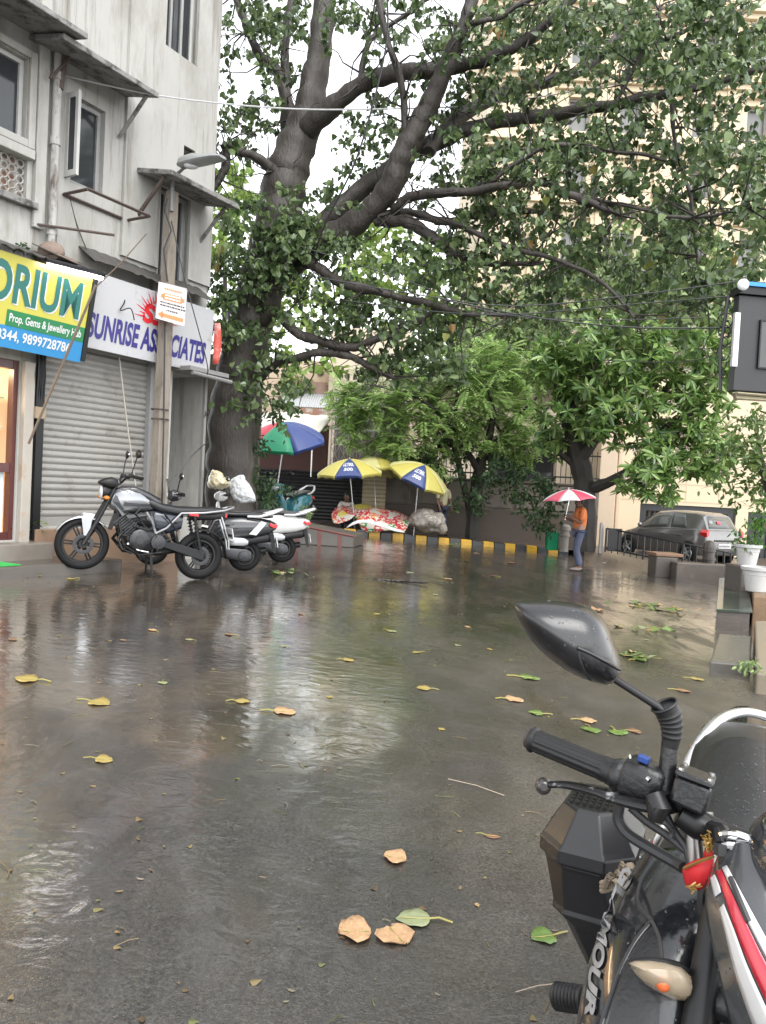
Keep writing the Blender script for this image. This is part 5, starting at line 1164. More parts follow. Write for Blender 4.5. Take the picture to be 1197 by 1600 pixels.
for yy in (640, 655):
    m = MB(); c = P(250, yy, 10.6); m.ring(c, V((0, 0, 1)), .115, .01, 16, 5); m.build('clamp_wire', RUST, up)
# notice
nfr = Frame((0, 10.42), (.9, .43), (.43, -.9))
A = P(243, 497, 10.38); B = P(288, 510, 10.44); Cc = P(293, 451, 10.44); Dd = P(248, 440, 10.38)
nb = thing('notice_board', 'small white and orange notice fixed high on the lamp pole', 'sign', A)
bil = lambda u, v, n=0: A + (B - A) * u + (Dd - A) * v + (Cc - B - Dd + A) * (u * v) + NN * n
NN = (B - A).cross(Dd - A).normalized(); NN = NN if NN.y < 0 else -NN
m = MB(); m.hexa([bil(0, 0, -.02), bil(1, 0, -.02), bil(1, 0), bil(0, 0), bil(0, 1, -.02), bil(1, 1, -.02), bil(1, 1), bil(0, 1)]); m.build('board', mat('notice_white', (.5, .47, .46), .35, var=.06), nb, smooth=False)
ORN = mat('notice_orange', (.65, .20, .06), .4)
m = MB()
def nq(u0, u1, v0, v1, n=.003): m.hexa([bil(u0, v0, .001), bil(u1, v0, .001), bil(u1, v0, n), bil(u0, v0, n), bil(u0, v1, .001), bil(u1, v1, .001), bil(u1, v1, n), bil(u0, v1, n)])
nq(.2, .85, .56, .74); nq(.12, .22, .60, .7); nq(.83, .93, .60, .7); nq(.2, .95, .09, .19); m.add([bil(.06, .14, .003), bil(.24, .03, .003), bil(.24, .25, .003)], [(0, 1, 2)])
for k in range(9): nq(.22 + k * .068, .27 + k * .068, .83, .88)
m.build('orange_print', ORN, nb, smooth=False)
m = MB()
for v in (.48, .40, .29):
    u = .12 if v > .3 else .35
    while u < (.92 if v > .3 else .7): wd = rnd(.03, .1); nq(u, u + wd, v - .015, v + .02); u += wd + .02
m.build('small_print', INK, nb, smooth=False)
m = MB()
for v in (.69, .61):
    u = .26
    while u < .78: wd = rnd(.05, .12); nq(u, u + wd, v - .02, v + .025, .005); u += wd + .02
m.build('white_print', LWH, nb, smooth=False)
m = MB(); m.tube([P(45, 693, 9.0), P(105, 552, 8.8), P(150, 445, 8.75)], [.015, .016, .014], 7); m.tube([P(146, 452, 8.75), P(190, 410, 8.75), P(229, 365, 8.75)], [.008, .007, .005], 6)
tag(m.build('bamboo_pole', mat('grey_bamboo', (.13, .10, .075), .7, var=.3)), 'grey bamboo stick propped diagonally across the end of the yellow sign', 'stick')
def cable(pts, r=.008, label='', mt=CABLE, name='cable'):
    m = MB(); m.tube([P(*p[:3]) for p in smooth_path(pts, 6)], r, 5, False); return tag(m.build(name, mt), label, 'cable')
WIRE = mat('pale_wire', (.4, .4, .4), .4)
cable([(100, 118, 9.5), (250, 150, 10), (420, 168, 11), (560, 171, 12), (760, 163, 13), (980, 128, 13), (1210, 90, 12)], .011, 'long pale wire strung from the building across the tree top', WIRE, 'wire')
cable([(605, -10, 11.2), (602, 80, 11.2), (560, 240, 11.4), (508, 350, 11.8), (490, 405, 12.3)], .014, 'thick dark cable hanging down across the forked trunk')
cable([(180, 442, 10.3), (183, 520, 10.3), (196, 640, 10.3), (215, 780, 10.3)], .009, 'loose pale cable hanging in front of the closed shutter', mat('twisted_cable', (.3, .27, .23), .6))
cable([(268, 345, 10.5), (290, 440, 10.4), (322, 560, 10.5), (324, 585, 10.6)], .008, 'dark cable running down the white sign right of the lamp pole')
cable([(108, 305, 9.6), (120, 350, 9.7), (140, 400, 9.8), (148, 408, 9.9)], .008, 'black cable drooping from the open casement to the tin canopy')
cable([(190, 445, 10.2), (195, 470, 10.1), (188, 485, 10), (204, 482, 10), (210, 500, 10)], .008, 'short looped black cable left of the red sun emblem')
cable([(265, 752, 10.5), (300, 712, 10.8), (325, 690, 11.2)], .008, 'black cable slanting across the side entrance')
cable([(470, 428, 10.2), (620, 455, 9.9), (800, 478, 9.7), (1000, 460, 9.6), (1150, 440, 9.4)], .008, 'upper black overhead cable sagging to the kiosk')
cable([(540, 470, 10.1), (760, 492, 9.8), (980, 476, 9.7), (1150, 462, 9.5)], .007, 'second black overhead cable sagging just below the upper one')
cable([(690, 468, 9.9), (850, 498, 9.8), (1000, 512, 9.7), (1150, 512, 9.6)], .0095, 'lowest thick black overhead cable running to the kiosk')
cable([(470, 385, 10.4), (640, 440, 10.2), (760, 486, 10), (900, 500, 9.9), (1100, 496, 9.8)], .006, 'thin cable slanting through the crown behind the limbs')
cable([(1148, 530, 9.6), (1100, 560, 14), (1020, 566, 17), (900, 560, 20)], .01, 'thin wire above the frangipani blossoms')

# ---------------------------------------------------------------- parasols
random.seed(51)
def parasol(name, label, cat, apex, rad, ax, rise, cols, pole_to, text=None, panels=8, rot=0, pole_r=.014, val=.0, sag=.06, group=None, handle=False):
    ax = ax.normalized(); t = thing(name, label, cat, pole_to, group); u = (V((1, 0, 0)) - ax * ax.x).normalized(); v = ax.cross(u)
    def pt(r, a, dz=0):
        k = r / rad; f = (a - rot) / (2 * math.pi / panels); fr_ = abs((f % 1) - .5) * 2   # 1 at ribs
        z = -rise * k ** 1.7 + dz - (1 - fr_ ** 2) * -.0
        rr = r * (1 - sag * (1 - fr_ ** 2) * k)
        return apex + u * (rr * math.cos(a)) + v * (rr * math.sin(a)) + ax * (z + sag * rad * .35 * (1 - fr_ ** 2) * k)
    for p in range(panels):
        a0 = rot + 2 * math.pi * p / panels; a1 = a0 + 2 * math.pi / panels; rows = []
        for i in range(9):
            rows.append([pt(rad * max(i / 8, .01), a0 + (a1 - a0) * j / 6) for j in range(7)])
        if val: rows.append([pt(rad, a0 + (a1 - a0) * j / 6) - ax * val * (.8 + .2 * math.sin(j * 2.2 + p)) for j in range(7)])
        m = MB(); m.grid(rows); po = m.build('panel', cols[p % len(cols)], t, fix=False, solid=.004)
        if text and text[0] and cols[p % len(cols)] in text[1]:
            for st, r0, r1, w_ in text[0]:
                m = MB(); am = (a0 + a1) / 2; half = (a1 - a0) * w_
                fit_text(m, st, lambda x, y: pt(r1 + (r0 - r1) * y, am - half + 2 * half * x, .012), .03); m.build('lettering', LWH, po, smooth=False)
                m = MB(); fit_text(m, st, lambda x, y: pt(r1 + (r0 - r1) * y, am + half - 2 * half * x, .012), .03); 
        if p >= 0:
            m = MB(); m.tube([pt(rad * k / 5, a0, -.006) for k in range(1, 6)], .004, 4); m.build('rib', STEEL, t)
    m = MB(); m.tube([apex + ax * .05, apex - ax * rise, pole_to], pole_r, 8); m.build('pole', STEEL if not handle else CHROME, t)
    return t
YEP = mat('parasol_yellow', (.40, .35, .08), .45, var=.08); NVP = mat('parasol_navy', (.03, .05, .16), .45, var=.1); YE2 = mat('parasol_pale_yellow', (.44, .41, .18), .45, var=.08)
TX = ([('ULTIMX', .42, .60, .36), ('500', .67, .80, .22)], (NVP,))
def foot(px, D, dz=.13): p = P(px, 800, D); return V((p.x, p.y, gz(p.x) + dz))
UG = 'yellow and navy vendor parasols'
ap1 = P(546, 717, 21.8); f1 = foot(556, 21.9)
parasol('parasol', 'yellow and navy parasol over the seated vendor', 'parasol', ap1, .96, V((-.08, -.12, 1)), .40, [NVP, YEP, YE2, YEP], f1, TX, 8, R(-112.5), val=.1, group=UG)
ap2 = P(586, 714, 23.0)
parasol('parasol', 'plain yellow parasol behind the two printed ones', 'parasol', ap2, 1.0, V((.03, .1, 1)), .42, [YEP, YE2], foot(590, 23), None, 8, .2, val=.1, group=UG)
ap3 = P(664, 727, 21.9)
parasol('parasol', 'yellow and navy parasol tilted to the right over the grey tarp', 'parasol', ap3, .94, V((.42, -.30, 1)), .40, [NVP, YEP, YE2, YEP], foot(648, 21.9), TX, 8, R(-125), val=.09, group=UG)
GRU = mat('parasol_green', (.01, .25, .12), .4, var=.1); BLU2 = mat('parasol_blue', (.03, .06, .22), .4, var=.1); REU = mat('parasol_red', (.55, .04, .07), .4, var=.1); WHU = mat('parasol_white', (.62, .62, .62), .4)
parasol('parasol', 'large red green and blue beach parasol beside the great trunk', 'parasol', P(443, 660, 18.2), .98, V((-.05, -.40, 1)), .42, [GRU, BLU2, BLU2, WHU, WHU, REU], foot(425, 18.3), None, 6, R(-130), val=.09)

# ---------------------------------------------------------------- goods of the vendors
pr = bpy.data.materials.new('printed_flex'); pr.use_nodes = True; nt = pr.node_tree; L = nt.links.new; b = nt.nodes['Principled BSDF']
tc = nd(nt, 'ShaderNodeTexCoord'); vo = nd(nt, 'ShaderNodeTexVoronoi', Scale=5.0); L(tc.outputs['Object'], vo.inputs['Vector'])
rp = nd(nt, 'ShaderNodeValToRGB'); rp.color_ramp.interpolation = 'CONSTANT'; els = rp.color_ramp.elements
els[0].color = c4((.5, .03, .04)); els[0].position = 0; els[1].position = .45; els[1].color = c4((.6, .15, .04))
for p_, c in ((.6, (.62, .5, .1)), (.7, (.6, .57, .52)), (.86, (.05, .22, .06)), (.93, (.5, .03, .05))): e = els.new(p_); e.color = c4(c)
sxx = nd(nt, 'ShaderNodeSeparateColor'); L(vo.outputs['Color'], sxx.inputs[0]); L(sxx.outputs[0], rp.inputs[0]); 
wv = nd(nt, 'ShaderNodeTexVoronoi', Scale=22.0); L(tc.outputs['Object'], wv.inputs['Vector']); s2x = nd(nt, 'ShaderNodeSeparateColor'); L(wv.outputs['Color'], s2x.inputs[0])
gt = nd(nt, 'ShaderNodeMath', operation='GREATER_THAN'); gt.inputs[1].default_value = .68; L(s2x.outputs[1], gt.inputs[0])
mx = nd(nt, 'ShaderNodeMix', data_type='RGBA'); L(gt.outputs[0], mx.inputs[0]); L(rp.outputs[0], mx.inputs[6]); mx.inputs[7].default_value = c4((.62, .58, .5)); L(mx.outputs[2], b.inputs['Base Color']); b.inputs['Roughness'].default_value = .35
def sheet(rows, name, label, cat, mtl, sub=2, wr=.0, solid=.008):
    m = MB(); m.grid([[P(*c) + V((rnd(-wr, wr), rnd(-wr, wr), rnd(-wr, wr))) for c in r_] for r_ in rows]); return tag(m.build(name, mtl, sub=sub, solid=solid, fix=False, disp=(.10, .3)), label, cat)
sheet([[(548, 796, 22.6), (575, 792, 22.6), (605, 800, 22.6), (636, 807, 22.4)], [(552, 800, 22.2), (578, 797, 22.2), (610, 806, 22.2), (637, 812, 22.1)], [(548, 810, 21.9), (575, 806, 21.8), (606, 817, 21.8), (636, 822, 21.8)], [(556, 811, 21.6), (566, 809, 21.5), (600, 822, 21.5), (634, 829, 21.5)], [(560, 826, 21.6), (580, 830, 21.55), (605, 832, 21.5), (632, 834, 21.5)]], 'printed_sheet', 'printed red and white banner sheet covering the vendor goods', 'sheet', pr, 2, .09)
sheet([[(516, 796, 22.5), (535, 790, 22.4), (560, 794, 22.3)], [(519, 803, 22.1), (538, 801, 22.0), (558, 800, 21.9)], [(521, 811, 21.8), (538, 812, 21.7), (553, 808, 21.65)], [(526, 818, 21.7), (540, 818, 21.65), (550, 814, 21.62)]], 'printed_sheet', 'bright red corner sheet at the left end of the goods', 'sheet', pr, 2, .07)
sheet([[(548, 790, 22.7), (565, 787, 22.7), (580, 790, 22.7)], [(548, 796, 22.5), (565, 795, 22.45), (583, 797, 22.5)]], 'yellow_cloth', 'yellow cloth lying on top of the goods under the parasol', 'cloth', YEP, 2, .03)
sheet([[(540, 824, 21.3), (563, 807, 21.5), (600, 820, 21.4), (634, 830, 21.35)], [(541, 827, 21.3), (564, 812, 21.45), (600, 825, 21.35), (634, 835, 21.3)]], 'white_border_cloth', 'white cloth border folded along the front of the goods', 'cloth', mat('white_cloth', (.55, .55, .53), .6), 2, .01)
random.seed(8); m = MB(); pillow(m, [(636, 822), (640, 806), (650, 797), (668, 795), (686, 799), (696, 812), (700, 828), (690, 834), (664, 830), (645, 826)], 22.2, .7, ((1, 0), (.93, .4), (.75, .75), (.5, .92), (.2, 1)), 3.2)
tag(m.build('covered_goods', mat('grey_polythene', (.26, .23, .20), .3, var=.3, vs=4, coat=.2, bump=.8, bs=6), sub=4, disp=(.28, .35)), 'heap of goods under a grey brown plastic sheet below the tilted parasol', 'goods')
m = MB(); a = P(600, 822, 22); 
for k in range(4):
    c = foot(575 + k * 16, 22.1); m2 = MB(); m2.box(c + V((0, 0, .14)), (.32, .4, .28), rotz(.1 * k)); tag(m2.build('goods_crate', BLACKM, smooth=False, bev=.01), ['black crate under the left end of the printed sheet', 'black crate second from left under the printed sheet', 'black crate third from left under the printed sheet', 'black crate under the right end of the printed sheet'][k], 'crate')
# green can and post by the kerb
gc = G(862, 850, .12); gc = P(862, 850, 22.3); gc.z = gz(gc.x) + .12
t = thing('jerrycan', 'green plastic can standing on the footpath behind the kerb', 'can', gc)
m = MB(); rings = [[gc + V((x * wd, y * .12, z)) for x, y in ((-1, -.6), (-.8, -1), (.8, -1), (1, -.6), (1, .6), (.8, 1), (-.8, 1), (-1, .6))] for z, wd in ((0, .165), (.03, .18), (.12, .18), (.13, .172), (.15, .172), (.16, .18), (.5, .18), (.53, .165))]
m.loft(rings); m.build('body', mat('green_plastic', (.0, .21, .09), .3, var=.1), t, ang=35)
m = MB(); m.tube([gc + V((-.1, 0, .52)), gc + V((-.07, 0, .58)), gc + V((.07, 0, .58)), gc + V((.1, 0, .52))], .015, 6); m.tube([gc + V((-.15, 0, .52)), gc + V((-.19, 0, .57))], .02, 6); m.build('handle', mat('green_plastic', (0, 0, 0)), t)
pc = P(881, 850, 22.2); pc.z = gz(pc.x) + .12
m = MB(); m.lathe([(.14, 0), (.13, .05), (.12, .42), (.15, .44), (.15, .50), (.12, .52), (.12, .6), (.16, .62), (.15, .72), (.09, .78), (.0, .8)], pc, (.03, 0, 1), 18); tag(m.build('stone_post', mat('grey_stone', (.28, .25, .22), .7, var=.25, c2=(.4, .38, .35)), ang=35), 'short grey stone post between the green can and the walking man', 'post')

# ---------------------------------------------------------------- people
SKIN = mat('brown_skin', (.16, .085, .055), .5, var=.1); HAIR = mat('black_hair', (.01, .009, .009), .5)
def skin(name, joints, edges, mtl, parent, sub=2, root=None):
    names = list(joints); me = bpy.data.meshes.new(name); me.from_pydata([joints[n][0] for n in names], [(names.index(a), names.index(b_)) for a, b_ in edges], [])
    o = bpy.data.objects.new(name, me); COL.objects.link(o); md = o.modifiers.new('s', 'SKIN'); sv = me.skin_vertices[0].data if me.skin_vertices else None
    if sv is None: me.attributes; bpy.context.view_layer.objects.active = o
    for i, n in enumerate(names):
        r = joints[n][1]; sv[i].radius = r if isinstance(r, tuple) else (r, r); sv[i].use_root = (n == (root or names[0]))
    md.use_smooth_shade = True; sb = o.modifiers.new('d', 'SUBSURF'); sb.levels = sub; sb.render_levels = sub
    dg = bpy.context.evaluated_depsgraph_get(); dg.update(); nm = bpy.data.meshes.new_from_object(o.evaluated_get(dg)); o.modifiers.clear(); o.data = nm; nm.name = name
    nm.materials.clear(); nm.materials.append(mtl); nm.polygons.foreach_set('use_smooth', [True] * len(nm.polygons)); o.parent = parent; return o
def person(label, loc, face, J, shirt, trousers, hair=HAIR, sleeves=True, shoes=None):
    """local x forward, y left. J: joint overrides"""
    t = thing('person', label, 'person', loc); t.rotation_euler = (0, 0, face)
    D_ = dict(pelvis=((0, 0, .92), (.13, .10)), waist=((0, 0, 1.06), (.125, .095)), chest=((0, 0, 1.26), (.15, .11)), neck0=((0, 0, 1.40), .07), neck=((.015, 0, 1.45), .052), head0=((.03, 0, 1.52), (.072, .082)), head=((.025, 0, 1.60), (.082, .092)), crown=((.015, 0, 1.66), (.05, .06)),
              nose=((.125, 0, 1.55), .014),
              shl=((0, .18, 1.36), .055), shr=((0, -.18, 1.36), .055), ell=((0, .23, 1.09), .042), elr=((0, -.23, 1.09), .042), wrl=((.05, .22, .85), .03), wrr=((.05, -.22, .85), .03),
              hil=((0, .085, .86), .085), hir=((0, -.085, .86), .085), knl=((.02, .09, .48), .06), knr=((.02, -.09, .48), .06), anl=((-.02, .09, .08), .04), anr=((-.02, -.09, .08), .04), tol=((.13, .1, .03), .032), tor=((.13, -.1, .03), .032))
    for k, v in J.items(): D_[k] = (v, D_[k][1]) if not (isinstance(v[0], (tuple, list))) else v
    for s_ in 'lr':
        el, wr = V(D_['el' + s_][0]), V(D_['wr' + s_][0]); d = (wr - el).normalized(); sd_ = d.cross(V((0, 0, 1))).normalized() if abs(d.z) < .95 else V((1, 0, 0)); up_ = sd_.cross(d)
        D_['pa' + s_] = (tuple(wr + d * .06), (.034, .022))
        curl = J.get('curl', .5) if not isinstance(J.get('curl'), tuple) else .5
        for f in range(4):
            o_ = sd_ * ((f - 1.5) * .018); b0 = wr + d * .1 + o_; b1 = b0 + d * .035 * (1 if f in (1, 2) else .85) - up_ * .012; b2 = b1 + d * .01 - up_ * .03
            D_['f%d%sa' % (f, s_)] = (tuple(b0), .0095); D_['f%d%sb' % (f, s_)] = (tuple(b1), .0085); D_['f%d%sc' % (f, s_)] = (tuple(b2), .0075)
        D_['t%sa' % s_] = (tuple(wr + d * .045 + sd_ * .035), .011); D_['t%sb' % s_] = (tuple(wr + d * .08 + sd_ * .045 - up_ * .02), .009)
    E = [('pelvis', 'waist'), ('waist', 'chest'), ('chest', 'neck0'), ('neck0', 'neck'), ('neck', 'head0'), ('head0', 'head'), ('head', 'crown'), ('head0', 'nose')]
    for s_ in 'lr':
        E += [('neck0', 'sh' + s_), ('sh' + s_, 'el' + s_), ('el' + s_, 'wr' + s_), ('wr' + s_, 'pa' + s_), ('pelvis', 'hi' + s_), ('hi' + s_, 'kn' + s_), ('kn' + s_, 'an' + s_), ('an' + s_, 'to' + s_), ('wr' + s_, 't%sa' % s_), ('t%sa' % s_, 't%sb' % s_)]
        for f in range(4): E += [('pa' + s_, 'f%d%sa' % (f, s_)), ('f%d%sa' % (f, s_), 'f%d%sb' % (f, s_)), ('f%d%sb' % (f, s_), 'f%d%sc' % (f, s_))]
    D_ = {k: D_[k] for k in D_ if k in {x for e in E for x in e}}
    b_ = skin('body', D_, E, SKIN, t)
    g = lambda n, k: (D_[n][0], tuple(x * k for x in (D_[n][1] if isinstance(D_[n][1], tuple) else (D_[n][1],) * 2)))
    S = {'pelvis': (V(D_['pelvis'][0]) + V((0, 0, -.04)), (.145, .118)), 'waist': g('waist', 1.22), 'chest': g('chest', 1.15), 'neck0': (V(D_['neck0'][0]), .085)}
    SE = [('pelvis', 'waist'), ('waist', 'chest'), ('chest', 'neck0')]
    for s_ in 'lr':
        S['sh' + s_] = (D_['sh' + s_][0], .072); S['sm' + s_] = (V(D_['sh' + s_][0]).lerp(V(D_['el' + s_][0]), .9), .068); SE += [('neck0', 'sh' + s_), ('sh' + s_, 'sm' + s_)]
    skin('shirt', S, SE, shirt, b_)
    T = {'pelvis': g('pelvis', 1.08)}; TE = []
    for s_ in 'lr':
        T['hi' + s_] = g('hi' + s_, 1.12); T['kn' + s_] = g('kn' + s_, 1.3); T['an' + s_] = (D_['an' + s_][0], .066); TE += [('pelvis', 'hi' + s_), ('hi' + s_, 'kn' + s_), ('kn' + s_, 'an' + s_)]
    skin('trousers', T, TE, trousers, b_)
    hd = V(D_['head'][0]); m = MB(); m.ell(hd + V((-.022, 0, .028)), (.098, .09, .088), None, 16, 10); m.ell(hd + V((-.05, 0, -.03)), (.065, .08, .075)); m.build('hair', hair, b_, local=True)
    for s_ in (1, -1):
        m = MB(); m.ell(hd + V((.0, .088 * s_, -.05)), (.018, .01, .03)); m.build('ear', SKIN, b_, local=True)
        m = MB(); m.ell(hd + V((.078, .034 * s_, -.03)), (.008, .014, .007)); m.build('eye', INK, b_, local=True)
    m = MB(); m.ell(hd + V((.082, 0, -.105)), (.008, .024, .006)); m.build('mouth', mat('lip', (.12, .05, .04), .5), b_, local=True)
    for s_ in 'lr':
        an, to = V(D_['an' + s_][0]), V(D_['to' + s_][0]); m = MB(); m.ell((an + to) / 2 + V((.01, 0, -.02)), (.135, .05, .035), None, 14, 8); m.build('shoe', shoes or INK, b_, local=True)
    return t
mf_ = G(902, 892)
SHO = mat('orange_shirt', (.42, .11, .025), .7, var=.15); JEAN = mat('blue_jeans', (.05, .06, .10), .75, var=.3, vs=14)
man = person('man in orange shirt and jeans walking with a raised red and white umbrella', mf_, math.pi + R(4), dict(
    elr=(.06, -.22, 1.10), wrr=(.24, -.12, 1.16), ell=(.04, .21, 1.08), wrl=(.23, .06, 1.20), knl=(.08, .08, .48), anl=(.0, .08, .09), tol=(.14, .09, .03), knr=(.03, -.09, .50), anr=(-.10, -.09, .10), tor=(.04, -.1, .03),
    neck=(.03, 0, 1.45), head0=(.06, 0, 1.51), head=(.055, 0, 1.585), crown=(.04, 0, 1.65), nose=((.157, 0, 1.535), .014)), SHO, JEAN, shoes=mat('pale_shoe', (.14, .12, .11), .6))
RDU = mat('umbrella_red', (.45, .05, .09), .4, var=.08); WTU = mat('umbrella_white', (.5, .48, .48), .4, var=.05)
uap = P(889, 765, 17.3); hp = mf_ + V((-.33, .05, 1.13))
parasol('umbrella', 'red and white umbrella held up by the man in orange', 'umbrella', uap, .62, V((-.13, -.05, 1)), .22, [RDU, WTU], hp, None, 8, .15, .006, handle=True, sag=.09)
vp = foot(541, 22.9, -.22)
person('vendor in pale shirt sitting behind the goods under the left parasol', vp, R(-85), dict(knl=(.36, .14, .60), knr=(.36, -.14, .60), anl=(.36, .14, .1), anr=(.36, -.14, .1), tol=(.48, .14, .05), tor=(.48, -.14, .05), pelvis=((0, 0, .58), (.14, .12)), hil=((.06, .1, .56), .085), hir=((.06, -.1, .56), .085),
    waist=((0, 0, .72), (.13, .10)), chest=((.02, 0, .92), (.15, .11)), neck0=((.03, 0, 1.06), .07), neck=((.05, 0, 1.11), .052), head0=((.07, 0, 1.18), (.072, .082)), head=((.065, 0, 1.26), (.082, .092)), crown=((.05, 0, 1.32), (.05, .06)), nose=((.165, 0, 1.21), .014),
    shl=((.03, .18, 1.02), .055), shr=((.03, -.18, 1.02), .055), ell=(.12, .24, .78), elr=(.12, -.24, .78), wrl=(.30, .12, .70), wrr=(.30, -.12, .70)), mat('pale_shirt', (.50, .44, .40), .75, var=.1), mat('dark_trousers', (.03, .03, .04), .8))
m = MB(); m.box(vp + V((0, -.0, .22)), (.35, .35, .44)); tag(m.build('stool', WALLD, smooth=False, bev=.01), 'dark box stool under the seated vendor', 'stool')
pp = foot(692, 23.2)
person('person in cream shirt and navy trousers standing hidden behind the tilted parasol', pp, R(-60), dict(wrl=(.12, .22, .9), wrr=(.12, -.22, .9)), mat('cream_shirt', (.55, .50, .33), .75, var=.1), mat('navy_trousers', (.03, .035, .06), .8))
# ---------------------------------------------------------------- car, railing, bollard, stones, pots, kiosk
random.seed(61)
CARP = mat('grey_metallic_paint', (.15, .145, .142), .24, metal=.5, coat=.7, rv=.05)
car = thing('parked_car', 'grey metallic hatchback parked behind the low black railing', 'car')
# local: x forward, y left, rear bumper x=0, length 3.6, half width .8
ST = [(0.0, .34, .95, .70, .66), (.06, .28, 1.0, .76, .70), (.5, .24, 1.02, .80, .72), (1.2, .22, .97, .80, .73), (2.2, .22, .93, .80, .74), (2.75, .22, .90, .79, .72), (3.3, .24, .78, .75, .62), (3.52, .28, .66, .66, .52), (3.6, .34, .55, .56, .44)]
m = MB(); rings = []
for x, zb, zt, wb, wt in ST:
    rings.append([V((x, y, z)) for y, z in ((-wb * .9, zb), (-wb, zb + .16), (-wb, zt - .22), (-wt - .03, zt - .04), (-wt + .06, zt), (wt - .06, zt), (wt + .03, zt - .04), (wb, zt - .22), (wb, zb + .16), (wb * .9, zb))])
m.loft(rings); cbody = m.build('body', CARP, car, local=True, ang=50)
GH = [(.10, .98, 1.02, .69, .62), (.32, 1.0, 1.40, .70, .57), (.6, 1.0, 1.47, .71, .56), (1.4, .97, 1.50, .72, .56), (2.0, .94, 1.44, .72, .55), (2.2, .93, 1.36, .72, .55), (2.78, .90, .95, .70, .60)]
m = MB(); rings = []
for x, zb, zt, wb, wt in GH: rings.append([V((x, y, z)) for y, z in ((-wb, zb - .02), (-wt, zt - .05), (-wt + .1, zt), (wt - .1, zt), (wt, zt - .05), (wb, zb - .02))])
m.loft(rings); rf = m.build('cabin', CARP, car, local=True, ang=35)
CG = mat('car_glass', (.10, .105, .10), .06, var=.2, vs=2, rv=.02)
def side(x, t, s_, e=.006):   # t 0 belt .. 1 roof on the cabin side
    for a, b_ in zip(GH, GH[1:]):
        if a[0] <= x <= b_[0]:
            k = (x - a[0]) / (b_[0] - a[0]); g = [p + (q_ - p) * k for p, q_ in zip(a, b_)]
            return V((x, s_ * (g[3] + (g[4] - g[3]) * t + e), g[1] - .02 + (g[2] - .05 - g[1] + .02) * t))
for s_ in (1, -1):
    for (x0, x1, x2, x3) in ((.75, 1.38, 1.38, .95), (1.45, 2.62, 2.12, 1.45)):
        m = MB(); rows = []
        for j in range(5):
            t = .1 + .8 * j / 4; xa = x0 + (x3 - x0) * j / 4; xb = x1 + (x2 - x1) * j / 4; rows.append([side(xa + (xb - xa) * k / 8, t, s_) for k in range(9)])
        m.grid(rows); m.build('side_window', CG, rf, local=True, solid=.004, fix=False)
    m = MB()
    for z in (.62, .64): pass
    for x in (.72, 1.42, 2.55): m.tube([(x, .803 * s_, .32), (x, .803 * s_, .72), (x, .755 * s_, .9)], .005, 4)
    m.build('door_gap', INK, cbody, local=True)
    for x in (.95, 1.6): m = MB(); m.box((x, .80 * s_, .80), (.18, .025, .03)); m.build('door_handle', CARP, cbody, local=True, bev=.006)
    m = MB(); m.ell((2.45, .85 * s_, 1.0), (.07, .1, .065)); m.build('wing_mirror', CARP, car, local=True)
    m = MB(); m.loft([[V((x, s_ * y, z)) for y, z in ((.70, .82), (.76, .80), (.78, .92), (.72, 1.0), (.66, .98))] for x in (-.02, .22)]); m.build('tail_light', REDL, cbody, local=True, ang=20)
m = MB(); m.grid([[V((.13 + .19 * t - .02, y * (1 - .17 * t), 1.03 + .34 * t)) for y in (-.55, -.2, .2, .55)] for t in (0, .5, 1)]); rw = m.build('rear_window', CG, rf, local=True, solid=.004, fix=False)
m = MB(); m.grid([[V((2.72 - .5 * t + .03, y * (1 - .12 * t), .98 + .38 * t)) for y in (-.58, 0, .58)] for t in (0, 1)]); m.build('windscreen', CG, rf, local=True, solid=.004, fix=False)
m = MB(); m.box((.17, .1, 1.2), (.02, .14, .09), Matrix.Rotation(R(28), 3, 'Y')); m.build('rear_window_sticker', REDL, rw, local=True, smooth=False)
m = MB(); m.box((-.012, 0, .55), (.02, .52, .12)); pl = m.build('number_plate', PLATEW, cbody, local=True, smooth=False, bev=.004)
m = MB(); x = -.2
for k in range(9): m.box((-.024, .22 - .05 * k, .55), (.003, .03, .06))
m.build('plate_print', INK, pl, local=True, smooth=False)
m = MB(); m.box((-.008, 0, .70), (.02, .9, .05)); m.box((-.01, 0, .36), (.03, 1.3, .12)); m.build('bumper_trim', BLACKM, cbody, local=True, smooth=False, bev=.01)
for x in (.62, 2.98):
    for s_ in (1, -1):
        m = MB(); m.lathe([(.345, 0), (.345, .012), (0, .014)], (x, .79 * s_, .31), (0, s_, 0), 28); m.build('wheel_arch', INK, cbody, local=True)
        m = MB(); m.ring((x, .76 * s_, .29), (0, 1, 0), .225, .065, 28, 8, 1.2); w_ = m.build('wheel', RUBBER, car, local=True)
        m = MB()
        for k in range(5): a = k * 1.2566; m.tube([(x, .825 * s_, .29), (x + .17 * math.cos(a), .82 * s_, .29 + .17 * math.sin(a))], [.03, .022], 6)
        m.ring((x, .815 * s_, .29), (0, 1, 0), .175, .014, 24, 5); m.build('rim', SILVER, w_, local=True)
rp_ = P(1132, 850, 21.6); hd = R(90 + 27); car.scale = (.97, .97, 1.0); car.rotation_euler = (0, 0, hd); dirx = V((math.cos(hd), math.sin(hd), 0)); car.location = V((rp_.x, rp_.y, -.30))
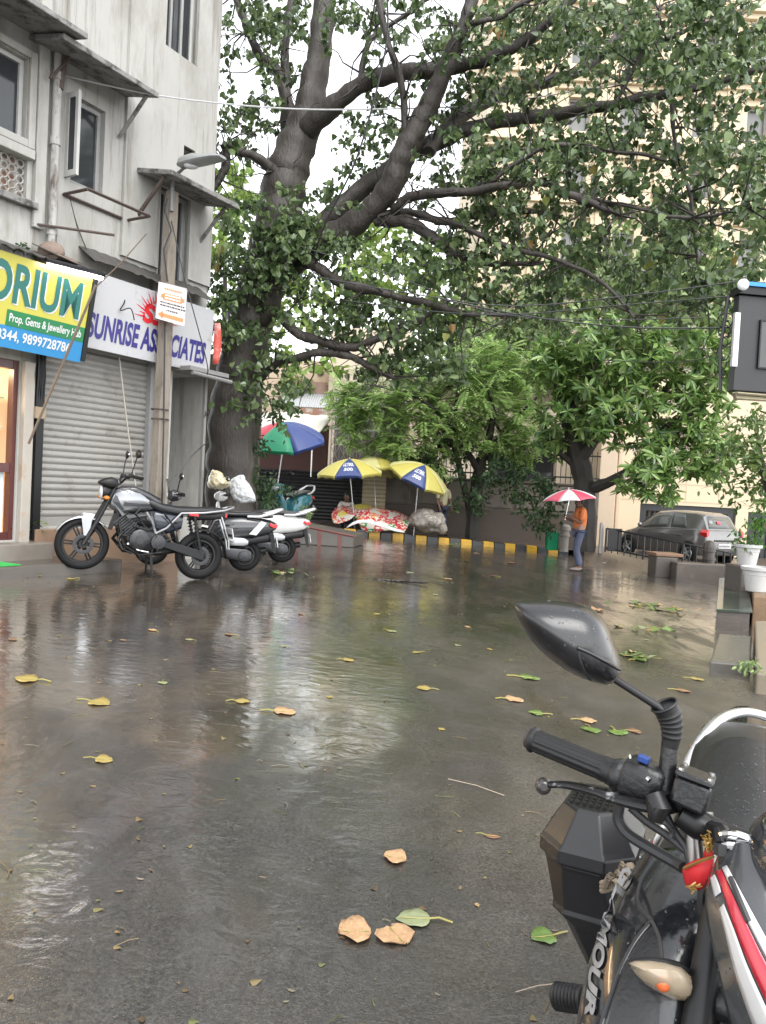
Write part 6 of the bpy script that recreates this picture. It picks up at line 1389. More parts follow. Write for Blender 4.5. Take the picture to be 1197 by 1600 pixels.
# ground of the drive needs nothing more than the road sheet; black railing
def railing_path():
    a, b_ = G(948, 859), G(1140, 886); return a, b_
ra_, rb_ = P(946, 858, 20.2), P(1142, 872, 19.0)
ra_.z = .02; rb_.z = -.38
rt_ = thing('low_railing', 'low black iron railing in front of the grey car', 'railing', ra_)
dv = rb_ - ra_; hz = .62
m = MB(); 
for z in (.1, hz): m.tube([ra_ + V((0, 0, z)), rb_ + V((0, 0, z))], .022, 4)
m.build('rail', BLACKIRON, rt_, smooth=False)
n = 19
for k in range(n + 1):
    p = ra_ + dv * (k / n); m = MB(); wd = .03 if k % 6 == 0 else .016; m.tube([p + V((0, 0, 0)), p + V((0, 0, hz))], wd, 4); m.build('bar', BLACKIRON, rt_, smooth=False)
m = MB(); p = ra_; m.box(p + dv.normalized() * .22 + V((0, 0, .36)), (.36, .05, .6)); m.build('end_panel', BLACKIRON, rt_, smooth=False, bev=.01)
m = MB(); q_ = P(938, 862, 20.4); q_.z = -.1; m.box(q_ + V((0, 0, .4)), (.09, .09, .8)); m.lathe([(.06, 0), (.05, .06), (0, .09)], q_ + V((0, 0, .8)), (0, 0, 1), 10); tag(m.build('bollard', mat('pale_post', (.45, .43, .42), .5, var=.2), ang=30), 'pale square post at the left end of the black railing', 'post')
# bollard
bp_ = G(1105, 908)
m = MB(); m.lathe([(.13, 0), (.13, .5), (.145, .51), (.145, .55), (.125, .56), (.125, .70), (.15, .71), (.15, .75), (.135, .76), (.14, .84), (.12, .92), (.06, .97), (0, .985)], bp_, (0, 0, 1), 20)
tag(m.build('bollard', mat('brown_black_iron', (.045, .038, .034), .35, var=.4), ang=30), 'dark round topped iron bollard in front of the grey car', 'bollard')
# low wall, block
STN = mat('wet_brown_stone', (.07, .058, .05), .45, var=.35, vs=4, c2=(.12, .095, .072), c2s=3, bump=.4); STO = mat('orange_sandstone', (.19, .12, .065), .6, var=.35, vs=3, c2=(.16, .12, .08), c2s=3, bump=.4)
def hbox(label, name, cat, pa, pb, D0, D1, z0, z1, mtl, bev=.02, kind=None, skew=0):
    a0, a1 = P(pa, 880, D0), P(pb, 880, D0); b0, b1 = P(pa, 880, D0), P(pb, 880, D0)
    c = [V((a0.x, D0, 0)), V((a1.x, D0, 0)), V((a1.x + skew, D1, 0)), V((a0.x + skew, D1, 0))]
    m = MB(); m.hexa([V((p.x, p.y, z0)) for p in c] + [V((p.x, p.y, z1)) for p in c]); return tag(m.build(name, mtl, smooth=False, bev=bev), label, cat, None, kind)
z_ = gz(7)
hbox('long low wet stone wall behind the bollard', 'low_wall', 'wall', 1058, 1140, 17.6, 18.0, -.9, z_ + .42, STN)
bk = G(1040, 903)
m = MB(); m.box(bk + V((0, .25, .24)), (.52, .5, .5), rotz(.05)); tb = thing('stone_block', 'squat stone block topped with a mossy red slab left of the bollard', 'block', bk)
m.build('block', STN, tb, smooth=False, bev=.03)
m = MB(); m.box(bk + V((.05, .3, .535)), (.66, .62, .08), rotz(.05)); m.build('slab', mat('mossy_red_slab', (.16, .09, .055), .6, var=.4, vs=5, c2=(.12, .13, .05), c2s=4), tb, smooth=False, bev=.02)
# steps at right: green slab bench, stones
GRS = mat('wet_green_slab', (.04, .055, .04), .12, var=.25, vs=3, rv=.06)
g0 = G(1122, 978); g1 = G(1172, 980)
def slab(label, name, cat, corners, z0, z1, mtl, kind=None, bev=.02):
    m = MB(); m.hexa([V((x, y, z0)) for x, y in corners] + [V((x, y, z1)) for x, y in corners]); return tag(m.build(name, mtl, smooth=False, bev=bev), label, cat, None, kind)
zt = g0.z + .27
tl0 = None
def at_z(px, py, z):
    r = ray(px, py); t = (z - CAMZ) / r.z; return CAM + r * t
c0, c1, c2_, c3 = [at_z(*p, zt) for p in ((1121, 951), (1172, 953), (1166, 903), (1126, 903))]
m = MB(); m.hexa([V((p.x, p.y, -1)) for p in (c0, c1, c2_, c3)] + [V((p.x, p.y, zt - .04)) for p in (c0, c1, c2_, c3)]); gb = thing('stone_bench', 'stone ledge with a wet green slab on top beside the white pots', 'ledge', c0); m.build('base', STN, gb, smooth=False, bev=.01)
m = MB(); m.hexa([V((p.x, p.y, zt - .038)) + o_ for p, o_ in zip((c0, c1, c2_, c3), (V((-.03, -.03, 0)), V((.02, -.03, 0)), V((.02, 0, 0)), V((-.03, 0, 0))))] + [V((p.x, p.y, zt)) + o_ for p, o_ in zip((c0, c1, c2_, c3), (V((-.03, -.03, 0)), V((.02, -.03, 0)), V((.02, 0, 0)), V((-.03, 0, 0))))]); m.build('slab', GRS, gb, smooth=False, bev=.006)
zp = zt + .12
hx = lambda px, py, z: (at_z(px, py, z).x, at_z(px, py, z).y)
slab('orange brown sandstone step below the white pots at right edge', 'stone_step', 'step', [hx(1174, 978, -.30), hx(1260, 985, -.30), hx(1250, 905, -.10), hx(1171, 903, -.10)], -1, zp, STO)
slab('pale sandstone step at right edge above the flat slab', 'stone_step', 'step', [hx(1180, 1080, -.16), hx(1260, 1090, -.16), hx(1250, 990, -.16), hx(1178, 990, -.16)], -1, -.16 + .16, mat('pale_sandstone', (.18, .15, .11), .45, var=.25, vs=3, c2=(.2, .15, .1), c2s=2))
slab('flat grey stone slab lying on the ground beside the steps', 'stone_slab', 'slab', [hx(1108, 1050, -.2), hx(1172, 1056, -.2), hx(1174, 1008, -.2), hx(1122, 1004, -.2)], -1, gz(2.6) + .05, mat('wet_grey_slab', (.085, .08, .07), .25, var=.25, vs=3), None, .02)
# pots
PW = mat('white_pot', (.48, .48, .475), .4, var=.08, c2=(.45, .44, .42), c2s=3, c2t=.62)
def pot(label, p, s, lab2):
    t = thing('plant_pot', label, 'pot', p); m = MB(); m.lathe([(.12 * s, 0), (.13 * s, .01), (.165 * s, .22 * s), (.17 * s, .225 * s), (.175 * s, .28 * s), (.205 * s, .29 * s), (.21 * s, .33 * s), (.19 * s, .335 * s), (.18 * s, .3 * s)], p, (0, 0, 1), 28, False); m.build('pot', PW, t, ang=30)
    m = MB(); m.lathe([(.0, .28 * s), (.182 * s, .29 * s)], p, (0, 0, 1), 20, False); m.build('soil', WALLD, t); return t
q1 = at_z(1181, 924, zp); pot('nearer large white plastic pot on the stone step', V((q1.x, q1.y, zp)), 1.12, '')
q2 = at_z(1172, 886, zp + .12); q2 = P(1167, 884, q1.y + 1.0); pot('farther white plastic pot with a green plant on the stone step', V((q2.x, q2.y, q2.z)), 1.05, '')
m = MB(); m.box(V((q2.x + .05, q2.y + .1, (q2.z - 1) / 2)), (.46, .6, q2.z + 1 - .004)); tag(m.build('stone_step', STN, smooth=False, bev=.02), 'raised grey stone under the farther white pot', 'step')
shrub('potted_plant', 'bright green plant growing in the farther white pot', [(1172, 840, 22, 24, q2.y - .1, q2.y + .2, 14), (1185, 815, 12, 24, q2.y - .1, q2.y + .2, 6)], leafmat('bright_leaf', [(.04, .13, .015), (.09, .2, .03)], .4, .35), .085, 14, OVAL, V((q2.x, q2.y, q2.z + .3)), 'plant')
# kiosk cabinet at top right
KB_ = mat('kiosk_black', (.018, .018, .019), .5, var=.25, vs=4); 
kf = Frame((4.2, 9.3), (1, .12), (.12, -1))
k0 = kf.px(1150, 540)[0]; kz0, kz1 = kf.px(1175, 612)[1], kf.px(1175, 462)[1]
ks = thing('sign_cabinet', 'black hanging sign cabinet with blue top edge and round lamp at right edge', 'sign', kf.pt(k0 + .8, 0, kz0))
m = MB(); kf.box(m, k0, k0 + 2.2, -.12, 0, kz0, kz1); m.build('cabinet', KB_, ks, smooth=False, bev=.01)
m = MB(); kf.box(m, k0 - .03, k0 + 2.2, -.16, .05, kz1 + .004, kz1 + .09); m.build('roof_fascia', BLACKM, ks, smooth=False)
m = MB(); kf.box(m, k0 + .06, k0 + 2.2, .0, .08, kz1 + .094, kz1 + .14); m.build('blue_edge', mat('blue_strip', (.02, .22, .62), .35), ks, smooth=False)
m = MB(); m.ell(kf.pt(k0 - .02, .1, kz1 + .09), (.07, .05, .07)); m.build('round_lamp', mat('frosted_lamp', (.7, .72, .74), .25), ks)
m = MB(); kf.box(m, k0 - .05, k0 + .02, -.02, .03, kz0 + .28, kz1 - .22); m.build('white_panel', WHITEP, ks, smooth=False, bev=.005)
m = MB(); kf.box(m, k0 + .30, k0 + 2.0, .002, .02, kz0 + .3, kz1 - .3); dp = m.build('display_panel', mat('grey_panel', (.06, .06, .058), .4, var=.2), ks, smooth=False)
m = MB(); kf.frame(m, k0 + .28, k0 + 2.02, kz0 + .28, kz1 - .28, .018, .0, .03); m.build('panel_frame', DARKMET, dp, smooth=False)
m = MB()
for k in range(9): m.tube([kf.pt(k0 + .05, -.09 + .012 * k, kz0 - .03 - .02 * (k % 4)), kf.pt(k0 + 2, -.09 + .012 * k, kz0 - .05 - .02 * ((k + 1) % 3))], .016, 5)
m.build('bamboo_bundle', mat('bundle_straw', (.22, .19, .12), .7, var=.4), ks)
m = MB(); kf.box(m, k0 + 1.9, k0 + 2.1, -.11, -.01, -1, kz0); m.build('post', BLACKIRON, ks, smooth=False)
for k in range(5):
    m = MB(); 
m = MB()
for k in range(6): m.ring(kf.pt(k0 - .1, -.1, kz0 + .2 + .13 * k), (1, .3 * k, .2), .05 + .02 * (k % 3), .008, 12, 4)
m.tube([kf.pt(k0 - .1, -.1, kz0), kf.pt(k0 - .14, -.1, kz0 + .5), kf.pt(k0 - .08, -.1, kz1)], .02, 6); m.build('cable_bundle', CABLE, ks)
# ---------------------------------------------------------------- foreground motorcycle (facing the camera, its right side towards the street)
random.seed(71)
YAW = R(26)
HX, HY = .52, 1.04
Fv = V((-math.sin(YAW), -math.cos(YAW), 0)); Rv = V((-math.cos(YAW), math.sin(YAW), 0)); Lv = -Rv
GZ0 = gz(.6)
def BL(f, l, z): return V((HX, HY, 0)) + Fv * f + Lv * l + V((0, 0, GZ0 + z))
fb = thing('motorcycle', 'near black motorcycle with red and white stripes, cut off by the right edge', 'motorcycle', BL(-.5, 0, 0))
PLA = mat('worn_black_plastic', (.010, .010, .011), .36, var=.4, vs=30, bump=.12, bs=120)
GRIPM = mat('black_grip_rubber', (.008, .008, .0085), .5, var=.3, vs=60)
TANKB = mat('wet_black_paint', (.008, .0085, .010), .17, coat=.5, rv=.06, bump=.15, bs=14)
TANKG = mat('beaded_dark_paint', (.018, .018, .019), .42, var=.5, vs=45, spec=.4)
STRW = mat('decal_white', (.5, .5, .5), .2, coat=.5); STRR = mat('decal_red', (.42, .01, .03), .2, coat=.5); COWLG = mat('cowl_charcoal', (.04, .042, .045), .2, coat=.7, var=.2, rv=.05)
pg = lambda rows: [[P(*c) for c in r_] for r_ in rows]
def bvh_of(o):
    dg = bpy.context.evaluated_depsgraph_get(); dg.update(); e = o.evaluated_get(dg); me = e.to_mesh(); base = ROOTLOC[root_of(o).name]
    t = BVHTree.FromPolygons([v.co + base for v in me.vertices], [tuple(p.vertices) for p in me.polygons]); e.to_mesh_clear(); return t
def on(t, px, py, lift=.002, D=1.0):
    r = ray(px, py); h = t.ray_cast(CAM, r)
    return (h[0] - r * lift) if h[0] is not None else P(px, py, D)
# --- tank and side shroud
tank_rows = [
 [(1092, 1210, 1.66), (1088, 1186, 1.56), (1112, 1160, 1.52), (1150, 1148, 1.49), (1197, 1156, 1.45), (1245, 1190, 1.42), (1275, 1240, 1.42)],
 [(1075, 1262, 1.56), (1068, 1228, 1.45), (1100, 1198, 1.41), (1150, 1188, 1.37), (1202, 1198, 1.34), (1262, 1232, 1.32), (1300, 1290, 1.33)],
 [(1048, 1325, 1.46), (1040, 1290, 1.34), (1088, 1254, 1.29), (1150, 1244, 1.25), (1210, 1252, 1.22), (1275, 1292, 1.2), (1320, 1350, 1.2)],
 [(1012, 1385, 1.36), (1003, 1346, 1.24), (1066, 1320, 1.17), (1135, 1310, 1.14), (1208, 1320, 1.12), (1285, 1362, 1.1), (1340, 1430, 1.1)]]
m = MB(); m.grid(pg(tank_rows)); tank = m.build('fuel_tank', TANKG, fb, sub=3, solid=.004)
shr_rows = [
 [(1006, 1400, 1.4), (989, 1340, 1.26), (1022, 1326, 1.2), (1066, 1322, 1.165), (1110, 1330, 1.13), (1160, 1350, 1.11), (1230, 1400, 1.1)],
 [(973, 1440, 1.34), (958, 1388, 1.205), (992, 1378, 1.15), (1045, 1374, 1.11), (1098, 1384, 1.08), (1160, 1410, 1.06), (1240, 1460, 1.06)],
 [(943, 1500, 1.28), (925, 1448, 1.15), (962, 1438, 1.09), (1020, 1436, 1.055), (1080, 1448, 1.03), (1150, 1470, 1.02), (1240, 1520, 1.02)],
 [(920, 1570, 1.22), (904, 1518, 1.1), (942, 1508, 1.04), (1000, 1508, 1.005), (1060, 1520, 0.985), (1135, 1545, 0.98), (1230, 1600, 0.98)],
 [(906, 1660, 1.18), (888, 1600, 1.06), (927, 1592, 1), (985, 1592, 0.965), (1045, 1606, 0.95), (1120, 1635, 0.95), (1220, 1690, 0.95)],
 [(902, 1760, 1.15), (883, 1700, 1.03), (922, 1695, 0.97), (980, 1700, 0.94), (1040, 1715, 0.925), (1110, 1740, 0.93), (1210, 1800, 0.93)]]
m = MB(); m.grid(pg(shr_rows)); shroud = m.build('side_shroud', TANKB, fb, sub=3, solid=.004)
bt = bvh_of(shroud); bk_ = bvh_of(tank)
def groove(name, pts, bt, r, mtl, par, lift=.001):
    m = MB(); m.tube([on(bt, *p, lift) for p in smooth_path(pts, 5)], r, 6); return m.build(name, mtl, par)
groove('panel_gap', [(1022, 1345), (1003, 1375), (996, 1405), (1004, 1424), (1018, 1438)], bt, .0035, INK, shroud)
groove('panel_gap', [(1018, 1438), (994, 1468), (972, 1508), (956, 1550), (940, 1600), (930, 1640)], bt, .0028, INK, shroud)
groove('panel_gap', [(1018, 1438), (1030, 1465), (1034, 1498), (1034, 1530)], bt, .0028, INK, shroud)
groove('panel_edge_highlight', [(1015, 1445), (990, 1478), (966, 1525), (950, 1570), (936, 1620)], bt, .0014, STEEL, shroud)
# lower dark insert between the gaps
m = MB(); L1 = smooth_path([(1017, 1446), (992, 1482), (970, 1525), (955, 1570), (942, 1620)], 4); L2 = smooth_path([(1020, 1446), (1028, 1475), (1031, 1520), (1030, 1570), (1026, 1620)], 4)
m.grid([[on(bt, a[0] + (b_[0] - a[0]) * k / 5 + 2, a[1] + (b_[1] - a[1]) * k / 5, .0018) for k in range(6)] for a, b_ in zip(L1, L2)]); m.build('dark_insert', PLA, shroud, fix=False)
# lettering along the shroud
base_l = smooth_path([(974, 1352), (958, 1392), (940, 1436), (928, 1480), (919, 1525), (913, 1585)], 8)
top_l = smooth_path([(993, 1364), (974, 1400), (955, 1443), (946, 1489), (936, 1534), (928, 1590)], 8)
def along(pth, t): i = min(len(pth) - 2, int(t * (len(pth) - 1))); f = t * (len(pth) - 1) - i; return (pth[i][0] + (pth[i + 1][0] - pth[i][0]) * f, pth[i][1] + (pth[i + 1][1] - pth[i][1]) * f)
def fnl(u, v):
    a, b_ = along(base_l, u), along(top_l, u); return on(bt, a[0] + (b_[0] - a[0]) * v, a[1] + (b_[1] - a[1]) * v, .0060, 1.1)
m = MB(); fit_text(m, 'GLAMOUR', fnl, .05, .15); m.build('tank_lettering', mat('decal_grey', (.24, .24, .243), .45, var=.3, vs=60), shroud, smooth=False, fix=False)
# red and white flash on the tank side
m = MB(); m.grid([[on(bk_, x, y, .002, 1.35) for x, y in r_] for r_ in (((1012, 1338), (1024, 1330)), ((1022, 1312), (1036, 1306)), ((1032, 1290), (1046, 1286)))]); m.build('tank_decal', STRW, tank, fix=False, solid=.001)
m = MB(); m.grid([[on(bk_, x, y, .002, 1.35) for x, y in r_] for r_ in (((1004, 1345), (1011, 1341)), ((1014, 1318), (1021, 1314)))]); m.build('tank_decal', STRR, tank, fix=False, solid=.001)
# --- seat, tail, grab rail
m = MB(); rings = []
for f, hw, zb, zt in ((-.42, .07, .76, .80), (-.5, .10, .72, .815), (-.75, .13, .70, .80), (-.95, .13, .72, .83), (-1.15, .12, .74, .84), (-1.25, .08, .76, .82)):
    rings.append([BL(f, hw * math.copysign(abs(math.cos(a)) ** .6, math.cos(a)), (zb + zt) / 2 + (zt - zb) / 2 * math.copysign(abs(math.sin(a)) ** .7, math.sin(a))) for a in [k * math.pi / 8 for k in range(16)]])
m.loft(rings); m.build('seat', SEATM, fb)
m = MB(); m.tube([P(*c) for c in smooth_path([(1066, 1222, 1.92), (1080, 1188, 1.96), (1098, 1155, 2.02), (1118, 1130, 2.1), (1140, 1117, 2.16), (1168, 1113, 2.2), (1200, 1121, 2.2), (1235, 1140, 2.16), (1250, 1200, 2.05)], 4)], .0165, 12, flat=.8); m.build('grab_rail', mat('polished_rail', (.72, .72, .73), .22, metal=.85), fb)
m = MB(); m.loft([[BL(f, hw * math.cos(a), zc + .05 * math.sin(a)) for a in [k * math.pi / 6 for k in range(12)]] for f, hw, zc in ((-1.0, .12, .72), (-1.3, .11, .76), (-1.42, .07, .78))]); tb_ = m.build('tail', GLOSSB, fb)
m = MB(); m.ell(BL(-1.43, 0, .77), (.07, .03, .04), rotz(-YAW)); m.build('tail_light', REDL, tb_)
# --- wheels, engine, exhaust (below the frame, still part of the machine)
axw = Lv
def bwheel(f, z, rr, tr):
    m = MB(); m.ring(BL(f, 0, z), axw, rr - tr * 1.7, tr * .4, 36, 6, 1.6); m.lathe([(.05, -.06), (.05, .06)], BL(f, 0, z), axw, 14)
    for k in range(6): a = k * 1.047; d = Fv * math.cos(a) + V((0, 0, math.sin(a))); m.tube([BL(f, 0, z) + d * .04, BL(f, 0, z) + d * (rr - tr * 1.7)], [.018, .012], 6)
    w_ = m.build('wheel', BLACKM, fb); m = MB(); m.ring(BL(f, 0, z), axw, rr - tr * .92, tr * .92, 44, 10); m.build('tyre', RUBBER, w_)
bwheel(.36, .30, .30, .042); bwheel(-.92, .30, .30, .05)
m = MB(); m.loft([[BL(f, hw * math.cos(a), zc + hz_ * math.sin(a)) for a in [k * math.pi / 6 for k in range(12)]] for f, hw, zc, hz_ in ((-.05, .10, .42, .12), (-.2, .15, .42, .18), (-.45, .15, .40, .16), (-.55, .1, .38, .1))]); m.build('engine', DARKMET, fb)
m = MB(); m.tube([BL(.0, .08, .3), BL(-.2, .2, .2), BL(-.6, .2, .24), BL(-1.2, .22, .38)], [.02, .025, .05, .055], 10); m.build('exhaust', DARKMET, fb)
m = MB(); m.tube([BL(-.55, -.1, .36), BL(-.92, -.08, .30)], .03, 8); m.tube([BL(-.55, .1, .36), BL(-.92, .08, .30)], .03, 8); m.build('swingarm', DARKMET, fb)
# footpeg
a, b_ = P(868, 1556, 1.61), P(912, 1562, 1.57); m = MB(); c = [a + (b_ - a) * (k / 16) for k in range(17)]; m.tube(c, [.025 if k == 0 else (.0285 if k % 2 else .024) for k in range(17)], 14); m.tube([b_, BL(-.45, -.15, .33)], .014, 8); m.build('footpeg', GRIPM, fb)
# --- fork, cowl, red cloth
m = MB()
for s_, px_ in ((-1, 1077), (-1, 1100)):
    p0 = P(px_, 1268, 1.07); p1 = P(px_ + 12, 1385, 1.04); m.tube([p0, p1], .0095 if px_ == 1077 else .0125, 10)
m.build('fork_top', mat('fork_metal', (.22, .21, .20), .3, metal=.8), fb)
m = MB(); m.tube([P(1122, 1400, 1.0), BL(.36, -.09, .30)], .018, 10); m.tube([P(1270, 1330, .95), BL(.36, .09, .30)], .018, 10); m.build('front_fork', BLACKM, fb)
cowl_rows = [
 [(1128, 1322, .99), (1148, 1312, .96), (1170, 1314, .95), (1205, 1330, .93), (1250, 1365, .93)],
 [(1111, 1360, .97), (1140, 1350, .93), (1176, 1358, .91), (1222, 1380, .89), (1275, 1415, .9)],
 [(1098, 1398, .955), (1132, 1400, .905), (1176, 1416, .88), (1232, 1440, .86), (1290, 1475, .87)],
 [(1107, 1455, .935), (1143, 1465, .885), (1190, 1482, .855), (1248, 1510, .83), (1310, 1550, .84)],
 [(1124, 1530, .91), (1164, 1545, .855), (1213, 1565, .82), (1272, 1590, .80), (1340, 1630, .81)],
 [(1146, 1625, .89), (1190, 1640, .83), (1240, 1660, .79), (1300, 1690, .77), (1370, 1730, .78)],
 [(1165, 1720, .88), (1210, 1740, .82), (1262, 1762, .78), (1325, 1790, .76), (1395, 1830, .77)]]
m = MB(); m.grid(pg(cowl_rows)); cowl = m.build('headlight_cowl', COWLG, fb, sub=3, solid=.006); bc = bvh_of(cowl)
def stripe(l, r_, mtl, name='cowl_stripe', lift=.0016):
    a = smooth_path(l, 5); b_ = smooth_path(r_, 5); m = MB(); m.grid([[on(bc, p[0] + (q_[0] - p[0]) * k / 4, p[1] + (q_[1] - p[1]) * k / 4, lift, .9) for k in range(5)] for p, q_ in zip(a, b_)]); m.build(name, mtl, cowl, fix=False, solid=.0006)
stripe([(1119, 1362), (1133, 1405), (1150, 1455), (1172, 1510), (1200, 1570), (1225, 1620)], [(1127, 1358), (1146, 1400), (1170, 1450), (1198, 1506), (1232, 1560), (1262, 1605)], STRR)
stripe([(1128, 1356), (1148, 1398), (1173, 1448), (1202, 1503), (1237, 1556), (1268, 1600)], [(1136, 1352), (1158, 1393), (1184, 1441), (1214, 1494), (1250, 1545), (1284, 1590)], STRW)
stripe([(1110, 1372), (1113, 1386), (1117, 1402)], [(1117, 1366), (1124, 1382), (1127, 1394)], STRW)
stripe([(1124, 1420), (1133, 1455), (1146, 1510), (1165, 1570), (1186, 1625)], [(1131, 1412), (1147, 1452), (1167, 1506), (1193, 1564), (1219, 1618)], STRW)
groove('cowl_shade_line', [(1142, 1372), (1158, 1412), (1170, 1440)], bc, .004, INK, cowl)
groove('cowl_edge', [(1107, 1372), (1095, 1400), (1104, 1456), (1121, 1530), (1142, 1622)], bc, .005, INK, cowl)
vis = [[(1168, 1296, .97), (1178, 1284, .96), (1200, 1264, .95), (1240, 1240, .95)], [(1170, 1318, .93), (1182, 1310, .91), (1206, 1298, .89), (1250, 1280, .88)], [(1180, 1352, .915), (1194, 1352, .885), (1220, 1350, .865), (1265, 1345, .86)], [(1200, 1400, .89), (1216, 1404, .87), (1240, 1408, .85), (1285, 1420, .85)]]
m = MB(); m.grid(pg(vis)); m.build('visor', mat('gloss_visor', (.03, .031, .034), .12, coat=.7), fb, sub=2, solid=.008)
m = MB(); m.tube([P(*c) for c in smooth_path([(1112, 1318, 1.0), (1128, 1306, .985), (1150, 1305, .97), (1172, 1313, .96)], 4)], .006, 8); m.tube([P(*c) for c in smooth_path([(1118, 1330, .985), (1132, 1322, .97), (1152, 1322, .96), (1170, 1328, .95)], 4)], .005, 8); m.build('instrument_rim', CHROME, fb)
RED = mat('red_chunri_cloth', (.50, .012, .018), .6, var=.25, vs=25)
m = MB(); m.grid(pg([[(1068, 1356, 1.03), (1082, 1348, 1.01), (1098, 1342, 1.0), (1118, 1336, 1.0)], [(1070, 1366, 1.02), (1084, 1362, .995), (1100, 1358, .99), (1112, 1356, .99)], [(1073, 1382, 1.02), (1084, 1380, 1.0), (1096, 1378, .995), (1105, 1374, .99)], [(1080, 1388, 1.02), (1086, 1388, 1.0), (1092, 1388, 1.0), (1096, 1386, 1.0)]]))
m.grid(pg([[(1102, 1328, 1.02), (1112, 1324, 1.01), (1120, 1326, 1.0)], [(1102, 1342, 1.02), (1110, 1340, 1.0), (1116, 1338, 1.0)]])); rc = m.build('red_cloth', RED, fb, sub=2, solid=.003, fix=False); tag(rc, 'red cloth with gold thread tied to the fork')
GOLD = mat('gold_thread', (.4, .26, .08), .35, metal=.6)
m = MB()
for k in range(40): p = P(1110 + random.gauss(0, 5), 1317 + random.gauss(0, 4), 1.0 + rnd(-.01, .01)); m.tube([p, p + rdir() * .008, p + rdir() * .012], .0012, 3, False)
for k in range(14): p = P(1084 + random.gauss(0, 4), 1386 + random.gauss(0, 2), .99); m.tube([p, p + rdir() * .007], .0012, 3, False)
m.tube([P(1068, 1357, 1.015), P(1098, 1344, .985), P(1116, 1338, .985)], .0018, 4); m.build('gold_fringe', GOLD, rc)
# --- front right indicator
ic = [(980, 1504), (990, 1500), (1012, 1499), (1040, 1502), (1066, 1510), (1082, 1525), (1090, 1545), (1087, 1560), (1073, 1566), (1052, 1563), (1030, 1552), (1008, 1538), (990, 1520)]
m = MB(); cx, cy = 1042, 1532; rings = [[P(cx + (x - cx) * k, cy + (y - cy) * k, D) for x, y in ic] for k, D in ((.2, 1.03), (.7, 1.02), (.96, .995), (1.0, .975))]; m.loft(rings)
LENSB = mat('indicator_shell', (.02, .02, .02), .3, coat=.5); ib = m.build('indicator', LENSB, fb)
m = MB(); rings = [[P(cx + (x - cx) * k, cy + (y - cy) * k, D) for x, y in ic] for k, D in ((.97, .974), (.94, .963), (.8, .950), (.55, .940), (.25, .936), (.05, .935))]; m.loft(rings)
m.build('lens', mat('clear_amber_tint_lens', (.62, .52, .38), .08, trans=.55, rv=.03, var=.1), ib)
m = MB(); rings = [[P(cx + (x - cx) * k, cy + (y - cy) * k, D) for x, y in ic] for k, D in ((.9, .972), (.5, .974), (.05, .975))]; m.loft(rings, False); m.build('reflector', mat('lens_reflector', (.55, .47, .36), .35, var=.3, vs=20), ib, fix=False)
m = MB(); m.ell(P(1036, 1536, .944), (.0095, .0095, .0105)); m.build('bulb', mat('orange_bulb', (.55, .12, .035), .3), ib)
m = MB(); m.tube([P(*c) for c in smooth_path([(982, 1504, .976), (1012, 1500, .968), (1042, 1503, .965), (1066, 1510, .967), (1084, 1526, .97)], 4)], .004, 8); m.build('lens_rim', BLACKM, ib)
m = MB(); m.tube([P(1080, 1552, .985), P(1112, 1562, .965), P(1150, 1575, .95)], [.017, .02, .022], 12); m.build('stalk', PLA, ib)
m = MB(); m.grid(pg([[(1078, 1520, 1.0), (1100, 1490, .99), (1112, 1480, .97)], [(1084, 1580, 1.0), (1105, 1590, .98), (1125, 1590, .95)], [(1084, 1660, 1.0), (1110, 1680, .98), (1140, 1690, .93)]])); m.build('fork_shroud', PLA, fb, sub=1, solid=.006)
# --- handlebar, controls
hb_ = None
m = MB(); m.tube([P(*c) for c in smooth_path([(945, 1203, 1.155), (1000, 1226, 1.12), (1050, 1250, 1.09), (1105, 1284, 1.055), (1150, 1306, 1.03), (1230, 1330, .98), (1330, 1350, .92), (1400, 1330, .90), (1480, 1290, .90)], 4)], .0115, 12); hb_ = m.build('handlebar', DARKMET, fb)
a, b_ = P(829, 1154, 1.235), P(958, 1207, 1.145); N = 40; c = [a + (b_ - a) * (k / N) for k in range(N + 1)]; ax = (b_ - a).normalized()
m = MB(); uu = ax.orthogonal().normalized(); ww = ax.cross(uu); rings = []
for k in range(N + 1):
    t = k / N; base = .0172 + (.0035 if k == 1 or k == 2 else 0) + (.0035 * max(0, (t - .85) / .15))
    rings.append([c[k] + (uu * math.cos(j * math.pi / 24) + ww * math.sin(j * math.pi / 24)) * (base + (.0011 if (j % 4 < 2 and 3 < k < N - 3) else 0)) for j in range(48)])
m.loft(rings); m.build('grip', GRIPM, hb_, ang=25)
m = MB(); m.lathe([(.0165, -.002), (.0165, .004)], a - ax * .002, ax, 20); m.lathe([(.012, 0), (.010, .003), (.002, .004)], a - ax * .003, -ax, 20); m.build('bar_end', mat('bar_end_brown', (.05, .035, .032), .6), hb_)
m = MB(); m.lathe([(.021, 0), (.025, .006), (.025, .014), (.022, .018), (.022, .022), (.026, .026), (.027, .034), (.024, .04)], b_, ax, 28); m.build('throttle_collar', PLA, hb_)
c0 = P(976, 1213, 1.13); c1 = P(1036, 1240, 1.095); d = (c1 - c0).normalized()
m = MB(); sd_ = d.cross(V((0, 0, 1))).normalized(); up_ = sd_.cross(d); rings = []
for t, w_, h in ((0, .024, .027), (.1, .027, .031), (.5, .028, .033), (.85, .027, .031), (1, .021, .025)):
    rings.append([c0 + (c1 - c0) * t + sd_ * (w_ * math.copysign(abs(math.cos(k)) ** .55, math.cos(k))) + up_ * (h * math.copysign(abs(math.sin(k)) ** .55, math.sin(k)) + .004) for k in [i * math.pi / 10 for i in range(20)]])
m.loft(rings); sw = m.build('switch_housing', PLA, hb_, ang=50)
m = MB(); p = P(1006, 1186, 1.10); m.box(p, (.016, .011, .010), Matrix((d, sd_, up_)).transposed()); m.build('starter_button', mat('blue_switch', (.015, .045, .20), .4), sw, smooth=False, bev=.002)
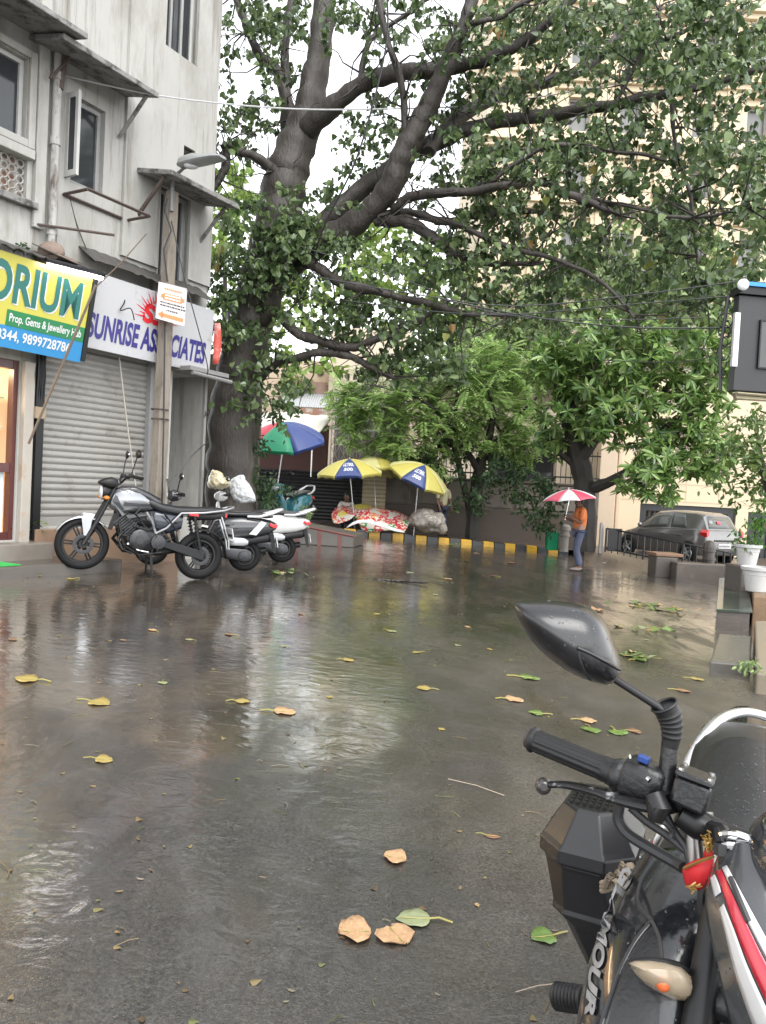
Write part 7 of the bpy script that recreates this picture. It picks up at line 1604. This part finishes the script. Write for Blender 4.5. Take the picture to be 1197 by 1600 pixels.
m = MB(); m.tube([P(1012, 1216, 1.085), P(1016, 1220, 1.08)], .004, 8); m.tube([P(984, 1180, 1.12), P(990, 1215, 1.10), P(986, 1240, 1.105)], .0015, 6); m.build('screw', STEEL, sw)
# lever
m = MB(); m.tube([P(*c) for c in smooth_path([(858, 1226, 1.19), (880, 1226, 1.175), (905, 1230, 1.155), (935, 1238, 1.125), (965, 1249, 1.10), (1000, 1258, 1.075), (1034, 1264, 1.055)], 4)], [.0075 + .0045 * k / 24 for k in range(25)], 12, flat=.7)
LEV = mat('worn_lever', (.012, .012, .013), .3, metal=.3, var=.3, c2=(.45, .45, .45), c2s=22, c2t=.54); lv = m.build('brake_lever', LEV, hb_)
m = MB(); m.ell(P(849, 1228, 1.195), (.0128, .0128, .0135), None, 20, 14); m.lathe([(.0055, 0), (.0055, .0015)], P(850, 1230, 1.183), V((0, -1, .1)), 16); m.build('lever_ball', mat('chipped_ball', (.03, .025, .024), .25, coat=.4, var=.3, c2=(.5, .5, .5), c2s=60, c2t=.62), lv)
m = MB(); m.tube([P(1022, 1240, 1.06), P(1030, 1262, 1.05), P(1024, 1282, 1.05)], [.013, .017, .01], 10); m.tube([P(1016, 1250, 1.05), P(1024, 1262, 1.04), P(1032, 1268, 1.042)], .004, 6); m.build('lever_pivot', DARKMET, hb_)
# master cylinder
fq = [(1044, 1252, 1.05), (1100, 1278, 1.02), (1112, 1234, 1.02), (1055, 1212, 1.05)]; bq = [(1052, 1240, 1.11), (1108, 1262, 1.08), (1116, 1222, 1.08), (1064, 1202, 1.11)]
m = MB(); f_ = [P(*p) for p in fq]; g_ = [P(*p) for p in bq]; m.hexa([f_[0], f_[1], g_[1], g_[0], f_[3], f_[2], g_[2], g_[3]]); mcyl = m.build('brake_reservoir', PLA, hb_, bev=.005)
lid = [V(p) for p in (f_[3], f_[2], g_[2], g_[3])]; cc = sum(lid, V()) / 4; nn = (lid[1] - lid[0]).cross(lid[3] - lid[0]).normalized(); nn = nn if nn.z > 0 else -nn
m = MB(); lq = [cc + (p - cc) * 1.06 for p in lid]; m.prism([p + nn * .001 for p in lq], nn * .008); lidm = m.build('reservoir_lid', PLA, mcyl, bev=.002)
m = MB()
for p in lid: m.lathe([(.004, 0), (.004, .003), (0, .0035)], cc + (p - cc) * .8 + nn * .009, nn, 10)
m.build('lid_screw', STEEL, lidm)
m = MB(); m.tube([P(1062, 1272, 1.06), P(1090, 1290, 1.05), P(1118, 1302, 1.04)], [.016, .019, .014], 10); m.tube([P(1112, 1295, 1.02), P(1128, 1300, 1.0), P(1134, 1310, .99)], .011, 8); m.tube([P(1120, 1298, 1.0), P(1126, 1322, .975)], [.007, .009], 8); m.build('bar_clamp', BLACKM, hb_)
m = MB(); m.lathe([(.0095, 0), (.0095, .014)], P(1127, 1318, .972), V((0, -.2, -1)), 6); m.build('clamp_bolt', INK, hb_)
# cables
for pts, rr in (([(968, 1258, 1.13), (966, 1280, 1.13), (980, 1302, 1.12), (1010, 1322, 1.10), (1050, 1345, 1.08), (1068, 1356, 1.06)], .0085), ([(1040, 1272, 1.08), (1055, 1300, 1.07), (1072, 1325, 1.06), (1078, 1350, 1.05)], .006), ([(985, 1262, 1.10), (1010, 1284, 1.09), (1040, 1304, 1.08), (1072, 1330, 1.06)], .006), ([(1018, 1280, 1.07), (1036, 1284, 1.06), (1050, 1298, 1.06), (1048, 1308, 1.06)], .004)):
    m = MB(); m.tube([P(*c) for c in smooth_path(pts, 5)], rr, 8); m.build('control_cable', CABLE, fb)
# mirror
m = MB(); m.tube([P(1034, 1258, 1.09), P(1042, 1215, 1.095), P(1046, 1165, 1.10)], [.014, .0125, .0115], 12); m.box(P(1036, 1250, 1.085), (.03, .03, .03), rotz(.5)); ms = m.build('mirror_stem', PLA, hb_)
m = MB(); pts = smooth_path([(1046, 1168, 1.10), (1049, 1150, 1.10), (1049, 1132, 1.10), (1045, 1116, 1.10), (1038, 1102, 1.10)], 6); m.tube([P(*c) for c in pts], [.0115 + .0075 * (k / 24) + (.0012 if k % 3 == 0 and 4 < k < 20 else 0) for k in range(25)], 20, False); bo = m.build('rubber_boot', GRIPM, ms)
m = MB(); e0 = P(*pts[-1]); e1 = P(*pts[-2]); dd = (e0 - e1).normalized(); m.ring(e0, dd, .0185, .002, 24, 6); m.build('boot_lip', GRIPM, bo)
m = MB(); m.lathe([(.017, -.004), (.004, -.010)], e0, dd, 20); m.build('boot_hollow', INK, bo)
m = MB(); m.tube([P(1042, 1118, 1.10), P(1028, 1104, 1.105), P(962, 1062, 1.14)], .0058, 10); m.build('mirror_rod', DARKMET, ms)
mo = [(800, 952), (803, 943), (814, 939), (838, 937.5), (865, 938), (893, 940.5), (915, 945), (933, 955), (946, 970), (955, 990), (961, 1008), (967, 1022), (970, 1035), (971, 1048), (966, 1060), (956, 1071), (945, 1071), (922, 1065), (897, 1055), (872, 1040), (848, 1021), (828, 1000), (812, 978)]
cx, cy = 893, 1003
m = MB(); rings = []
for k, D, ox, oy in ((.9, 1.185, 0, 0), (.985, 1.183, 0, 0), (1.0, 1.172, 0, 0), (.985, 1.155, 0, 0), (.9, 1.130, 3, 3), (.72, 1.110, 8, 7), (.45, 1.098, 13, 12), (.18, 1.094, 15, 15), (.03, 1.0935, 16, 16)):
    rings.append([P(cx + ox + (x - cx) * k, cy + oy + (y - cy) * k, D) for x, y in mo])
m.loft(rings); MIRB = mat('mirror_shell_black', (.007, .007, .008), .3, coat=.3, var=.25, vs=40, rv=.06); mh = m.build('mirror_housing', MIRB, ms, sub=2)
bm_ = bvh_of(mh)
m = MB(); m.tube([on(bm_, *p, .000, 1.12) for p in smooth_path([(902, 1012), (925, 1022), (950, 1036), (968, 1046)], 6)], .0032, 8); m.build('housing_ridge', MIRB, mh)
m = MB(); m.tube([on(bm_, *p, -.0006, 1.12) for p in smooth_path([(904, 1016), (906, 1030), (914, 1050), (922, 1062)], 6)], .0022, 8); m.build('housing_seam', INK, mh)
m = MB(); k = .92; m.add([P(cx + (x - cx) * k, cy + (y - cy) * k, 1.1865) for x, y in mo], [tuple(range(len(mo)))]); m.build('mirror_glass', CHROME, mh, fix=False)
DROP = mat('water_drop', (.9, .95, 1), .02, trans=1, rv=0, var=0)
def drops(bt, n, box, par, rmin, rmax, D):
    m = MB(); k = 0
    while k < n:
        x, y = rnd(box[0], box[2]), rnd(box[1], box[3]); r = ray(x, y); h = bt.ray_cast(CAM, r)
        k += 1
        if h[0] is None: continue
        nn = h[1] if h[1].dot(r) < 0 else -h[1]; rr = rmin + (rmax - rmin) * random.random() ** 3; u = nn.orthogonal().normalized(); v = nn.cross(u)
        m.ell(h[0] + nn * rr * .1, (rr, rr * rnd(.8, 1.3), rr * .6), Matrix((u, v, nn)).transposed(), 8, 5)
    o = m.build('water_drops', DROP, par); o['kind'] = 'stuff'
drops(bm_, 260, (800, 936, 970, 1070), mh, .0006, .0026, 1.1)
drops(bk_, 900, (1060, 1146, 1197, 1330), tank, .0007, .003, 1.3)
drops(bt, 160, (960, 1330, 1100, 1600), shroud, .0006, .002, 1.1)
drops(bc, 110, (1100, 1310, 1197, 1600), cowl, .0005, .0015, .9)
# --- plastic side box at the rear right
BXM = mat('box_black_plastic', (.009, .009, .010), .3, var=.25, vs=10, rv=.08)
bc0 = P(928, 1300, 1.88); bx = thing('side_box', 'black lidded plastic side box tied to the right of the near motorcycle', 'box', V((bc0.x, bc0.y, bc0.z - .3)))
def octo(hx_, hy_, ch, z, dx=0, dy=0):
    return [bc0 + Lv * (x + dx) + Fv * (y + dy) + V((0, 0, z)) for x, y in ((-hx_, -hy_ + ch), (-hx_, hy_ - ch), (-hx_ + ch, hy_), (hx_ - ch, hy_), (hx_, hy_ - ch), (hx_, -hy_ + ch), (hx_ - ch, -hy_), (-hx_ + ch, -hy_))]
m = MB(); m.loft([octo(.108, .145, .06, -.035), octo(.112, .15, .06, -.03), octo(.112, .15, .06, .0), octo(.104, .143, .058, .012), octo(.066, .10, .04, .08), octo(.06, .092, .036, .086)]); ld_ = m.build('lid', BXM, bx, smooth=False, bev=.008)
m = MB(); m.loft([octo(.03, .06, .02, -.40, .08, -.03), octo(.075, .105, .03, -.20, .03, -.01), octo(.09, .12, .035, -.165, .015, 0), octo(.088, .118, .035, -.15, .015, 0), octo(.098, .136, .055, -.05), octo(.104, .142, .058, -.036)]); m.build('body', BXM, bx, smooth=False, bev=.004)
m = MB(); 
for k in range(-3, 4):
    for j in range(-3, 4): m.box(bc0 + Lv * (k * .016) + Fv * (j * .02) + V((0, 0, .0915)), (.009, .009, .004), Matrix.Rotation(-YAW, 3, 'Z'))
m.build('lid_studs', BXM, ld_, smooth=False)
m = MB()
for k in range(4): m.box(bc0 + Lv * .122 + Fv * (.11 - .05 * k) + V((0, 0, -.02)), (.012, .018, .035), Matrix.Rotation(-YAW, 3, 'Z'))
m.build('clip', STEEL, ld_, smooth=False, bev=.002)
ROPE = mat('jute_rope', (.24, .19, .14), .8, var=.35, vs=40, bump=.6, bs=150); random.seed(5)
m = MB()
for k in range(5):
    p0 = (944 + k * 8, 1386 - k * 6); m.tube([P(p0[0], p0[1], 1.62), P(p0[0] + rnd(2, 10), p0[1] - rnd(8, 18), 1.58), P(p0[0] + rnd(10, 22), p0[1] - rnd(-6, 12), 1.58), P(p0[0] + rnd(12, 26), p0[1] + rnd(-4, 8), 1.6)], .007, 7)
for k in range(3): m.tube([P(940, 1380 + k * 6, 1.64), P(962, 1374 + k * 6, 1.6), P(988, 1368 + k * 5, 1.58)], .006, 7)
tag(m.build('rope', ROPE), 'brown jute rope knotted round the black side box', 'rope')

# ---------------------------------------------------------------- fallen leaves
random.seed(81)
LFM = {'tan': mat('leaf_tan', (.38, .235, .125), .55, var=.25, vs=30, bump=.5, bs=60), 'green': mat('leaf_green', (.10, .165, .04), .35, var=.25, vs=30), 'pale': mat('leaf_pale_green', (.20, .225, .12), .4, var=.3, vs=30), 'yellow': mat('leaf_yellow', (.27, .205, .06), .4, var=.25, vs=30), 'brown': mat('leaf_brown', (.16, .08, .045), .55, var=.3, vs=30)}
STK = mat('leaf_stalk', (.25, .22, .06), .5)
def fallen(px, py, wpx, ang, colr, label, group=None, stalk=True, curl=.12, asp=.75):
    p = G(px, py); D = p.y; L_ = wpx / FPX * D
    ax = V((math.cos(ang), math.sin(ang), 0)); sd_ = V((-ax.y, ax.x, 0)); m = MB(); rows = []
    prof = [(0, .08), (.06, .5), (.16, .84), (.3, 1), (.48, 1), (.66, .82), (.82, .52), (.93, .2), (1, .01)] if colr not in ('tan', 'brown') else [(0, .2), (.05, .55), (.14, .84), (.3, 1.02), (.5, 1.06), (.7, .92), (.86, .62), (.95, .3), (1, .06)]
    ph = rnd(0, 6)
    for t, w_ in prof:
        r_ = []
        for j in (-1, -.5, 0, .5, 1): 
            q_ = p + ax * ((t - .5) * L_) + sd_ * ((j * w_ + .06 * math.sin(ph + 23 * t) * abs(j) + .1 * math.sin(ph + 3 * t)) * L_ * .5 * asp); z = L_ * (curl * (.45 * abs(j) ** 1.5 * w_ + .4 * (t - .5) ** 2 + .2 * math.sin(ph + 9 * t + 4 * j) + .14 * math.sin(2 * ph + 17 * t - 5 * j))) + .003
            r_.append(V((q_.x, q_.y, gz(q_.x) + max(.003, z))))
        rows.append(r_)
    m.grid(rows); o = m.build('fallen_leaf', LFM[colr], solid=.0012, fix=False); tag(o, label, 'leaf', group)
    k = MB(); b_ = p - ax * (L_ * .5); rot_ = rnd(-.5, .5); a2 = V((math.cos(ang + rot_), math.sin(ang + rot_), 0))
    lift = lambda q_, h: V((q_.x, q_.y, gz(q_.x) + h))
    if stalk: k.tube([lift(b_ + ax * L_ * .1, .006), lift(b_ - ax * L_ * .25, .012), lift(b_ - ax * L_ * .3 - a2 * L_ * .35, .006)], .0035 * L_ / .1, 5)
    k.tube([lift(p + ax * L_ * t, L_ * curl * .5 * t * t + .006) for t in (-.45, -.2, 0, .2, .45)], [.002 * L_ / .1] * 4 + [.0006], 4)
    base = o.location.copy(); k.v = [v - base for v in k.v]; k.build('leaf_stalk', STK, o, local=True)
    return o
fallen(554, 1458, 52, R(190), 'tan', 'tan curled leaf lying left of the other two big leaves in the foreground', asp=1.25, curl=.22, stalk=False)
fallen(620, 1464, 50, R(-60), 'tan', 'brownish tan leaf with veins lying on its back in the middle foreground', asp=1.25, curl=.2, stalk=False)
fallen(645, 1437, 56, R(185), 'pale', 'pale green leaf with a long stalk beside the two tan foreground leaves', asp=.9, curl=.1)
fallen(617, 1342, 36, R(170), 'tan', 'single tan leaf on the wet road above the foreground group', asp=1.2, curl=.22, stalk=False)
fallen(848, 1466, 44, R(200), 'green', 'fresh green leaf with raised stalk left of the near motorcycle', asp=1.0)
fallen(445, 1113, 34, R(10), 'tan', 'tan leaf lying by the bright puddle streak in mid road', asp=1.0)
fallen(40, 1062, 36, R(185), 'yellow', 'orange yellow leaf at the left edge of the wet road', asp=1.2)
fallen(156, 1099, 34, R(-8), 'yellow', 'greenish yellow leaf with stalk below the silver motorcycle', asp=1.2)
fallen(163, 1188, 28, R(5), 'yellow', 'lone yellow leaf nearest the camera on the left of the road', asp=1.2)
fallen(380, 1097, 24, R(8), 'yellow', 'narrow yellow leaf just left of the tan mid road leaf', asp=1.0)
fallen(661, 1076, 22, R(180), 'yellow', 'yellow leaf between the bright streak and the near mirror', asp=1.3)
fallen(545, 1032, 18, R(10), 'yellow', 'small yellow leaf at the top of the bright puddle streak', asp=1.2)
fallen(804, 1094, 28, R(5), 'tan', 'tan leaf below the left tip of the near mirror', asp=1.1)
fallen(828, 1060, 32, R(0), 'green', 'green leaf with stalk just below the near mirror shell', asp=1.0)
fallen(837, 1115, 24, R(175), 'green', 'green leaf just above the near handlebar grip', asp=1.2)
fallen(925, 1142, 26, R(-90), 'green', 'green leaf with upright stalk right of the near grip', asp=1.2)
fallen(967, 1146, 28, R(-80), 'green', 'second green leaf with stalk farther right of the near grip', asp=1.2)
fallen(920, 1127, 26, R(5), 'tan', 'pale tan leaf above the two green leaves by the mirror stem', asp=1.0)
fallen(992, 1143, 20, R(20), 'brown', 'brown leaf left of the mirror rubber boot', asp=1.2)
fallen(1068, 1080, 22, R(0), 'brown', 'reddish brown leaf right of the mirror stem', asp=1.1)
fallen(1090, 1062, 20, R(0), 'yellow', 'yellow leaf near the flat stone slab', asp=1.0)
fallen(1000, 1032, 22, R(20), 'green', 'bright green leaf in the water right of the mirror', asp=1.3, curl=.4)
fallen(978, 1024, 26, R(150), 'green', 'green leaf with long stalk touching the mirror edge in view', asp=.8)
fallen(934, 955, 16, R(30), 'tan', 'small orange leaf peeping over the top right of the mirror shell', asp=1.2, curl=.5)
fallen(1092, 1170, 30, R(160), 'brown', 'dark red brown leaf under the chrome grab rail', asp=1.0)
fallen(770, 1308, 24, R(0), 'brown', 'flat brown leaf pressed on the asphalt in mid foreground', asp=.6, curl=.02)
fallen(1078, 1215, 22, R(10), 'yellow', 'yellow leaf beside the grab rail end', asp=1.0)
FL = [(238, 985), (295, 1000), (192, 1001), (358, 992), (613, 987), (650, 1020), (680, 930), (442, 1010), (515, 1090), (715, 1009), (765, 1015), (730, 980), (700, 905), (640, 895), (590, 960), (870, 1000), (470, 960), (110, 905), (60, 900), (20, 1000), (1010, 1000), (745, 1415), (690, 1140), (255, 1068), (690, 860), (745, 865), (800, 880), (770, 900)]
for k, (x, y) in enumerate(FL): fallen(x, y, rnd(9, 16), rnd(0, 6.28), random.choice(['yellow', 'tan', 'pale', 'brown']), 'tiny fallen leaf scattered on the wet road', 'tiny fallen leaves scattered on the wet road', stalk=rnd(0, 1) < .6, asp=rnd(.6, 1.1))
# small sodden debris that nobody could count
m = MB()
for _ in range(600):
    D = 1.9 + 16 * random.random() ** 1.4; x = rnd(-.5, .5) * D; p = V((x, D, gz(x) + .004)); a = rnd(0, 6.28)
    if rnd(0, 1) < .7: put_leaf(m, p, V((math.cos(a), math.sin(a), -.055 * math.cos(a))), rnd(.008, .028) * (1 + D / 14), OVAL if rnd(0, 1) < .5 else HEART, 0, V((-math.sin(a), math.cos(a), .055 * math.sin(a))))
    else: e = p + V((math.cos(a), math.sin(a), -.055 * math.cos(a))) * rnd(.02, .09); m.tube([p, (p + e) / 2 + V((rnd(-.008, .008), rnd(-.008, .008), .003)), e], .0012 + .0001 * D, 3, False)
tag(m.build('leaf_litter', leafmat('litter_bits', [(.05, .035, .02), (.13, .085, .04), (.16, .12, .05), (.08, .10, .03), (.16, .13, .10)], .5, .05), smooth=False, fix=False), 'small sodden bits of leaf and twig strewn over the wet road', 'litter', None, 'stuff')
# washed up clump of leaves
def clump(px, py, wpx, n, label, seed):
    random.seed(seed); p = G(px, py); wd = wpx / FPX * p.y; t = thing('leaf_clump', label, 'leaves', p)
    for c_, k in (('green', .5), ('pale', .25), ('yellow', .15), ('tan', .1)):
        m = MB()
        for _ in range(max(1, int(n * k))):
            a = rnd(0, 6.28); q_ = p + V((random.gauss(0, wd * .3), random.gauss(0, wd * .22), rnd(.01, .05))); put_leaf(m, q_, V((math.cos(a), math.sin(a), rnd(-.1, .3))), rnd(.07, .13), HEART, 0, V((-math.sin(a), math.cos(a), rnd(-.3, .3))))
        m.build('leaves', LFM[c_], t, fix=False)
    m = MB()
    for _ in range(n // 4): q_ = p + V((random.gauss(0, wd * .3), random.gauss(0, wd * .2), .01)); d = rdir(); d.z = abs(d.z) * .2; m.tube([q_, q_ + d * .25], .004, 4)
    m.build('twigs', STK, t)
clump(1018, 950, 85, 46, 'washed up clump of green leaves in the flowing water right of the mirror', 1)
clump(1010, 985, 60, 14, 'thin scatter of leaves and twigs just below the big leaf clump', 2)
clump(990, 1027, 36, 12, 'sprig of green leaves just right of the mirror shell', 3)
clump(706, 852, 24, 12, 'few leaves against the kerb left of the walking man', 4)
clump(440, 897, 50, 12, 'green leaves under the rear wheel of the white scooter', 5)
m = MB(); p = G(942, 885); m.ell(p + V((0, 0, .05)), (.2, .1, .06)); m.ell(p + V((-.14, .05, .06)), (.1, .08, .07)); tag(m.build('litter_bag', WHPL), 'white plastic litter lying right of the walking man', 'litter')
m = MB(); p = G(610, 908); 
for k in range(16): m.tube([p + V((-.55 + .07 * k, rnd(-.05, .05), .01)), p + V((-.55 + .07 * (k + 1), rnd(-.05, .05), .01))], .02, 5)
tag(m.build('fallen_branch', BARKD), 'dark thin fallen branch lying in the water in mid road', 'branch')
for (x0, y0, x1, y1, lb) in ((700, 1217, 788, 1243, 'thin pale straw on the asphalt left of the brake lever'), (805, 1550, 875, 1536, 'thin pale straw on the asphalt beside the footpeg')):
    m = MB(); m.tube([G(x0, y0, .006), G((x0 + x1) / 2, (y0 + y1) / 2 - 3, .012), G(x1, y1, .006)], .002, 4); tag(m.build('straw', mat('straw_pale', (.32, .26, .2), .7)), lb, 'straw')
